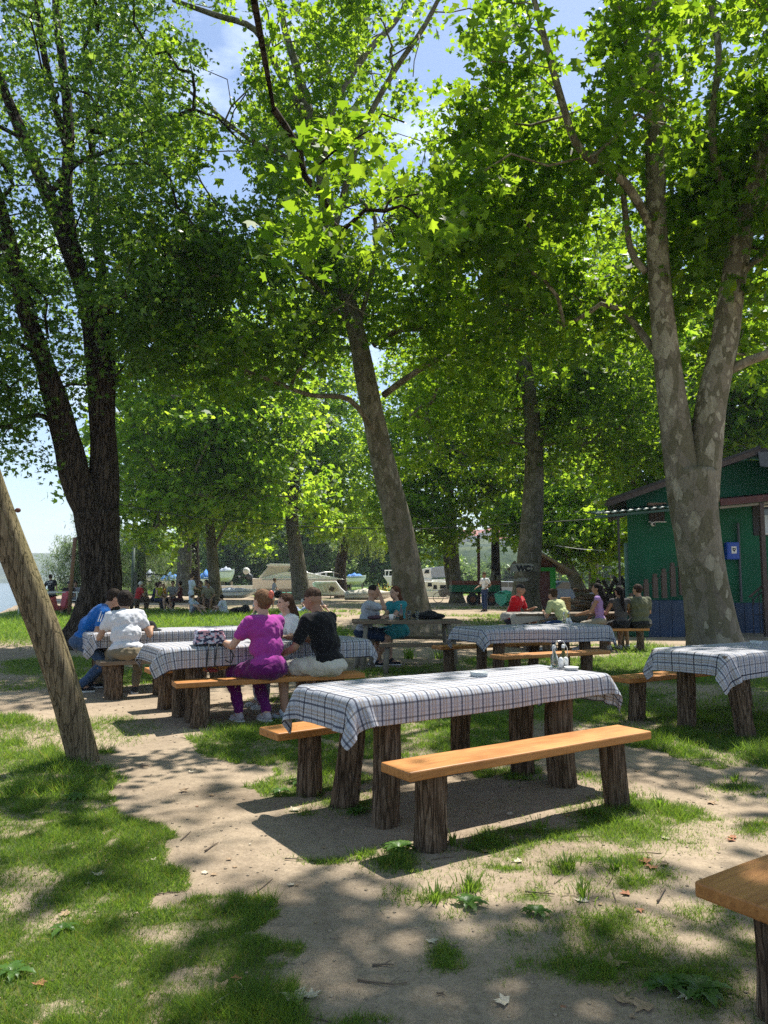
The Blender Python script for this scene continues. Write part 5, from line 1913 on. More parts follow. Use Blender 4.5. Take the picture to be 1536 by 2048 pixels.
        remesh_part(sh_, 'dress' if skirt else 'shirt', FAB(shirt), root, max(vox, .014), 3, .5)
    # trousers / shorts
    if legs is not None:
        tr = MB()
        tr.ell(hip - V((0, .01 if pose == 'sit' else 0, .005)), (.165 * b + .012, .135 * b + .012, .115), R0 if pose == 'stand' else Rs)
        for hp, k, f in ((hipl, kl, fl), (hipr, kr, fr)):
            if legcover == 'short':
                tr.cone2(hp, hp.lerp(k, .80), .092 * b + .008, .082)
            else:
                tr.cone2(hp, k, .092 * b + .006, .068)
                if legcover == 'long':
                    tr.cone2(k, k.lerp(f, .45) - V((0, .01, 0)), .067, .066)
                    tr.cone2(k.lerp(f, .45) - V((0, .01, 0)), k.lerp(f, .93), .064, .050)
        remesh_part(tr, 'shorts' if legcover == 'short' else 'trousers', FAB(legs), root, max(vox, .014), 3, .5)
    # shoes
    if not noshoe:
        for f in (fl, fr):
            so = MB()
            so.ell(f + V((0, -.015, -.035)), (.040, .055, .045))
            so.ell(f + V((0, .10, -.05)), (.045, .085, .030))
            so.ell(f + V((0, .02, .0)), (.042, .045, .038))
            sh = remesh_part(so, 'shoe', FAB(shoes), root, .014, 2, .5)
            MB().prism([(-.036, -.06), (.034, -.06), (.046, .06), (.036, .165), (0, .185), (-.034, .165), (-.046, .06)], .022, 'z', -.086).build('sole', M['plastic_w'], sh, loc=f)
    if socks:
        for k, f in ((kl, fl), (kr, fr)):
            MB().cone2(f.lerp(k, .02), f.lerp(k, .25), .046, .05).build('sock', FAB(socks), root, smooth=True)
    # hair
    if hairstyle != 'bald':
        hm = hair_mat(hair)
        ha = MB()
        ha.ell(hc + Rhead @ V((0, -.016, .022)), (.083, .096, .095), Rhead)
        if hairstyle in ('long', 'tail', 'bun', 'up'):
            ha.ell(hc + Rhead @ V((0, -.035, -.02)), (.080, .070, .085), Rhead)
        if hairstyle == 'long':
            bk = neck - up2 * .02 + Rc @ V((0, -.09, 0))
            ha.cone2(hc + Rhead @ V((0, -.06, -.03)), bk, .07, .075)
            ha.cone2(bk, bk + Rc @ V((.02, -.02, -.20)), .075, .04)
        if hairstyle == 'tail':
            t0 = hc + Rhead @ V((0, -.095, .03))
            t1 = neck + Rc @ V((0, -.13, -.06))
            ha.cone2(t0, t1, .035, .045)
            ha.cone2(t1, t1 + Rc @ V((.02, -.02, -.20)), .045, .022)
        if hairstyle in ('bun', 'up'):
            ha.ell(hc + Rhead @ V((0, -.105, .03 if hairstyle == 'bun' else -.01)), (.045, .04, .05), Rhead)
        if hairstyle == 'bob':
            ha.ell(hc + Rhead @ V((0, -.03, .0)), (.098, .095, .118), Rhead)
        if hairstyle in ('short', 'long', 'tail', 'bun', 'up'):
            ha.ell(hc + Rhead @ V((0, -.032, .015)), (.088, .086, .098), Rhead)
        if hairstyle == 'fade':
            ha = MB().ell(hc + Rhead @ V((0, -.004, .040)), (.076, .092, .078), Rhead)
        remesh_part(ha, 'hair', hm, root, .012, 2, .5)
    if detail or glasses:
        for q in (-1, 1):
            MB().ell(hc + Rhead @ V((q * .030, .086, .006)), (.013, .008, .009) if not glasses else (.026, .012, .018), Rhead, 8, 6).build('lens' if glasses else 'eye', M['black'], root, smooth=True)
    if cap:
        cp = MB()
        cp.ell(hc + Rhead @ V((0, -.008, .045)), (.09, .104, .075), Rhead)
        cp.ell(hc + Rhead @ V((0, .11, .05)), (.065, .06, .010), Rhead)
        remesh_part(cp, 'cap', FAB(cap), root, .013, 2, .4)
    root['_j'] = 0
    del root['_j']
    return root, dict(hc=hc, neck=neck, mid=mid, hip=hip, Rc=Rc, R0=R0, shl=shl, shr=shr, el=el, er=er, hl=hl, hr=hr, kl=kl, kr=kr, Rhead=Rhead, up2=up2, Rs=Rs)


def yaw_to(dx, dy):
    return math.atan2(-dx, dy)


MAG = (.36, .045, .29)
# woman in magenta, seen from behind at the near bench
ps = G(530, 1357, .45) + Vector((0, .10, 0))
ya = yaw_to(v2.x, v2.y)
r_, J = person('person in a magenta tee and purple leggings seen from behind', (ps.x + .02, ps.y - .04, 0), ya + .10, 'sit', 1.0, 'fair', MAG, (.12, .012, .11), 'long',
               .55, (.16, .085, .045), 'up', .22, 0, .1, (.35, -.1), (-.34, .42, .80), (.12, .50, .80), (-.18, .26, .085), (.02, .05, .10), bulk=1.14, vox=.0125,
               shoes=(.45, .40, .42), female=True, detail=True)
M['clip'] = plain('coral plastic', (.6, .14, .09), .4, .2, 20)
MB().ell(J['hc'] + J['Rhead'] @ Vector((0, -.135, .045)), (.030, .02, .045)).build('hair_clip', M['clip'], r_, smooth=True)

# man in black tee, white shorts, turned away
ps = G(652, 1351, .45) + Vector((0, .10, 0))
r_, J = person('person in a black tee and white shorts sitting sideways on the honey bench', (ps.x + .02, ps.y - .02, 0), ya + .45, 'sit', 1.04, 'tan', (.012, .012, .014), (.62, .58, .50), 'short',
               .7, (.075, .045, .03), 'fade', .30, .0, .0, (.4, -.15), (-.30, .42, .60), (-.05, .5, .78), (-.30, .30, .085), (.16, .34, .085), bulk=1.12, vox=.0125,
               shoes=(.5, .55, .62), detail=True)
mb = MB()   # a plain pale print on the back
# girl in white opposite
ps = AT(583, 1215, 8.75)
person('girl in a white tee with brown hair looking over at the far side', (ps.x, ps.y, 0), yaw_to(-.8, -.55), 'sit', .93, 'fair', (.68, .68, .68), (.3, .3, .33), 'long',
       .5, (.07, .035, .02), 'long', .12, 0, 0, (.0, -.1), (-.2, .4, .78), (.2, .35, .6), bulk=.86, vox=.014, female=True, detail=True)

# woman in white tee and khaki at T3, man in blue opposite
ps = T3c - v3 * .70 - u3 * .72
r_, J = person('person in a white tee and khaki trousers on a dark plank seat', (ps.x, ps.y, 0), yaw_to(v3.x, v3.y) - .15, 'sit', 1.0, 'mid', (.62, .63, .68), (.20, .165, .11), 'long',
               .5, (.02, .014, .012), 'bob', .35, -.04, 0, (.35, -.2), (-.25, .38, .78), (.32, .34, .80), (-.12, .42, .085), (.14, .26, .085), bulk=1.22, vox=.014,
               shoes=(.03, .03, .03), female=True, detail=True)
ps = T3c - u3 * .98 + v3 * .16
r_, J = person('person in a blue tee with white sleeve stripes leaning on the table beside the maple', (ps.x - .1, ps.y, 0), yaw_to(u3.x, u3.y) - .2, 'sit', 1.02, 'mid', (.012, .12, .42), (.045, .085, .17), 'long',
               .6, (.03, .02, .015), 'short', .62, .05, 0, (.1, -.35), (-.02, .55, .79), (.30, .42, .79), (-.16, .10, .085), (.2, .0, .085), hip=(0, 0, .62), bulk=1.05, vox=.014,
               shoes=(.02, .02, .025), detail=True)
for k in range(3):
    a0 = J['shr'].lerp(J['er'], .1 + .0 * k) + Vector((.055, -.03 + .028 * k, .035))
    a1 = J['shr'].lerp(J['er'], .55) + Vector((.055, -.03 + .028 * k, .02))
    MB().beam(a0, a1, .009, .006).build('sleeve_stripe', FAB((.75, .75, .75)), r_)

# the couple
ps = Vector((AT(728, 1200, 12.75).x, 12.75, 0))
person('person in a grey tee and dark shorts eating at the dark plank table', ps, yaw_to(1, -.12), 'sit', 1.03, 'mid', (.36, .39, .44), (.025, .04, .075), 'short', .6,
       (.02, .016, .014), 'fade', .22, 0, 0, (0, -.25), (-.10, .45, .78), (.02, .26, 1.17), (-.1, .42, .085), (.12, .22, .085), bulk=1.1, vox=.0135, detail=True, shoes=(.03, .03, .04))
ps = Vector((AT(800, 1200, 13.15).x, 13.15, 0))
person('person in a teal dress with long reddish hair at the dark plank table', ps, yaw_to(-.75, -.66), 'sit', 1.0, 'fair', (.03, .24, .27), None, 'short', .45,
       (.10, .04, .022), 'long', .18, 0, .1, (.1, -.05), (.0, .5, .80), (-.12, .48, .80), (-.08, .40, .085), (.1, .45, .085), bulk=1.0, vox=.0135, female=True, skirt=True, detail=True, shoes=(.35, .3, .26))

# standing man
ps = G(970, 1223)
person('person standing in a white tee and jeans with sunglasses and a hand on the hip', ps, yaw_to(-.75, -.5), 'stand', 1.07, 'tan', (.72, .73, .75), (.03, .055, .14), 'long', .6,
       (.1, .06, .04), 'fade', 0, 0, 0, (0.1, 0), (-.24, .16, 1.02), (.30, .24, 1.02), vox=.018, glasses=True, shoes=(.04, .03, .03))

# the group before the hut
ps = T7 + v7 * .74 - u7 * .62
person('person in a red tee resting his cheek on his hand before the WC hut', ps, yaw_to(.75, -.5), 'sit', 1.05, 'tan', (.50, .012, .02), (.03, .03, .05), 'short', .6,
       (.03, .028, .03), 'fade', .28, 0, 0, (.1, -.15), (-.10, .42, .78), (.02, .17, 1.10), bulk=1.12, vox=.016, detail=True)
ps = T7 - v7 * .66 - u7 * .02
person('person in a pale green tee with a hair bun bending over the grey cloth', ps, yaw_to(-.6, .8), 'sit', 1.0, 'mid', (.50, .53, .27), (.02, .05, .15), 'long', .6,
       (.06, .035, .02), 'bun', .48, 0, 0, (.1, -.4), (-.1, .45, .78), (.15, .45, .78), bulk=1.05, vox=.016, female=True)
ps = T7 - v7 * .62 + u7 * .78
person('girl in a lilac sleeveless top with long dark hair tied half up', ps, yaw_to(-.8, .35), 'sit', .98, 'tan', (.36, .22, .48), (.3, .27, .22), 'short', .0,
       (.010, .007, .006), 'long', .06, 0, 0, (.2, 0), (-.15, .4, .75), (.2, .3, .6), bulk=.84, vox=.016, female=True, seat=.5)
ps = T7 - v7 * .75 + u7 * 1.18
person('person in a grey sleeveless top with a dark ponytail on the plank bench', ps, yaw_to(-.1, 1), 'sit', .98, 'tan', (.07, .065, .068), (.015, .015, .018), 'short', .0,
       (.012, .008, .007), 'tail', .12, 0, 0, (.3, 0), (-.2, .42, .78), (.2, .42, .78), bulk=.9, vox=.016, female=True)
ps = T7 - v7 * .75 + u7 * 1.60
person('broad person in an olive tee with curly brown hair on the plank bench', ps, yaw_to(-.1, 1), 'sit', 1.02, 'mid', (.12, .125, .075), (.02, .02, .02), 'short', .6,
       (.035, .018, .012), 'short', .12, 0, 0, (.5, 0), (-.25, .40, .85), (.2, .42, .78), bulk=1.3, vox=.016, shoes=(.35, .38, .4))

# the far crowd: table behind the maple, boys on the grass
def far(label, px, py, Y, yaw, pose, **k):
    p = AT(px, py, Y)
    return person(label, (p.x, Y, 0), yaw, pose, vox=.026, **k)


far('white haired person in a red tee at the crowded picnic table', 275, 1200, 35.4, yaw_to(.7, .6), 'sit', s=1.1, tone='fair', shirt=(.45, .03, .03), legs=(.1, .07, .05), hair=(.7, .68, .65), bulk=1.2, lean=.2)
far('person in navy half hidden behind the yellow top', 307, 1200, 36.0, yaw_to(1, .1), 'sit', s=1.05, shirt=(.02, .03, .10), legs=(.03, .03, .06), lean=.2)
far('person in a yellow top and navy shorts sitting sideways on the far bench', 315, 1200, 35.2, yaw_to(.9, -.3), 'sit', s=1.08, tone='fair', shirt=(.52, .52, .03), legs=(.015, .02, .06), legcover='short', sleeve=0, hairstyle='tail', hair=(.08, .04, .03), lean=.15, fl=(-.05, .75, .08), fr=(.1, .45, .08), female=True)
far('child in orange behind the crowded picnic table', 326, 1200, 37.5, yaw_to(.3, -1), 'sit', s=.95, shirt=(.6, .28, .03), legs=(.3, .2, .1), hair=(.2, .1, .03))
far('person in a grey tee with a dark shoulder strap at the crowded table', 345, 1200, 37.4, yaw_to(.1, -1), 'sit', s=1.12, shirt=(.3, .3, .3), legs=(.02, .02, .02), sleeve=.6)
far('person in a maroon sleeveless top with bobbed dark hair on the bench end', 360, 1200, 35.3, yaw_to(-.9, -.2), 'sit', s=1.1, tone='tan', shirt=(.10, .015, .02), legs=(.06, .02, .02), legcover='short', sleeve=0, hair=(.015, .01, .01), female=True, fl=(-.1, .3, .08))
far('boy standing in white football kit beside the crowded table', 382, 1200, 31.5, yaw_to(.75, .6), 'stand', s=1.0, tone='fair', shirt=(.52, .58, .68), legs=(.5, .56, .68), legcover='short', hair=(.05, .03, .02), hl=(-.1, .28, 1.08), hr=(.15, .3, 1.05), socks=(.6, .6, .62), shoes=(.05, .07, .12), bulk=.85)
far('boy in white sitting on the grass with knees up beside the standing boy', 387, 1200, 31.4, yaw_to(.9, -.3), 'ground', s=.98, tone='fair', shirt=(.42, .48, .58), legs=(.1, .1, .14), legcover='short', hair=(.08, .05, .03), lean=-.1, bulk=.88, fl=(-.1, .6, .08), fr=(.12, .5, .1))
far('boy in white kit hunched on the grass beside the black backpacks', 452, 1205, 32.0, yaw_to(-.95, .3), 'ground', s=1.0, tone='fair', shirt=(.55, .58, .68), legs=(.55, .56, .62), legcover='short', hair=(.02, .015, .012), lean=.35, bulk=.9, socks=(.6, .6, .62))
far('person in a dark patterned top at the far end of the crowded table', 401, 1200, 35.6, yaw_to(-.3, -.9), 'sit', s=1.1, tone='tan', shirt=(.10, .08, .03), legs=(.12, .08, .06), legcover='short')
far('person in a white and black top behind the far end of the crowded table', 412, 1196, 37.5, yaw_to(-.2, -1), 'sit', s=1.18, shirt=(.45, .45, .5), legs=(.02, .02, .03), hair=(.02, .015, .012))
far('person in an olive grey tee on the bench by the far plane trunk', 417, 1200, 35.0, yaw_to(.1, -1), 'sit', s=1.08, tone='tan', shirt=(.25, .23, .16), legs=(.08, .03, .03), legcover='short', hair=(.02, .015, .01), lean=.25)
far('boy in white bent over on the grass behind the magenta tee', 515, 1205, 31.5, yaw_to(.5, -.8), 'ground', s=1.0, tone='fair', shirt=(.5, .55, .65), legs=(.35, .4, .55), legcover='short', lean=.4, bulk=.9)
far('boy in white with a grey head leaning back on the grass', 528, 1205, 31.2, yaw_to(-.4, -.8), 'ground', s=1.0, tone='mid', shirt=(.5, .5, .55), legs=(.3, .3, .4), legcover='short', lean=.1, bulk=.9)
far('boy in pale kit holding a black backpack before the cruiser', 546, 1200, 38.0, yaw_to(.8, .2), 'stand', s=.92, tone='fair', shirt=(.36, .40, .55), legs=(.4, .42, .52), legcover='short', hair=(.12, .07, .04), hl=(.1, .32, 1.0), hr=(.12, .35, .9), bulk=.88, lean=.12)
far('boy in white sitting upright on the grass under the dinghy', 613, 1205, 34.5, yaw_to(.2, -1), 'ground', s=1.0, tone='fair', shirt=(.55, .55, .6), legs=(.4, .42, .5), legcover='short', lean=-.05, bulk=.88)
far('boy in pale blue lying on his side in the grass', 600, 1214, 32.3, yaw_to(-1, .1), 'ground', s=.98, tone='mid', shirt=(.30, .38, .58), legs=(.35, .4, .55), legcover='short', hair=(.02, .015, .012), lean=-1.0, bulk=.88, fl=(-.1, .78, .08), fr=(.1, .7, .2), hl=(-.25, -.2, .1), hr=(.25, -.2, .1))
far('boy in dark shorts sprawled on the grass next to the black shirt', 632, 1210, 33.2, yaw_to(.8, -.5), 'ground', s=.98, tone='fair', shirt=(.3, .3, .36), legs=(.02, .02, .03), legcover='short', lean=.3, bulk=.88)
# by the lake
r_, J = far('person in a black tee with white lettering standing near the lake', 103, 1200, 33.0, yaw_to(.1, 1), 'stand', s=1.0, tone='fair', shirt=(.02, .02, .024), legs=(.45, .42, .38), legcover='short', hair=(.05, .03, .02), side=-.15, head=(.6, -.2), hl=(-.32, .2, 1.0), bulk=1.05)
for (t_, z_, w_) in (('PLAN', .02, .11), ('team', -.065, .07)):
    text_obj('lettering', t_, w_, M['plastic_w'], r_, J['mid'] + Vector((-.01, -.128, .16 + z_)), (math.pi / 2, -.15, 0), .004)
far('child in an orange shirt bending beside the leaning pole', 98, 1215, 32.4, yaw_to(.9, .2), 'ground', s=.9, tone='fair', shirt=(.60, .20, .03), legs=(.05, .05, .06), legcover='short', lean=.35)
far('person in a dark cap and shirt sitting by the white trimmed rail', 138, 1205, 34.5, yaw_to(.2, -1), 'sit', s=1.1, tone='tan', shirt=(.03, .02, .02), legs=(.02, .02, .02), cap=(.02, .02, .03), lean=.1)
far('person with dark hair close against the maple trunk', 150, 1205, 35.0, yaw_to(.2, -1), 'sit', s=1.1, tone='tan', shirt=(.3, .3, .32), legs=(.02, .02, .02), hair=(.015, .01, .01))

# ------------------------------------------------------------------ the green house
HY = 20.6
M['green_wall'] = plain('green render', (.003, .088, .042), .8, .28, 1.1, .35, dist=.01)
M['navy'] = plain('navy paint', (.012, .035, .085), .6, .3, 2.5, .2)
M['brownpaint'] = plain('brown paint', (.062, .045, .040), .65, .25, 8, .2)
M['redpaint'] = plain('dark red paint', (.07, .020, .018), .6, .25, 6, .2)
M['greenmetal'] = plain('green sheet metal', (.014, .06, .045), .45, .3, 5, .1)
M['greypanel'] = plain('dark grey panel', (.055, .065, .085), .5, .12, 3, .05)
M['whiteframe'] = plain('white frame', (.7, .7, .7), .5, .06, 6, 0)
M['bluebox'] = plain('blue enamel', (.012, .07, .42), .35, .08, 6, 0)
M['darkglass'] = plain('window glass', (.02, .025, .03), .08, .2, 2, 0, spec=.9)
M['blackmetal'] = plain('black metal', (.018, .018, .022), .5, .2, 14, .1)
M['curtain'] = plain('lace curtain', (.50, .58, .66), .9, .12, 9, .3)


def hx(px, py=1100, Y=HY):
    return AT(px, py, Y).x


def hz(py, Y=HY, px=1400):
    return AT(px, py, Y).z


X0 = hx(1256)
house = thing('green_house', 'dark green rendered house with a shallow pitched roof behind the forked plane tree', 'house', (X0, HY, 0))
W1, Dp = 9.5, 6.0
zl, zr = hz(992) + .0, hz(912)           # wall top at low end and where the roof peaks
xp = hx(1492) - X0
wall = MB().prism([(0, .82), (W1, .82), (W1, zr - .3), (xp + .1, zr - .12), (0, zl - .05)], Dp, 'y', 0).build('wall', M['green_wall'], house)
# dado boards, each its own
bw = .24
for k in range(int(W1 / bw)):
    MB().box((bw * (k + .5), .0 + .02, .41), (bw - .012, .06, .83)).build('dado_board', M['navy'], house, bevel=.004)
MB().box((W1 / 2, .2, .40), (W1, .3, .80)).build('dado_backing', M['black'], house)
# main roof: fascia and sheet
sl = math.atan2(zr - zl, xp)
for nm, mt, dz, th, y0, dy in (('roof', 'black', .07, .07, -.75, Dp + 1.2), ('fascia', 'brownpaint', -.02, .17, -.72, .05)):
    a = Vector((-.75, y0 + dy / 2, zl - .75 * math.tan(sl) + dz))
    b = Vector((xp + .15, y0 + dy / 2, zr + .15 * math.tan(sl) + dz))
    MB().beam(a, b, dy, th).build(nm, M[mt], house)
a = Vector((xp + .15, -.45 + .9 * 0, zr - .05)); b = Vector((W1, -.45, zr - .75))
MB().beam(Vector((xp + .15, -.1, zr + .05)), Vector((W1, -.1, zr - .65)), 1.2, .08).build('roof', M['black'], house)
# rafters seen under the eave
for k in range(9):
    x = -.6 + k * .52
    z = zl + x * math.tan(sl)
    MB().box((x, -.38, z - .045), (.07, .62, .09), Matrix.Rotation(-0, 3, 'Y')).build('rafter', M['brownpaint'], house)
# lower awning of corrugated sheet
zaw_l, zaw_r = hz(1016, HY - 1.0) - .02, hz(984, HY - 1.0)
ax0, ax1 = hx(1184, 1010, HY - 1) - X0, W1
xm = hx(1432, 1000, HY - 1.1) - X0


def corr(name, x0, x1, z0, z1, y0, y1, drop, mat):
    n = int((x1 - x0) / .05)
    vs, fs = [], []
    for i in range(n + 1):
        t = i / n
        x = x0 + (x1 - x0) * t
        z = z0 + (z1 - z0) * t + .022 * math.cos(i * math.pi / 2.0)
        vs += [(x, y0, z - drop), (x, y1, z)]
    fs = [(2 * i, 2 * i + 2, 2 * i + 3, 2 * i + 1) for i in range(n)]
    o = MB().add(vs, fs).build(name, mat, house, smooth=True)
    o.modifiers.new('t', 'SOLIDIFY').thickness = .012
    return o


zz = lambda x: zaw_l + (zaw_r - zaw_l) * (x - ax0) / (hx(1536, 1000, HY - 1) - X0 - ax0)
corr('awning_sheet', ax0, xm, zz(ax0), zz(xm), -1.25, -.02, .16, M['greenmetal'])
corr('awning_sheet', xm + .02, ax1, zz(xm) + .03, zz(ax1) + .03, -1.35, -.02, .16, M['redpaint'])
MB().beam((ax0, -1.22, zz(ax0) - .24), (xm, -1.22, zz(xm) - .24), .05, .06).build('awning_beam', M['greenmetal'], house)
MB().beam((xm, -1.34, zz(xm) - .18), (ax1, -1.34, zz(ax1) - .18), .05, .17).build('awning_beam', M['redpaint'], house)
MB().beam((xm, -1.30, zz(xm) - .31), (ax1, -1.30, zz(ax1) - .31), .05, .06).build('awning_beam', M['greywood'], house)
for px_, yy, mt, r_w in ((1238, -1.22, 'blackmetal', .05), (1526, -1.3, 'brownpaint', .11)):
    x = hx(px_, 1100, HY + yy) - X0
    MB().box((x, yy, (zz(x) - .28) / 2), (r_w, r_w, zz(x) - .28)).build('awning_post', M[mt], house, bevel=.004)
# small vent window with a brown lintel
x0, x1, z0, z1 = hx(1300) - X0, hx(1331) - X0, hz(1043), hz(1011)
w_ = MB()
w_.box(((x0 + x1) / 2, -.012, (z0 + z1) / 2), (x1 - x0, .03, z1 - z0))
wo_ = w_.build('window', M['black'], house)
for k in range(4):
    MB().box((x0 + (x1 - x0) * (k + .5) / 4, -.035, (z0 + z1) / 2), (.02, .015, z1 - z0)).build('bar', M['brownpaint'], wo_)
MB().box(((x0 + x1) / 2, -.05, z1 + .03), (x1 - x0 + .08, .06, .08)).build('lintel', plain('bare wood', (.26, .16, .1), .8), wo_)
MB().box(((x0 + x1) / 2, -.04, z0 - .015), (x1 - x0 + .06, .05, .02)).build('sill', M['whiteframe'], wo_)
# window at the picture edge
x0, x1, z0, z1 = hx(1508) - X0, hx(1610) - X0, hz(1071), hz(1010)
wi = MB().box(((x0 + x1) / 2, -.012, (z0 + z1) / 2), (x1 - x0, .04, z1 - z0)).build('window', M['black'], house)
MB().box(((x0 + x1) / 2 + .14, -.04, (z0 + z1) / 2), (x1 - x0 - .26, .02, z1 - z0 - .1)).build('pane', M['darkglass'], wi)
for xx in (x0 + .22, (x0 + x1) / 2 + .1, x1 - .03):
    MB().box((xx, -.055, (z0 + z1) / 2), (.05, .03, z1 - z0 - .06)).build('frame', M['whiteframe'], wi)
for z_ in (z0 + .04, z1 - .04):
    MB().box(((x0 + x1) / 2 + .12, -.052, z_), (x1 - x0 - .26, .028, .045)).build('frame', M['whiteframe'], wi)
vs = []
for i in range(30):
    t = i / 29
    vs += [(x0 + .27 + (x1 - x0 - .4) * t, -.062 - .012 * math.sin(i * 1.7), z0 + .07), (x0 + .27 + (x1 - x0 - .4) * t, -.062 - .01 * math.sin(i * 1.7), z0 + .55)]
MB().add(vs, [(2 * i, 2 * i + 2, 2 * i + 3, 2 * i + 1) for i in range(29)]).build('curtain', M['curtain'], wi, smooth=True)
MB().tube([(xp * .93, -.08, .85), (xp * .93, -.08, 3.0)], .035, 8).build('drain_pipe', M['greypanel'], house)
# low green block at the corner behind + a downpipe strip
MB().box((-.05, .35, hz(1100) / 2 + .1), (.12, .5, hz(1100) + .2)).build('corner_panel', plain('teal panel', (.12, .26, .24), .6), house)
for ch in house.children:
    for v_ in ch.data.vertices:
        if v_.co.y > 0.02 and not ch.name.startswith(('dado', 'rafter', 'post')):
            v_.co.x += .335 * v_.co.y
# camera, blue box, grey panel: things of their own on the wall
r = thing('security_camera', 'small white dome camera under the vent window of the green house', 'camera', (hx(1305), HY - .06, hz(1047)))
MB().ell((0, -.05, -.02), (.07, .07, .07)).build('dome', M['plastic_w'], r, smooth=True)
MB().ell((0.01, -.10, -.03), (.04, .035, .04)).build('lens', M['black'], r, smooth=True)
MB().box((0, 0, .0), (.06, .1, .06)).build('bracket', M['plastic_w'], r)
r = thing('wall_box', 'blue metal box with a small white sticker on the green wall', 'box', (hx(1460), HY - .1, hz(1102)))
hh = hz(1084) - hz(1118)
MB().box((0, 0, 0), (.34, .17, hh)).build('case', M['bluebox'], r, bevel=.01)
MB().box((.0, -.09, 0), (.29, .012, hh - .06)).build('door', M['bluebox'], r, bevel=.003)
MB().box((.02, -.098, .02), (.14, .004, .19)).build('sticker', M['whiteframe'], r)
MB().prism([(-.045, .05), (.045, .05), (.04, -.0), (0, -.055), (-.04, -.0)], .003, 'y', -.104).build('emblem', M['black'], r).location = (.02, 0, .02)
MB().box((.02, -.1055, .036), (.03, .003, .03)).build('emblem_mark', M['whiteframe'], r)
r = thing('roof_panel', 'dark grey sheet propped at the roof peak of the green house', 'panel', (hx(1494), HY - .85, hz(940)))
MB().prism([(0, .36), (1.6, .30), (1.6, -.38), (.32, -.42), (.30, -.06), (.04, -.02)], .03, 'y', 0).build('sheet', M['greypanel'], r, bevel=.004)
# navy block (stair side) and post railing with chain rising to the trunk
blk = thing('stair_block', 'navy painted wooden stair side standing before the green wall', 'stair', (hx(1294, 1230, HY - 1.4), HY - 1.4, 0))
xw = hx(1420, 1230, HY - 1.4) - hx(1294, 1230, HY - 1.4)
for k in range(5):
    MB().box((xw * (k + .5) / 5, .35, .46), (xw / 5 - .008, .7, .92)).build('panel', M['navy'], blk, bevel=.006)
MB().box((-.16, .3, .22), (.36, .7, .42), Matrix.Rotation(.0, 3, 'Y')).build('green_step', M['green_wall'], blk, bevel=.01)
rail = thing('post_railing', 'brown wooden posts joined by a sagging rope climbing along the green wall', 'railing', (hx(1277, 1230, HY - 1.5), HY - 1.5, 0))
prev = None
ox_ = hx(1277, 1230, HY - 1.5)
for k, (px_, pt_, pb_) in enumerate([(1263, 1186, 1262), (1277, 1170, 1240), (1293, 1158, 1225), (1311, 1147, 1196), (1329, 1137, 1196), (1347, 1125, 1193), (1364, 1114, 1190)]):
    x = hx(px_, 1200, HY - 1.5) - ox_
    z0, z1 = max(hz(pb_, HY - 1.5), .02), hz(pt_, HY - 1.5)
    MB().prism([(-.06, 0), (.06, 0), (.06, z1 - z0 - .12), (.035, z1 - z0 - .08), (.05, z1 - z0 - .03), (0.02, z1 - z0), (-.02, z1 - z0), (-.05, z1 - z0 - .03), (-.035, z1 - z0 - .08), (-.06, z1 - z0 - .12)],
               .09, 'y', -.045).build('post', M['brownpaint'], rail, loc=(x, 0, z0))
    top = Vector((x, -.02, z1 - .1))
    if prev is not None:
        mid_ = (prev + top) / 2 - Vector((0, 0, .07))
        MB().tube([prev, prev.lerp(mid_, .5) - Vector((0, 0, .02)), mid_, mid_.lerp(top, .5) - Vector((0, 0, .02)), top], .014, 6).build('rope', M['black'], rail, smooth=True)
    prev = top
# handrail at the picture edge
hr_ = thing('iron_handrail', 'dark iron stair handrail beside the window of the green house', 'railing', (hx(1500, 1230, HY - 1.2), HY - 1.2, 0))
ox_ = hx(1500, 1230, HY - 1.2)
zf = lambda py: hz(py, HY - 1.2)
MB().tube([(0, 0, zf(1194)), (.45, 0, zf(1166)), (1.1, 0, zf(1120))], .03, 6).build('top_rail', M['brownpaint'], hr_)
MB().tube([(0.1, 0, zf(1210)), (.12, 0, zf(1198)), (.3, 0, zf(1186)), (.5, 0, zf(1176))], .018, 6).build('scroll', M['blackmetal'], hr_)
for k in range(6):
    x = .08 + k * .17
    MB().tube([(x, 0, .05), (x, 0, zf(1192) + x * .55)], .012, 5).build('baluster', M['blackmetal'], hr_)
MB().tube([(0.05, 0, .55), (1.1, 0, .58)], .012, 5).build('mid_rail', M['blackmetal'], hr_)

# ------------------------------------------------------------------ WC hut, boards, woodpile, crosses
hutY = 33.0
hx0 = AT(1063, 1180, hutY).x
hut = thing('toilet_hut', 'small brown wooden WC hut with a bright green door frame and plank roof', 'hut', (hx0, hutY, 0))
wd = AT(1112, 1180, hutY).x - hx0
ht = AT(1100, 1135, hutY).z
pk = AT(1075, 1109, hutY).z
M['hutbrown'] = plain('hut boards', (.13, .055, .04), .7, .2, 5, .2)
M['hutgreen'] = plain('bright green paint', (.03, .33, .06), .6, .1, 4, .1)
nbd = 8
for k in range(nbd):
    x = wd * (k + .5) / nbd
    MB().box((x, .9, ht / 2), (wd / nbd - .01, 1.8, ht)).build('wall_board', M['hutbrown'], hut)
MB().prism([(-.1, ht), (wd + .1, ht), (wd * .3, pk)], 1.7, 'y', .05).build('gable', M['hutbrown'], hut)
MB().box((wd * .53, -.02, ht * .47), (wd * .5, .05, ht * .84)).build('door', plain('maroon door', (.10, .045, .05), .6, .15, 5), hut)
for (x, z, sx, sz) in ((wd * .2, ht / 2, .22, ht), (wd * .87, ht / 2, .24, ht), (wd * .53, ht - .08, wd * .9, .16)):
    MB().box((x, -.05 if sz > 1 else -.07, z), (sx, .04, sz)).build('door_frame', M['hutgreen'], hut)
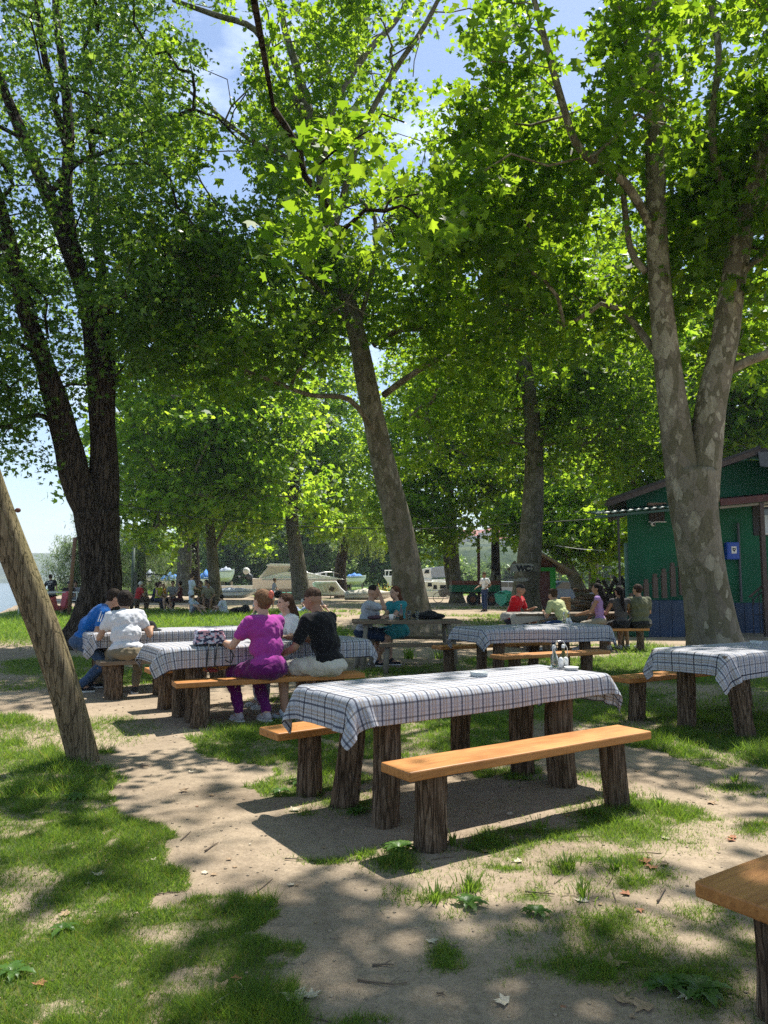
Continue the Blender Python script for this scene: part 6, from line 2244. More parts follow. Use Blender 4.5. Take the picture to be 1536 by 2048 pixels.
for k in range(6):
    y = -.5 + k * .44
    MB().beam((wd * .3, y, pk + .05), (wd + .75, y, ht - .28), .42, .07).build('roof_board', M['greywood'], hut)
    MB().beam((wd * .3, y, pk + .05), (-.55, y, ht - .1), .42, .07).build('roof_board', M['greywood'], hut)

wcY = 27.05
bd = thing('wc_board', 'grey driftwood board with painted letters WC on the plane trunk', 'sign', AT(1047, 1137, wcY))
sg = lambda px, py: (AT(px, py, wcY).x - bd.location.x, AT(px, py, wcY).z - bd.location.z)
MB().prism([sg(1021, 1145), sg(1020, 1134), sg(1024, 1128), sg(1045, 1127), sg(1062, 1127), sg(1068, 1130), sg(1062, 1134), sg(1066, 1138), sg(1059, 1143), sg(1040, 1142)], .05, 'y', -.03).build('board', M['paleboard'], bd)
MB().prism([sg(1013, 1137), sg(1020, 1134), sg(1026, 1124), sg(1030, 1121), sg(1034, 1128), sg(1024, 1141), sg(1016, 1141)], .06, 'y', .0).build('arrow_head', M['oldwood'], bd)
text_obj('lettering', 'WC', .28, M['black'], bd, (.0, -.036, -.01), (math.pi / 2, 0, 0), .004, .02)
bd2 = thing('trunk_board', 'narrow dark board nailed below the WC board', 'board', AT(1038, 1159, wcY))
sg = lambda px, py: (AT(px, py, wcY).x - bd2.location.x, AT(px, py, wcY).z - bd2.location.z)
MB().prism([sg(1018, 1163), sg(1018, 1157), sg(1034, 1158), sg(1040, 1155), sg(1056, 1156), sg(1057, 1161), sg(1045, 1164), sg(1030, 1162)], .05, 'y', 0).build('board', M['paleboard'], bd2)

wp_ = thing('woodpile', 'heap of cut branches and logs stacked between the hut and the house', 'woodpile', (8.6, 32.2, 0))
rg = np.random.default_rng(8)
for k in range(120):
    lvl = (k % 12) * .085
    x = rg.uniform(-.3, 6.4)
    l_ = rg.uniform(.9, 2.4)
    a = rg.normal(0, .25) + (math.pi if rg.random() < .5 else 0)
    d = Vector((math.cos(a), math.sin(a) * .6, rg.normal(0, .06))) * l_ / 2
    c = Vector((x, rg.normal(0, .45), .09 + lvl * (1.0 if x < 4.5 else .65)))
    r0 = rg.uniform(.035, .10)
    MB().tube([c - d, c + Vector((0, 0, rg.normal(0, .03))), c + d], [r0, r0 * .95, r0 * .8], 7).build('log', M['log' if k % 3 else 'greywood'], wp_, smooth=True)
lg = thing('fallen_tree', 'long dark log lying on the ground behind the group at the hut table', 'log', (AT(1150, 1200, 25).x, 25, 0))
MB().tube([(-1.2, 0, .2), (1.2, .1, .24), (4.2, .1, .22)], [.2, .19, .16], 12).build('trunk', M['greywood'], lg, smooth=True)
lg = thing('fallen_tree', 'second dark log lying just beyond the first near the hut table', 'log', (AT(1150, 1195, 27).x, 27.2, 0))
MB().tube([(-.2, 0, .18), (1.6, .1, .3), (4.6, .0, .25)], [.17, .17, .15], 12).build('trunk', M['bark_dark'], lg, smooth=True)
# light brick pillar
bp_ = thing('brick_pillar', 'pale orange block pillar standing in front of the woodpile', 'pillar', (AT(1131, 1200, 30).x, 30, 0))
M['hollow'] = plain('hollow clay block', (.50, .29, .15), .85, .15, 12, .3)
for k in range(6):
    MB().box((rg.normal(0, .006), 0, .075 + k * .128), (.34, .3, .118), Matrix.Rotation(rg.normal(0, .03), 3, 'Z')).build('clay_block', M['hollow'], bp_, bevel=.004)
for k, (px_, Y_, hgt, lab) in enumerate(((1218, 24.5, 1160, 'crossed log sawhorse beside the woodpile'), (1253, 24.0, 1153, 'crossed log sawhorse nearest the green house corner'))):
    x = AT(px_, 1180, Y_).x
    z = AT(px_, hgt, Y_).z
    o = thing('sawhorse', lab, 'sawhorse', (x, Y_, 0))
    for dy in (-.35, .35):
        MB().beam((-.42, dy, 0), (.30, dy, z), .09, .11).build('leg', M['brownpaint'], o)
        MB().beam((.45, dy + .1, 0), (-.26, dy + .1, z * 1.0), .09, .11).build('leg', M['brownpaint'], o)
    MB().beam((0.02, -.5, z * .5), (0.02, .6, z * .5), .07, .07).build('cross_bar', M['brownpaint'], o)

# ------------------------------------------------------------------ trailer, cars
trY = 44.0
tx = AT(904, 1170, trY).x
tr_ = thing('farm_trailer', 'old farm trailer with brown top boards and a green side behind the plane trunks', 'trailer', (tx, trY, 0))
L_ = AT(1000, 1170, trY).x - tx
zb, zm, zt = AT(904, 1184, trY).z, AT(904, 1170, trY).z, AT(904, 1161, trY).z
MB().box((L_ / 2, 1, (zb + zm) / 2), (L_, 2, zm - zb)).build('side_panel', plain('trailer green', (.012, .13, .07), .6), tr_, bevel=.01)
MB().box((L_ / 2, 1, (zm + zt) / 2), (L_, 2.03, zt - zm - .01)).build('top_board', plain('trailer brown', (.16, .055, .04), .7), tr_, bevel=.01)
for x in (1.2, L_ - .5):
    w_ = MB().tube([(x, -.08, .36), (x, .16, .36)], .36, 20).build('wheel', M['black'], tr_, smooth=False)
    MB().tube([(x, -.1, .36), (x, -.06, .36)], .18, 12).build('rim', M['rust'], w_)
MB().beam((0, .5, zb - .06), (L_, .5, zb - .06), .08, .1).build('chassis', M['blackmetal'], tr_)


def car(label, loc, rz, paint, lights=(.5, .02, .03)):
    r = thing('parked_car', label, 'car', loc, rz, 'cars parked beyond the woodpile')
    b = MB()
    prof = [(-2.1, .35), (-2.15, .62), (-2.0, .88), (-1.35, .95), (-.75, 1.38), (.65, 1.42), (1.35, .98), (2.05, .9), (2.12, .5), (2.05, .3)]
    b.prism(prof, 1.6, 'y', -.8)
    o = b.build('body', paint, r, bevel=.06)
    MB().prism([(-1.2, .96), (-.72, 1.33), (-.02, 1.35), (-.02, .96)], 1.63, 'y', -.815).build('side_window', M['darkglass'], r)
    MB().prism([(.05, .96), (.05, 1.36), (.60, 1.37), (1.15, .98)], 1.63, 'y', -.815).build('side_window', M['darkglass'], r)
    MB().beam((-1.36, 0, .98), (-.82, 0, 1.36), 1.35, .02, up=(0, 0, 1)).build('windscreen', M['darkglass'], r)
    MB().beam((1.36, 0, 1.01), (.73, 0, 1.40), 1.35, .02).build('rear_window', M['darkglass'], r)
    for x in (-1.35, 1.35):
        for y in (-.72, .72):
            w_ = MB().tube([(x, y - .1, .31), (x, y + .1, .31)], .31, 18).build('wheel', M['black'], r)
            s_ = -1 if y < 0 else 1
            MB().tube([(x, y + s_ * .09, .31), (x, y + s_ * .115, .31)], .18, 12).build('rim', M['steel'], w_)
    for y in (-.6, .6):
        MB().box((2.1, y, .78), (.06, .3, .16)).build('tail_light', plain('red lens', lights, .3, .05, 3, 0), r)
        MB().box((-2.1, y, .68), (.08, .3, .14)).build('headlight', M['steel'], r)
    MB().box((2.12, 0, .6), (.03, .5, .12)).build('number_plate', M['whiteframe'], r)
    return r


pb_ = plain('silver blue paint', (.20, .26, .38), .3, .05, 2, 0, spec=.6)
cy_ = 47
car('silver blue car parked behind the woodpile with red tail lights', (AT(1124, 1160, cy_).x, cy_, .0), math.radians(205), pb_)
car('dark blue car parked just beyond the silver blue one', (AT(1103, 1160, 50).x, 50.5, .0), math.radians(170), plain('dark blue paint', (.03, .045, .09), .3, .05, 2, 0, spec=.6))
car('pale car glimpsed between the dark plane trunk and the WC tree', (AT(1012, 1160, 62).x, 62, 0), math.radians(185), plain('pale blue paint', (.35, .40, .52), .3, .05, 2, 0, spec=.6))

# ------------------------------------------------------------------ boats
M['gel'] = plain('white gelcoat', (.85, .85, .83), .35, .05, 2.5, .03, spec=.5)
M['canvas'] = plain('beige canvas', (.58, .54, .47), .85, .12, 2, .6, dist=.05)
M['greycanvas'] = plain('grey canvas', (.36, .40, .47), .85, .12, 2, .6, dist=.05)
M['bluetarp'] = plain('blue tarpaulin', (.02, .20, .62), .5, .2, 3, .9, dist=.08)
M['greentrim'] = plain('boat green', (.05, .36, .24), .5, .1, 3, 0)


def hull(mb, L_, Bm, H_, z0=0.0, n=16, deadrise=.55, sheer=.15):
    """bow at +x; returns ring list closed with a transom and deck"""
    rings = []
    for i in range(n + 1):
        t = i / n
        x = -L_ / 2 + L_ * t
        wv = Bm / 2 * (1 - max(0, (t - .45) / .55) ** 2.2)
        wv = max(wv, .02)
        zt = z0 + H_ * (1 + sheer * t * t)
        zk = z0 + (H_ * .78) * max(0, (t - .62) / .38) ** 2.2
        zc = zk + (zt - zk) * (1 - deadrise) * .8
        rings.append([(x, 0, zk), (x, -wv * .82, zc), (x, -wv, zt), (x, wv, zt), (x, wv * .82, zc)])
    vs = [p for r_ in rings for p in r_]
    fs = []
    for i in range(n):
        for k in range(5):
            fs.append((i * 5 + k, (i + 1) * 5 + k, (i + 1) * 5 + (k + 1) % 5, i * 5 + (k + 1) % 5))
    fs += [(4, 3, 2, 1, 0), tuple(n * 5 + k for k in range(5))]
    mb.add(vs, fs)
    return mb


# big cabin cruiser
by = 66.0
xa, xb = AT(510, 1170, by).x, AT(694, 1170, by).x
L_ = xb - xa
cr_ = thing('cabin_cruiser', 'large white cabin cruiser with a beige canvas cockpit cover standing ashore', 'boat', ((xa + xb) / 2, by, 0), .02)
zb, zd = .30, AT(600, 1157, by).z
hull(MB(), L_, 2.9, zd - zb, zb, sheer=.02).build('hull', plain('pinkish white hull', (.85, .79, .75), .35, .05, 2, .03), cr_, bevel=.02)
P_ = lambda px, py: (AT(px, py, by).x - cr_.location.x, AT(px, py, by).z)
MB().prism([P_(523, 1158), P_(690, 1159), P_(668, 1154), P_(640, 1150), P_(612, 1144), P_(572, 1144), P_(545, 1151)], 2.2, 'y', -1.1).build('deck', M['gel'], cr_, bevel=.05)
MB().prism([P_(519, 1159), P_(542, 1130), P_(584, 1131), P_(573, 1147), P_(555, 1157)], 2.1, 'y', -1.05).build('canvas_cover', M['canvas'], cr_, bevel=.08)
MB().prism([P_(572, 1148), P_(586, 1131), P_(602, 1131), P_(617, 1147)], 2.0, 'y', -1.0).build('wheelhouse', M['gel'], cr_, bevel=.03)
MB().prism([P_(536, 1131), P_(544, 1128), P_(603, 1129), P_(609, 1132), P_(604, 1133), P_(540, 1133)], 2.3, 'y', -1.15).build('hard_top', M['gel'], cr_, bevel=.03)
MB().prism([P_(575, 1147), P_(585, 1134), P_(589, 1134), P_(588, 1147)], .02, 'y', -1.03).build('side_window', M['darkglass'], cr_)
MB().prism([P_(592, 1146), P_(592, 1134), P_(604, 1136), P_(613, 1146)], .02, 'y', -1.03).build('side_window', M['darkglass'], cr_)
MB().box((0, -1.46, zd - .12), (L_ * .8, .03, .06)).build('rub_rail', M['greycanvas'], cr_)
for s_ in (-1, 1):
    pts = [P_(628, 1148), P_(650, 1144), P_(668, 1144), P_(688, 1152)]
    MB().tube([(p[0], s_ * (1.05 - .2 * i), p[1]) for i, p in enumerate(pts)], .025, 6).build('bow_rail', M['steel'], cr_)
    for px_, pt_, pb2 in ((640, 1146, 1151), (652, 1144, 1153), (668, 1144, 1155)):
        a, b = P_(px_, pt_), P_(px_, pb2)
        MB().tube([(a[0], s_ * .9, a[1]), (b[0], s_ * .9, b[1])], .022, 6).build('rail_post', M['steel'], cr_)
ob = thing('outboard_motor', 'dark outboard motor tipped up behind the cabin cruiser', 'motor', AT(494, 1155, by) + Vector((0, -.3, 0)))
MB().ell((.0, 0, .55), (.30, .22, .34), Matrix.Rotation(-.7, 3, 'Y')).build('cowl', M['plastic_w'], ob, smooth=True)
MB().ell((.25, 0, .1), (.34, .22, .26), Matrix.Rotation(.5, 3, 'Y')).build('motor_body', M['greypanel'], ob, smooth=True)
MB().beam((.5, 0, -.2), (-.5, 0, .1), .12, .16).build('leg', M['black'], ob)
MB().tube([(-.62, -.02, .0), (-.5, 0, .1)], [.2, .06], 8).build('propeller', M['black'], ob)
# low boats and covered dinghies at its foot


def low_boat(label, pxa, pxb, Y, zt, mat, cover=None, rz=0.0, nm='rowing_boat', zb=.1):
    xa, xb = AT(pxa, 1180, Y).x, AT(pxb, 1180, Y).x
    o = thing(nm, label, 'boat', ((xa + xb) / 2, Y, 0), rz)
    if zt > 1.5:
        zb = zt * .52
        for q_ in (-.3, .3):
            MB().box(((xb - xa) * q_, 0, zb / 2 + .03), (.14, 1.0, zb + .04)).build('trestle', M['oldwood'], o)
    hull(MB(), xb - xa, 1.5, zt - zb, zb).build('hull', mat, o, bevel=.02)
    MB().box((0, 0, zt - .02), ((xb - xa) * .5, 1.2, .05)).build('thwart', M['gel'], o)
    if cover:
        mb = MB()
        n = 10
        vs = []
        for i in range(n + 1):
            t = i / n
            x = (xb - xa) * (t - .5) * .96
            wv = .78 * (1 - max(0, (t - .45) / .55) ** 2.2) + .03
            zc_ = zt + .08 + cover[1] * math.sin(math.pi * min(1, t * 1.1 + .05)) * (.8 + .3 * math.sin(i * 2.1))
            vs += [(x, -wv, zt - .12), (x, -wv * .6, zt + (zc_ - zt) * .75), (x, 0, zc_), (x, wv * .6, zt + (zc_ - zt) * .75), (x, wv, zt - .12)]
        fs = [(i * 5 + k, (i + 1) * 5 + k, (i + 1) * 5 + k + 1, i * 5 + k + 1) for i in range(n) for k in range(4)]
        mb.add(vs, fs).build('cover', M[cover[0]], o, smooth=True).modifiers.new('t', 'SOLIDIFY').thickness = .02
    return o


low_boat('low white boat with a clear crumpled cover behind the boys on the grass', 425, 512, 58, .75, M['gel'], ('greycanvas', .12))
low_boat('long pale rowing boat lying beyond the plane trunk with low boughs', 440, 560, 72, 1.0, M['gel'], None, .03)
low_boat('green sided flat boat under the big cabin cruiser', 560, 640, 59, .55, M['greentrim'], None)
low_boat('white upturned hull lying on trestles near the couple', 690, 790, 53, .62, M['gel'], ('canvas', .22))
low_boat('blue covered boat behind the crowded picnic table', 322, 366, 76, 1.6, M['gel'], ('bluetarp', .7), .1)
low_boat('blue covered boat glimpsed between two plane trunks', 400, 428, 80, 1.8, M['gel'], ('bluetarp', .8), -.1)
low_boat('grey covered boat behind the white haired person', 286, 318, 78, 1.9, M['gel'], ('greycanvas', .7), .1)
low_boat('small white motorboat with a windscreen behind the slender plane', 440, 468, 84, 2.6, M['gel'], ('greycanvas', .4))
low_boat('teal rowing boat lying between the plane trunks', 1000, 1028, 40, .75, M['greentrim'], ('greentrim', .12), .3)
low_boat('pale boat with a blue cover glimpsed behind the weeping willow', 694, 732, 88, 2.0, M['gel'], ('bluetarp', .35))
# leaning open dinghy
dg = thing('open_dinghy', 'white moulded dinghy tipped on its side showing the ribbed inside', 'boat', AT(655, 1181, 60) - Vector((0, 0, AT(655, 1181, 60).z)), 0)
Q = lambda px, py: (AT(px, py, 60).x - dg.location.x, AT(px, py, 60).z)
outer = [Q(624, 1166), Q(630, 1163), Q(672, 1162), Q(682, 1176), Q(694, 1187), Q(690, 1192), Q(640, 1193), Q(630, 1184)]
MB().prism(outer, .5, 'y', 0).build('shell', M['gel'], dg, bevel=.07)
inner = [Q(630, 1168), Q(670, 1166), Q(680, 1182), Q(638, 1186)]
MB().prism(inner, .02, 'y', -.02).build('inside', M['canvas'], dg)
for k in range(4):
    a, b = Q(637 + k * 7, 1170), Q(643 + k * 7, 1185)
    MB().beam((a[0], -.04, a[1]), (b[0], -.04, b[1]), .05, .05).build('rib', M['gel'], dg)
a = Q(664, 1178)
MB().box((a[0], -.06, a[1]), (.35, .05, .34), Matrix.Rotation(.6, 3, 'Y')).build('hatch', M['brownpaint'], dg)
MB().beam((Q(628, 1188)[0], -.3, .35), (Q(700, 1188)[0], -.3, .3), .08, .06).build('trestle_bar', M['brownpaint'], dg)
for px_ in (632, 660, 690):
    MB().tube([(Q(px_, 1190)[0], -.3, 0), (Q(px_ + 3, 1188)[0], -.3, .34)], .035, 6).build('trestle_leg', M['brownpaint'], dg)
# second cruiser and motor boats seen right of the leaning plane
b2 = 62.0
xa, xb = AT(800, 1170, b2).x, AT(905, 1170, b2).x
c2 = thing('cabin_boat', 'cream cabin boat with square windows ashore between the leaning plane and the twin trunks', 'boat', ((xa + xb) / 2, b2, 0), .03)
P_ = lambda px, py: (AT(px, py, b2).x - c2.location.x, AT(px, py, b2).z)
MB().prism([P_(800, 1194), P_(900, 1194), P_(902, 1182), P_(800, 1180)], 2.4, 'y', -1.2).build('hull', M['gel'], c2, bevel=.05)
MB().prism([P_(812, 1182), P_(822, 1162), P_(892, 1164), P_(898, 1180)], 2.0, 'y', -1.0).build('cabin', M['gel'], c2, bevel=.04)
for (a_, b_, c_, d_) in ((853, 1166, 862, 1173), (864, 1170, 872, 1178), (877, 1170, 890, 1177)):
    MB().prism([P_(a_, d_), P_(c_, d_), P_(c_ - 1, b_), P_(a_ + 1, b_)], .03, 'y', -1.03).build('window', M['darkglass'], c2)
MB().prism([P_(858, 1170), P_(866, 1160), P_(886, 1160), P_(890, 1165), P_(862, 1165)], 1.2, 'y', -.8).build('hatch_rail', M['gel'], c2, bevel=.02)
b3 = 74.0
xa, xb = AT(835, 1150, b3).x, AT(905, 1150, b3).x
c3 = thing('canvas_cruiser', 'white motor cruiser with a grey canvas tent behind the cream cabin boat', 'boat', ((xa + xb) / 2, b3, 0), 0)
P_ = lambda px, py: (AT(px, py, b3).x - c3.location.x, AT(px, py, b3).z)
MB().prism([P_(835, 1182), P_(905, 1182), P_(908, 1158), P_(840, 1158)], 2.4, 'y', -1.2).build('hull', M['gel'], c3, bevel=.05)
MB().prism([P_(838, 1158), P_(846, 1138), P_(860, 1136), P_(862, 1158)], 2.1, 'y', -1.05).build('wheelhouse', M['gel'], c3, bevel=.04)
MB().prism([P_(860, 1156), P_(862, 1135), P_(889, 1133), P_(895, 1154)], 2.0, 'y', -1.0).build('canvas_tent', M['greycanvas'], c3, bevel=.04)
MB().prism([P_(847, 1147), P_(850, 1140), P_(857, 1140), P_(857, 1147)], .03, 'y', -1.08).build('window', M['darkglass'], c3)
b4 = 80
c4_ = thing('small_motorboat', 'small white motorboat with a rail cage beside the willow strands', 'boat', (AT(778, 1150, b4).x, b4, 0), 0)
P_ = lambda px, py: (AT(px, py, b4).x - c4_.location.x, AT(px, py, b4).z)
MB().prism([P_(766, 1152), P_(800, 1152), P_(800, 1176), P_(778, 1172), P_(772, 1160)], 1.6, 'y', -.8).build('hull', M['gel'], c4_, bevel=.05)
for px_ in (770, 777, 786):
    MB().tube([(P_(px_, 1152)[0], -.7, P_(px_, 1152)[1]), (P_(px_ + 1, 1141)[0], -.7, P_(px_, 1141)[1])], .04, 6).build('rail_post', M['gel'], c4_)
MB().tube([(P_(769, 1141)[0], -.7, P_(768, 1141)[1]), (P_(792, 1141)[0], -.7, P_(790, 1141)[1])], .04, 6).build('rail', M['gel'], c4_)
fl_ = thing('flowering_bush', 'small bush with orange yellow flowers by the willow', 'bush', (AT(769, 1176, 64).x, 64, 0))
rgf = np.random.default_rng(3)
p = rgf.normal(0, 1, (90, 3)) * np.array([.4, .3, .3]) + np.array([0, 0, .7])
V_, k_, rnd = scatter_leaves(p, T_FAR, .09, rng=rgf)
link('foliage', np_mesh('foliage', V_, k_, np.arange(len(V_)), {'rnd': rnd}), M['weeping_leaf'], fl_)
p = rgf.normal(0, 1, (40, 3)) * np.array([.35, .3, .3]) + np.array([0, 0, .8])
V_, k_, rnd = scatter_leaves(p, T_FAR, .08, rng=rgf)
link('blossom', np_mesh('blossom', V_, k_, np.arange(len(V_)), {'rnd': rnd}), plain('orange petals', (.8, .35, .02), .7), fl_)
# wheelbarrow-like frame near the twin trunks
fb = thing('covered_bicycle', 'bicycle with a pale rug over it leaning by the twin plane trunks', 'bicycle', (AT(893, 1195, 50).x, 50, 0))
for x in (-.55, .55):
    mbw = MB()
    mbw.tube([(x + .33 * math.cos(a), 0, .34 + .33 * math.sin(a)) for a in np.linspace(0, 2 * math.pi, 21)], .02, 6, cap=False)
    mbw.build('wheel', M['black'], fb)
MB().tube([(-.55, 0, .34), (-.15, 0, .85), (.4, 0, .85), (.55, 0, .34), (.0, 0, .34), (-.15, 0, .85)], .018, 6).build('frame', M['rust'], fb)
MB().tube([(.38, -.25, 1.0), (.4, 0, 1.0), (.38, .25, 1.0)], .015, 6).build('handlebar', M['steel'], fb)
lump('rug', 'pale crumpled rug hanging over the bicycle by the twin trunks', 'rug', (AT(892, 1195, 50).x, 49.9, .5), [((0, 0, .25), (.55, .15, .2)), ((-.2, 0, .1), (.3, .14, .25)), ((.3, 0, .12), (.25, .14, .2))], plain('pale rug', (.5, .38, .35), .9, .2, 8), .03)

# backpacks on the grass
for k, (px_, Y_, lab, col) in enumerate(((490, 31.6, 'black round backpack lying on the grass behind the magenta tee', (.012, .012, .014)), (478, 32.2, 'flat dark bag lying beside the black round backpack', (.02, .02, .025)),
                                         (556, 37.4, 'black backpack held before the boy by the cruiser', (.01, .01, .012)), (775, 24, 'black backpack standing by the roots of the leaning plane', (.012, .012, .014)))):
    q = AT(px_, 1225, Y_)
    z0 = .55 if k == 2 else 0
    lump('backpack', lab, 'backpack', (q.x, Y_, z0), [((0, 0, .2), (.24 if k != 1 else .4, .16, .20 if k != 1 else .12)), ((.03, 0, .34 if k != 1 else .15), (.16, .13, .1))], FAB(col), .03)

# by the lake: pole, rail, scooter, floats
lp = thing('thin_pole', 'thin reddish pole leaning against the view beside the maple', 'pole', (AT(138, 1215, 30).x, 30, 0))
MB().tube([(0, 0, 0), tuple(AT(150, 1075, 30) - AT(138, 1215, 30) + Vector((0, 0, AT(138, 1215, 30).z)))], .075, 8).build('shaft', plain('reddish wood', (.17, .085, .05), .8, .2, 6), lp, smooth=True)
lp = thing('lamp_post', 'slim dark green post standing beyond the maple trunk', 'post', (AT(264, 1210, 44).x, 44, 0))
MB().tube([(0, 0, 0), (0, 0, AT(264, 1096, 44).z)], .09, 10).build('shaft', plain('green post', (.04, .07, .055), .6), lp, smooth=True)
MB().box((.16, 0, AT(264, 1145, 44).z / 2), (.14, .14, AT(264, 1145, 44).z)).build('stub_post', plain('dark post', (.03, .045, .04), .6), lp)
lp = thing('tall_pole', 'tall brown pole rising behind the trailer', 'pole', (AT(958, 1180, 47).x, 47, 0))
MB().tube([(0, 0, 0), (0, 0, AT(958, 1070, 47).z)], .10, 10).build('shaft', plain('brown pole', (.15, .07, .06), .8, .2, 6), lp, smooth=True)
lp = thing('leaning_planks', 'grey planks leaning against the dark straight plane trunk', 'plank', (AT(978, 1200, 46).x, 46, 0))
for k in range(2):
    MB().beam((-.1 + k * .35, 0, 0), (.35 + k * .35, .6, 2.0 - k * .2), .22, .05).build('plank', M['greywood'], lp)
rl = thing('jetty_rail', 'white rail with cross bars at the edge of the lake', 'rail', (AT(115, 1200, 31.5).x, 31.5, 0))
for z in (.62, .95):
    MB().tube([(-1.6, 0, z), (1.9, 0, z)], .022, 6).build('rail', M['plastic_w'], rl)
for x in (-1.6, -.4, .8, 1.9):
    MB().tube([(x, 0, 0), (x, 0, .98)], .03, 6).build('rail_post', M['plastic_w'], rl)
sc = thing('scooter', 'parked motor scooter with white and red fairing by the leaning pole', 'scooter', (AT(115, 1220, 31.0).x, 31.0, 0), math.radians(80))
MB().prism([(-.75, .35), (-.8, .7), (-.35, .82), (-.2, .45), (.35, .35), (.5, 1.0), (.62, 1.0), (.6, .3), (.2, .22), (-.4, .22)], .3, 'y', -.15).build('fairing', plain('red and white plastic', (.45, .06, .07), .35, .3, 3, 0), sc, bevel=.05)
for x in (-.6, .68):
    w_ = MB().tube([(x, -.06, .25), (x, .06, .25)], .25, 18).build('wheel', M['black'], sc)
    MB().tube([(x, -.065, .25), (x, .065, .25)], .12, 12).build('hub', M['steel'], w_)
MB().ell((-.45, 0, .84), (.35, .14, .06)).build('seat', M['black'], sc, smooth=True)
MB().tube([(.5, -.3, 1.08), (.52, 0, 1.02), (.5, .3, 1.08)], .02, 6).build('handlebar', M['black'], sc)
MB().box((.66, 0, .72), (.05, .3, .45), Matrix.Rotation(-.15, 3, 'Y')).build('front_shield', M['plastic_w'], sc, bevel=.02)
MB().tube([(.69, 0, .82), (.72, 0, .82)], .08, 14).build('headlight', M['steel'], sc)
for k, (z, col, y) in enumerate(((.02, (.35, .2, .35), 26.5), (.06, (.55, .5, .6), 28.0))):
    jt = thing('jetty', ['low lilac painted float at the near edge of the lake', 'second pale float just beyond the lilac one'][k], 'float', (-13.6 - y * .05 - .8, y, WATER_Z))
    for j in range(8):
        MB().box((0, -.7 + j * .2, .28 + z), (4.2, .17, .08)).build('plank', plain('float paint', col, .7, .2, 3), jt)
    MB().box((0, 0, .1), (3.9, 1.3, .28)).build('float_box', M['gel'], jt)
# string and light cable across the clearing
M['wire'] = plain('wire', (.03, .03, .03), .6, 0.1, 5, 0)


def wire(label, pts, r, mat, name='cable'):
    P = [AT(*p) for p in pts]
    o = thing(name, label, 'cable', P[0])
    path, rr = smooth_path([tuple(p - P[0]) for p in P], [r] * len(P), 6)
    MB().tube(path, rr, 5).build('wire', M[mat], o, smooth=True)
    return o


wc = wire('thin dark cable sagging from the house awning across to the maple', [(1240, 1034, 19.4), (1100, 1044, 19.6), (1000, 1049, 19.8), (860, 1057, 19.6), (780, 1058, 19.2), (600, 1052, 18.4), (440, 1040, 17.6), (330, 1026, 17.0), (236, 1008, 16.4)], .010, 'wire')
wire('pale thin line strung behind the woodpile', [(1112, 1091, 30), (1160, 1098, 31), (1210, 1101, 31)], .012, 'whiteframe')
# dark bag/trees etc: fence posts on the far meadow
for k, (px_, Y_) in enumerate(((1206, 44), (1166, 46), (1120, 60), (1222, 58))):
    o = thing('fence_post', ['thin meadow fence post nearest the sawhorses', 'thin meadow fence post by the leaning young plane', 'thin meadow fence post beyond the cars', 'thin meadow fence post far beyond the sawhorses'][k], 'post', (AT(px_, 1180, Y_).x, Y_, 0), 0, 'meadow fence posts')
    MB().tube([(0, 0, 0), (0, 0, 1.9)], .04, 6).build('shaft', M['greywood'], o)

# ------------------------------------------------------------------ village on the slope
M['rooftile'] = plain('red roof tiles', (.42, .13, .07), .8, .2, .8, .3)
M['vwall'] = plain('village wall', (.62, .56, .48), .85, .1, .5, 0)
M['vwall2'] = plain('ochre village wall', (.55, .40, .26), .85, .1, .5, 0)


def village_house(mats):
    r = thing('village_house', 'small house with a red tiled roof among many on the far hillside', 'house', (0, 0, 0), 0, 'houses on the far hillside')
    MB().box((0, 0, 1.2), (11, 8, 8)).build('wall', mats, r)
    MB().prism([(-4.8, 5.0), (4.8, 5.0), (0, 8.4)], 12.2, 'x', -6.1).build('roof', M['rooftile'], r)
    w0 = None
    for x in (-3.4, 0, 3.4):
        for z in (1.2, 3.8):
            me = None
            MB().box((x, -4.02, z), (1.3, .1, 1.5)).build('window', M['darkglass'], r)
    return r


vh = [village_house(M['vwall']), village_house(M['vwall2'])]


def copy_thing(root):
    r = root.copy()
    COL.objects.link(r)
    for ch in root.children:
        c = ch.copy()
        COL.objects.link(c)
        c.parent = r
        for g in ch.children:
            d = g.copy()
            COL.objects.link(d)
            d.parent = c
    return r


rg = np.random.default_rng(19)
k = 0
for i in range(74):
    px_ = rg.uniform(860, 1300) if i < 58 else rg.uniform(640, 860)
    R_ = rg.uniform(420, 760)
    a = math.atan((px_ - 768) / FPX)
    h = float(hill_h(np.array([a]), np.array([R_]))[0])
    root = vh[k] if k < 2 else copy_thing(vh[k % 2])
    root.location = (R_ * math.sin(a), R_ * math.cos(a), h + .6)
    root.rotation_euler = (0, 0, rg.uniform(-.8, .8))
    q = rg.uniform(.6, .95)
    root.scale = (q, q, q)
    k += 1

# ------------------------------------------------------------------ the air
hzb = MB().box((0, 980, 60 - 1.5), (3200, 2060, 123))
hzm = bpy.data.materials.new('haze')
hzm.use_nodes = True
hn = hzm.node_tree
hn.nodes.clear()
pv = hn.nodes.new('ShaderNodeVolumePrincipled')
pv.inputs['Color'].default_value = (.80, .88, 1.0, 1)
pv.inputs['Density'].default_value = 0.0005
ho = hn.nodes.new('ShaderNodeOutputMaterial')
hn.links.new(pv.outputs[0], ho.inputs['Volume'])
tag(hzb.build('haze', hzm), kind='stuff')
scn.cycles.volume_bounces = 0

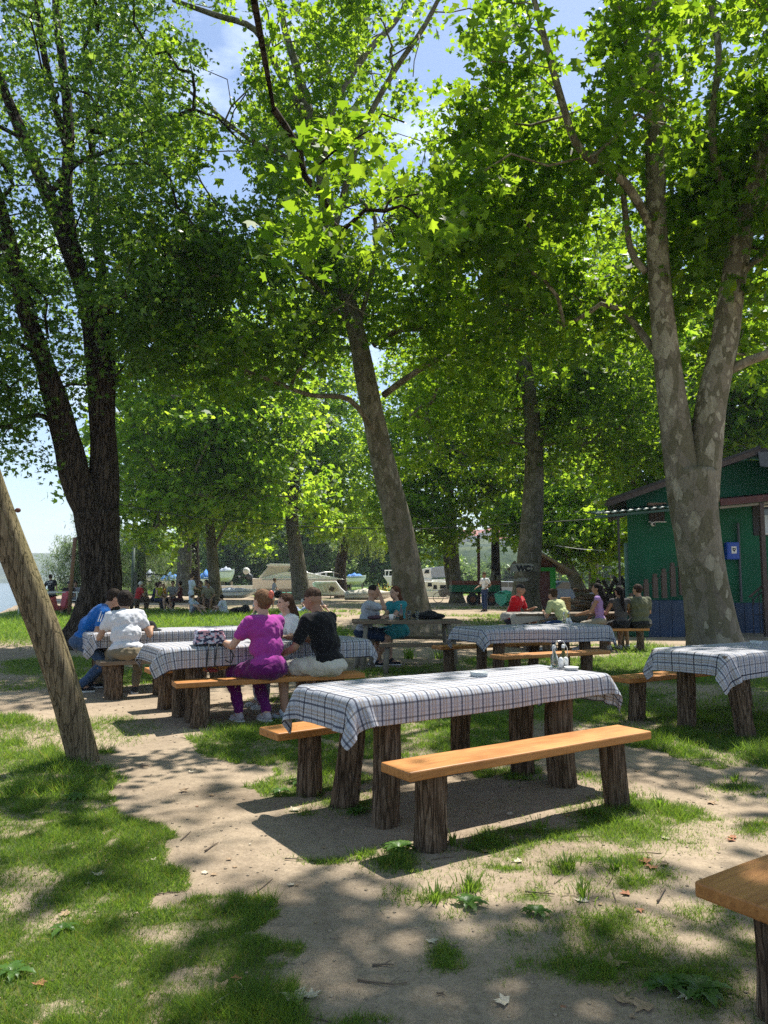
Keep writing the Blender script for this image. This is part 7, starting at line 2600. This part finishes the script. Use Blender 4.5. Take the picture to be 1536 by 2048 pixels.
# ------------------------------------------------------------------ grass, weeds, fallen leaves, sticks
def make_grass():
    rg = np.random.default_rng(2)
    bands = [(1.55, 3.2, 95000, .0034, .022), (3.2, 5.0, 100000, .0046, .026), (5.0, 8.0, 80000, .0072, .034), (8.0, 14, 56000, .012, .042), (14, 24, 50000, .022, .065), (24, 40, 42000, .04, .10), (70, 110, 16000, .16, .30)]
    VV, RR = [], []
    for (d0, d1, n, wd, hg) in bands:
        y = np.sqrt(rg.uniform(d0 * d0, d1 * d1, n * 3))
        x = rg.uniform(-.56, .56, n * 3) * y
        # tussocks: pull blades towards clump centres
        cx, cyy = np.round(x / (wd * 12)) * wd * 12, np.round(y / (wd * 12)) * wd * 12
        jit = _hash(np.round(cx * 999).astype(np.int64), np.round(cyy * 999).astype(np.int64), 3, 5)
        q = .35 * jit
        x, y = x + (cx - x) * q, y + (cyy - y) * q
        m = grassmask(x, y)
        dens = m * (.35 + .9 * fbm(x * 5 / max(1, d0 * .3), y * 5 / max(1, d0 * .3), 0, 15))
        ok = rg.uniform(0.02, 1, n * 3) < dens
        ok &= (x > lake_x(y) + .5)
        x, y, m = x[ok][:n], y[ok][:n], m[ok][:n]
        k = len(x)
        z = tz(x, y)
        a = rg.uniform(0, 2 * math.pi, k)
        h = hg * rg.uniform(.35, 1.5, k) * (.55 + .6 * m) * (1 + .8 * (fbm(x * 1.3, y * 1.3, 0, 91) > .62))
        w2 = wd * rg.uniform(.5, 1.1, k) / 2
        lean = rg.normal(0, .75, (k, 2)) * h[:, None]
        dx, dy = np.cos(a) * w2, np.sin(a) * w2
        b0 = np.stack([x - dx, y - dy, z - .004], 1)
        b1 = np.stack([x + dx, y + dy, z - .004], 1)
        t = np.stack([x + lean[:, 0], y + lean[:, 1], z + h], 1)
        VV.append(np.stack([b0, b1, t], 1).reshape(-1, 3))
        tone = fbm(x * 1.1, y * 1.1, 0, 66)
        r_ = np.clip(.35 * rg.uniform(0, 1, k) + .62 * tone, 0, .96)
        r_ = np.where(rg.random(k) < .11, 1.0, r_)
        RR.append(np.repeat(r_, 3))
    V_ = np.concatenate(VV)
    me = np_mesh('grass', V_, 3, np.arange(len(V_)), {'rnd': np.concatenate(RR)})
    tag(link('grass', me, M['grass']), kind='stuff')


make_grass()


def blade_tuft(label, p, n, h, seed, wd=.006, name='grass_tuft', spreadr=.05):
    rg = np.random.default_rng(seed)
    o = thing(name, label, 'grass tuft', p, 0, 'tall grass tufts')
    vs, fs, rn = [], [], []
    for i in range(n):
        a = rg.uniform(0, 6.28)
        r0 = abs(rg.normal(0, spreadr))
        bx, by_ = r0 * math.cos(a), r0 * math.sin(a)
        hh = h * rg.uniform(.5, 1.15)
        ln = rg.uniform(.15, .7) * hh
        px_, py_ = -math.sin(a) * wd / 2, math.cos(a) * wd / 2
        b = len(vs)
        for t, wq in ((0, 1), (.4, .9), (.75, .6), (1, .05)):
            cx = bx + math.cos(a) * ln * t * t
            cyy = by_ + math.sin(a) * ln * t * t
            z = hh * (t - .25 * t * t)
            vs += [(cx - px_ * wq, cyy - py_ * wq, z), (cx + px_ * wq, cyy + py_ * wq, z)]
        for q in range(3):
            fs.append((b + 2 * q, b + 2 * q + 1, b + 2 * q + 3, b + 2 * q + 2))
        rn += [rg.uniform(.3, .9)] * 8
    me = bpy.data.meshes.new('blades')
    me.from_pydata(vs, [], fs)
    at = me.attributes.new('rnd', 'FLOAT', 'POINT')
    at.data.foreach_set('value', np.array(rn, dtype=np.float32))
    tag(link('blades', me, M['grass'], o), kind='stuff')
    return o


def gz(px, py):
    p = G(px, py)
    return Vector((p.x, p.y, tzf(p.x, p.y)))


tufts = [(818, 1318, 60, .30, 'tall spiky tuft behind the empty middle table'), (880, 1318, 40, .26, 'spiky tuft beside the tall one behind the middle table'),
         (980, 1683, 40, .13, 'tuft at the edge of the bench shadow'), (1080, 1660, 40, .13, 'tuft near the middle of the bench shadow'), (1190, 1628, 50, .15, 'tuft at the foot of the front bench end'),
         (905, 1690, 45, .13, 'tuft beside the near leg of the front bench'), (1320, 1612, 50, .12, 'tuft beyond the end of the front bench'), (1470, 1560, 40, .10, 'tuft on the dirt below the forked plane table'),
         (1165, 1795, 45, .11, 'tuft with a seed stalk on the sunlit dirt'), (870, 1800, 60, .09, 'low dense tuft on the sunlit dirt'), (938, 1782, 60, .10, 'bright tuft above the dandelion plant'),
         (1135, 1735, 60, .09, 'wide bright tuft around a pale scrap'), (1235, 1738, 60, .09, 'dark tuft beside the rusty fallen leaves'), (720, 1715, 40, .07, 'tuft at the foot of the near table leg'),
         (415, 1455, 50, .12, 'tuft by the bench leg beside the dirt path'), (640, 1500, 60, .14, 'tuft left of the rear bench leg'), (1400, 1475, 50, .10, 'tuft in the bright turf under the forked plane table')]
for k, (px, py, n, h, lab) in enumerate(tufts):
    blade_tuft(lab, gz(px, py), n, h * (.72 if h < .2 else 1), 300 + k, .007 if h < .2 else .014, spreadr=.05 if h < .2 else .1)


def rosette(label, p, n, r, seed, h=.05, toothed=True):
    rg = np.random.default_rng(seed)
    o = thing('weed', label, 'weed', p, 0, 'broad leaved weeds')
    for i in range(n):
        a = i * 2.4 + rg.normal(0, .2)
        L_ = r * rg.uniform(.6, 1.1)
        wd = L_ * .16
        vs, fs = [], []
        m = 9
        for j in range(m + 1):
            t = j / m
            w_ = wd * (.25 + 1.2 * math.sin(math.pi * min(1, t ** .8)) ** .8) * (1 if not toothed or j % 2 else .62)
            if j == m:
                w_ = .002
            z = h * (1.6 * t - 1.5 * t * t) + .008
            c = Vector((math.cos(a) * L_ * t, math.sin(a) * L_ * t, z))
            s_ = Vector((-math.sin(a), math.cos(a), .25)) * w_
            s2 = Vector((math.sin(a), -math.cos(a), .25)) * w_
            vs += [c + s_, c, c + s2]
        for j in range(m):
            for q in range(2):
                fs.append((3 * j + q, 3 * j + q + 1, 3 * j + 3 + q + 1, 3 * j + 3 + q))
        me = bpy.data.meshes.new('leaf')
        me.from_pydata([tuple(v) for v in vs], [], fs)
        at = me.attributes.new('rnd', 'FLOAT', 'POINT')
        at.data.foreach_set('value', np.full(len(vs), rg.uniform(.2, .9), dtype=np.float32))
        me.polygons.foreach_set('use_smooth', [True] * len(me.polygons))
        link('leaf', me, M['weed'], o)
    return o


weeds_ = [(935, 1815, 12, .13, 'dandelion rosette on the sunlit dirt in front of the bench'), (1075, 1835, 14, .10, 'bright leafy weed beside the seed stalks'), (800, 1700, 14, .14, 'leafy weed beside the near bench leg'),
         (715, 1630, 10, .13, 'broad weed at the foot of the twin table legs'), (600, 1570, 12, .18, 'large toothed weed by the rear bench leg'), (560, 1590, 9, .14, 'toothed weed on the dirt near the rear bench leg'),
         (150, 1600, 14, .14, 'toothed weed in the shaded grass below the leaning pole'), (100, 1535, 16, .16, 'leafy weed at the foot of the leaning pole'), (205, 1540, 10, .12, 'low weed on the path side of the leaning pole'),
         (110, 1720, 10, .12, 'pale weed in the dark grass'), (125, 1870, 10, .10, 'round leaved weed in the lower grass'), (25, 1960, 12, .12, 'broad weed at the lower edge of the grass'),
         (1400, 1990, 18, .16, 'dark weed beneath the close bench corner'), (1480, 1930, 14, .18, 'large leaved weed against the close bench leg'), (1330, 1985, 12, .13, 'toothed weed on the dirt by the close bench'),
         (30, 1770, 10, .12, 'small weed at the edge of the grass'), (1430, 1860, 10, .11, 'weed in the shade of the close bench'), (985, 1500, 12, .16, 'weed under the empty middle table')]
weeds = [w_ for i_, w_ in enumerate(weeds_) if i_ not in (9, 13, 15, 16)]
for k, (px, py, n, r, lab) in enumerate(weeds):
    rosette(lab, gz(px, py), n, r * .68, 400 + k, .035)

# fallen plane leaves
T_DRY = np.concatenate([T_NEAR[:, :2], np.zeros((11, 1))], 1)


def dry_leaf(p, size, seed, mat, label, name='fallen_leaf', group='dry leaves fallen on the ground'):
    rg = np.random.default_rng(seed)
    a = rg.uniform(0, 6.28)
    c1, c2 = rg.uniform(.15, .5), rg.uniform(-.3, .4)
    vs = [(0, .2, .0)]
    for (x, y, _) in T_DRY:
        x2 = x * rg.uniform(.85, 1.1)
        y2 = y * rg.uniform(.85, 1.1)
        vs.append((x2, y2, c1 * x2 * x2 + c2 * (y2 - .3) ** 2 + rg.normal(0, .05)))
    vs = [Vector(v) * size for v in vs]
    zmin = min(v.z for v in vs)
    vs = [(v.x, v.y, v.z - zmin + .003) for v in vs]
    me = bpy.data.meshes.new(name)
    me.from_pydata(vs, [], [(0, i + 1, (i + 1) % 11 + 1) for i in range(11)])
    o = link(name, me, mat, None, p, (0, 0, a))
    o.modifiers.new('t', 'SOLIDIFY').thickness = .0012
    return tag(o, label, 'leaf', group)


specials = [(590, 1998, .075, 'pale_dry_leaf', 'big pale plane leaf lying on the path at the edge of the turf'), (620, 2000, .05, 'pale_dry_leaf', 'smaller pale leaf overlapping the big pale one'),
            (1295, 1725, .055, 'rust_dry_leaf', 'rusty leaf beside the dark tuft'), (1305, 1732, .05, 'rust_dry_leaf', 'second rusty leaf below the first'),
            (1165, 1806, .045, 'pale_dry_leaf', 'pale curled leaf by the seed stalk tuft'), (1225, 1940, .06, 'dry_leaf', 'long curled grey leaf on the shaded dirt'),
            (1038, 1724, .045, 'pale_dry_leaf', 'white scrap of leaf at the wide bright tuft'), (1090, 1660, .04, 'pale_dry_leaf', 'pale leaf near the bench shadow edge'),
            (1330, 1676, .035, 'pale_dry_leaf', 'pale leaf alone on the sunlit dirt'), (1288, 2018, .06, 'dry_leaf', 'brown leaf at the bottom edge near the close bench'),
            (862, 1888, .035, 'pale_dry_leaf', 'pale leaf on the small low tuft'), (588, 1626, .06, 'pale_dry_leaf', 'dry leaf lying before the twin table legs'), (1010, 2014, .045, 'pale_dry_leaf', 'pale leaf near the bottom of the bare path'),
            (412, 1749, .032, 'pale_dry_leaf', 'small pale leaf on the sunlit path'), (365, 1587, .05, 'dry_leaf', 'brown leaf in the middle of the path'), (1420, 1605, .055, 'dry_leaf', 'brown leaf on the dirt below the forked plane'),
            (195, 1755, .035, 'pale_dry_leaf', 'pale folded leaf in the shaded grass'), (435, 1990, .06, 'dry_leaf', 'brown curled leaf beside the pale stick'), (1255, 1790, .04, 'rust_dry_leaf', 'brown leaf above the wide turf patch'),
            (597, 1903, .025, 'dry_leaf', 'small brown leaf on the open path'), (1376, 2003, .04, 'pale_dry_leaf', 'pale crumpled leaf by the weeds'), (1240, 2010, .05, 'dry_leaf', 'crumpled brown leaf at the bottom edge')]
for k, (px, py, s, mt, lab) in enumerate(specials):
    dry_leaf(gz(px, py), s, 500 + k, M[mt], lab)
rg = np.random.default_rng(77)
for k in range(120):
    y = 1.7 + 9 * rg.random() ** 1.5
    x = rg.uniform(-.5, .5) * y
    dry_leaf(Vector((x, y, tzf(x, y))), rg.uniform(.012, .04), 600 + k, M[['dry_leaf', 'pale_dry_leaf', 'rust_dry_leaf', 'dry_leaf'][k % 4]], 'small curled dry leaf scattered on dirt and turf')


def stick(label, pts, r, seed, mat='twig', group='fallen sticks'):
    rg = np.random.default_rng(seed)
    P = [gz(*p) for p in pts]
    o = thing('stick', label, 'stick', P[0], 0, group)
    path, rr = smooth_path([tuple(p - P[0] + Vector((0, 0, r + rg.uniform(0, .006)))) for p in P], list(np.linspace(r, r * .4, len(P))), 3)
    MB().tube(path, rr, 6).build('stem', M[mat], o, smooth=True)
    a, b = Vector(path[len(path) // 2]), Vector(path[-1])
    if len(pts) > 2:
        sd = Vector((-(b - a).y, (b - a).x, 0)) * .4
        MB().tube([a, a.lerp(b, .6) + sd * .8 + Vector((0, 0, .008))], [r * .6, r * .25], 5).build('side_twig', M[mat], o)
    return o


stick('pale forked stick lying on the lower turf', [(418, 2028), (455, 2005), (484, 1986), (476, 1975)], .006, 1, 'pale_dry_leaf')
stick('thin dark branching stick on the open path', [(715, 1966), (752, 1972), (790, 1978), (815, 1972)], .0045, 2)
stick('dark twig on the path under the table end', [(745, 1937), (768, 1936), (788, 1938)], .005, 3)
stick('long thin stick by the seed stalk tuft', [(1050, 1790), (1085, 1792), (1110, 1796)], .005, 4)
stick('curved dark stick on the shaded dirt', [(1315, 1808), (1325, 1790), (1332, 1779)], .005, 5)
stick('short twig in the sunlit part of the path', [(410, 1708), (425, 1698), (437, 1692)], .005, 6)
stick('straight twig near the lit patch of path', [(570, 1724), (590, 1725), (612, 1726)], .004, 7)
stick('dark short stick on the path beyond the leaning pole foot', [(283, 1535), (292, 1536), (298, 1536)], .012, 8)
stick('thin twig on the dirt at the lower right', [(874, 1997), (882, 1995), (890, 2000)], .004, 9)
for k in range(46):
    y = 1.7 + 6 * rg.random() ** 1.4
    x = rg.uniform(-.5, .5) * y
    a = rg.uniform(0, 3.14)
    l_ = rg.uniform(.02, .11)
    mb = MB().tube([(-l_ * math.cos(a), -l_ * math.sin(a), .004), (0.004, .003, .006), (l_ * math.cos(a), l_ * math.sin(a), .004)], [.0028, .0025, .0015], 5)
    tag(mb.build('twig', M['twig'], None, loc=(x, y, tzf(x, y))), 'thin broken twig lying on the ground', 'twig', 'twigs scattered on the ground')
# small clods and pebbles
vs = MB()
for k in range(2200):
    y = 1.6 + 8 * rg.random() ** 1.3
    x = rg.uniform(-.5, .5) * y
    s = rg.uniform(.002, .007) * (1 + y * .12)
    vs.ell((x, y, tzf(x, y) + s * .2), (s, s * rg.uniform(.7, 1.2), s * .6), None, 5, 3)
tag(vs.build('gravel', plain('clods', (.30, .24, .17), .95, .3, 40)), kind='stuff')
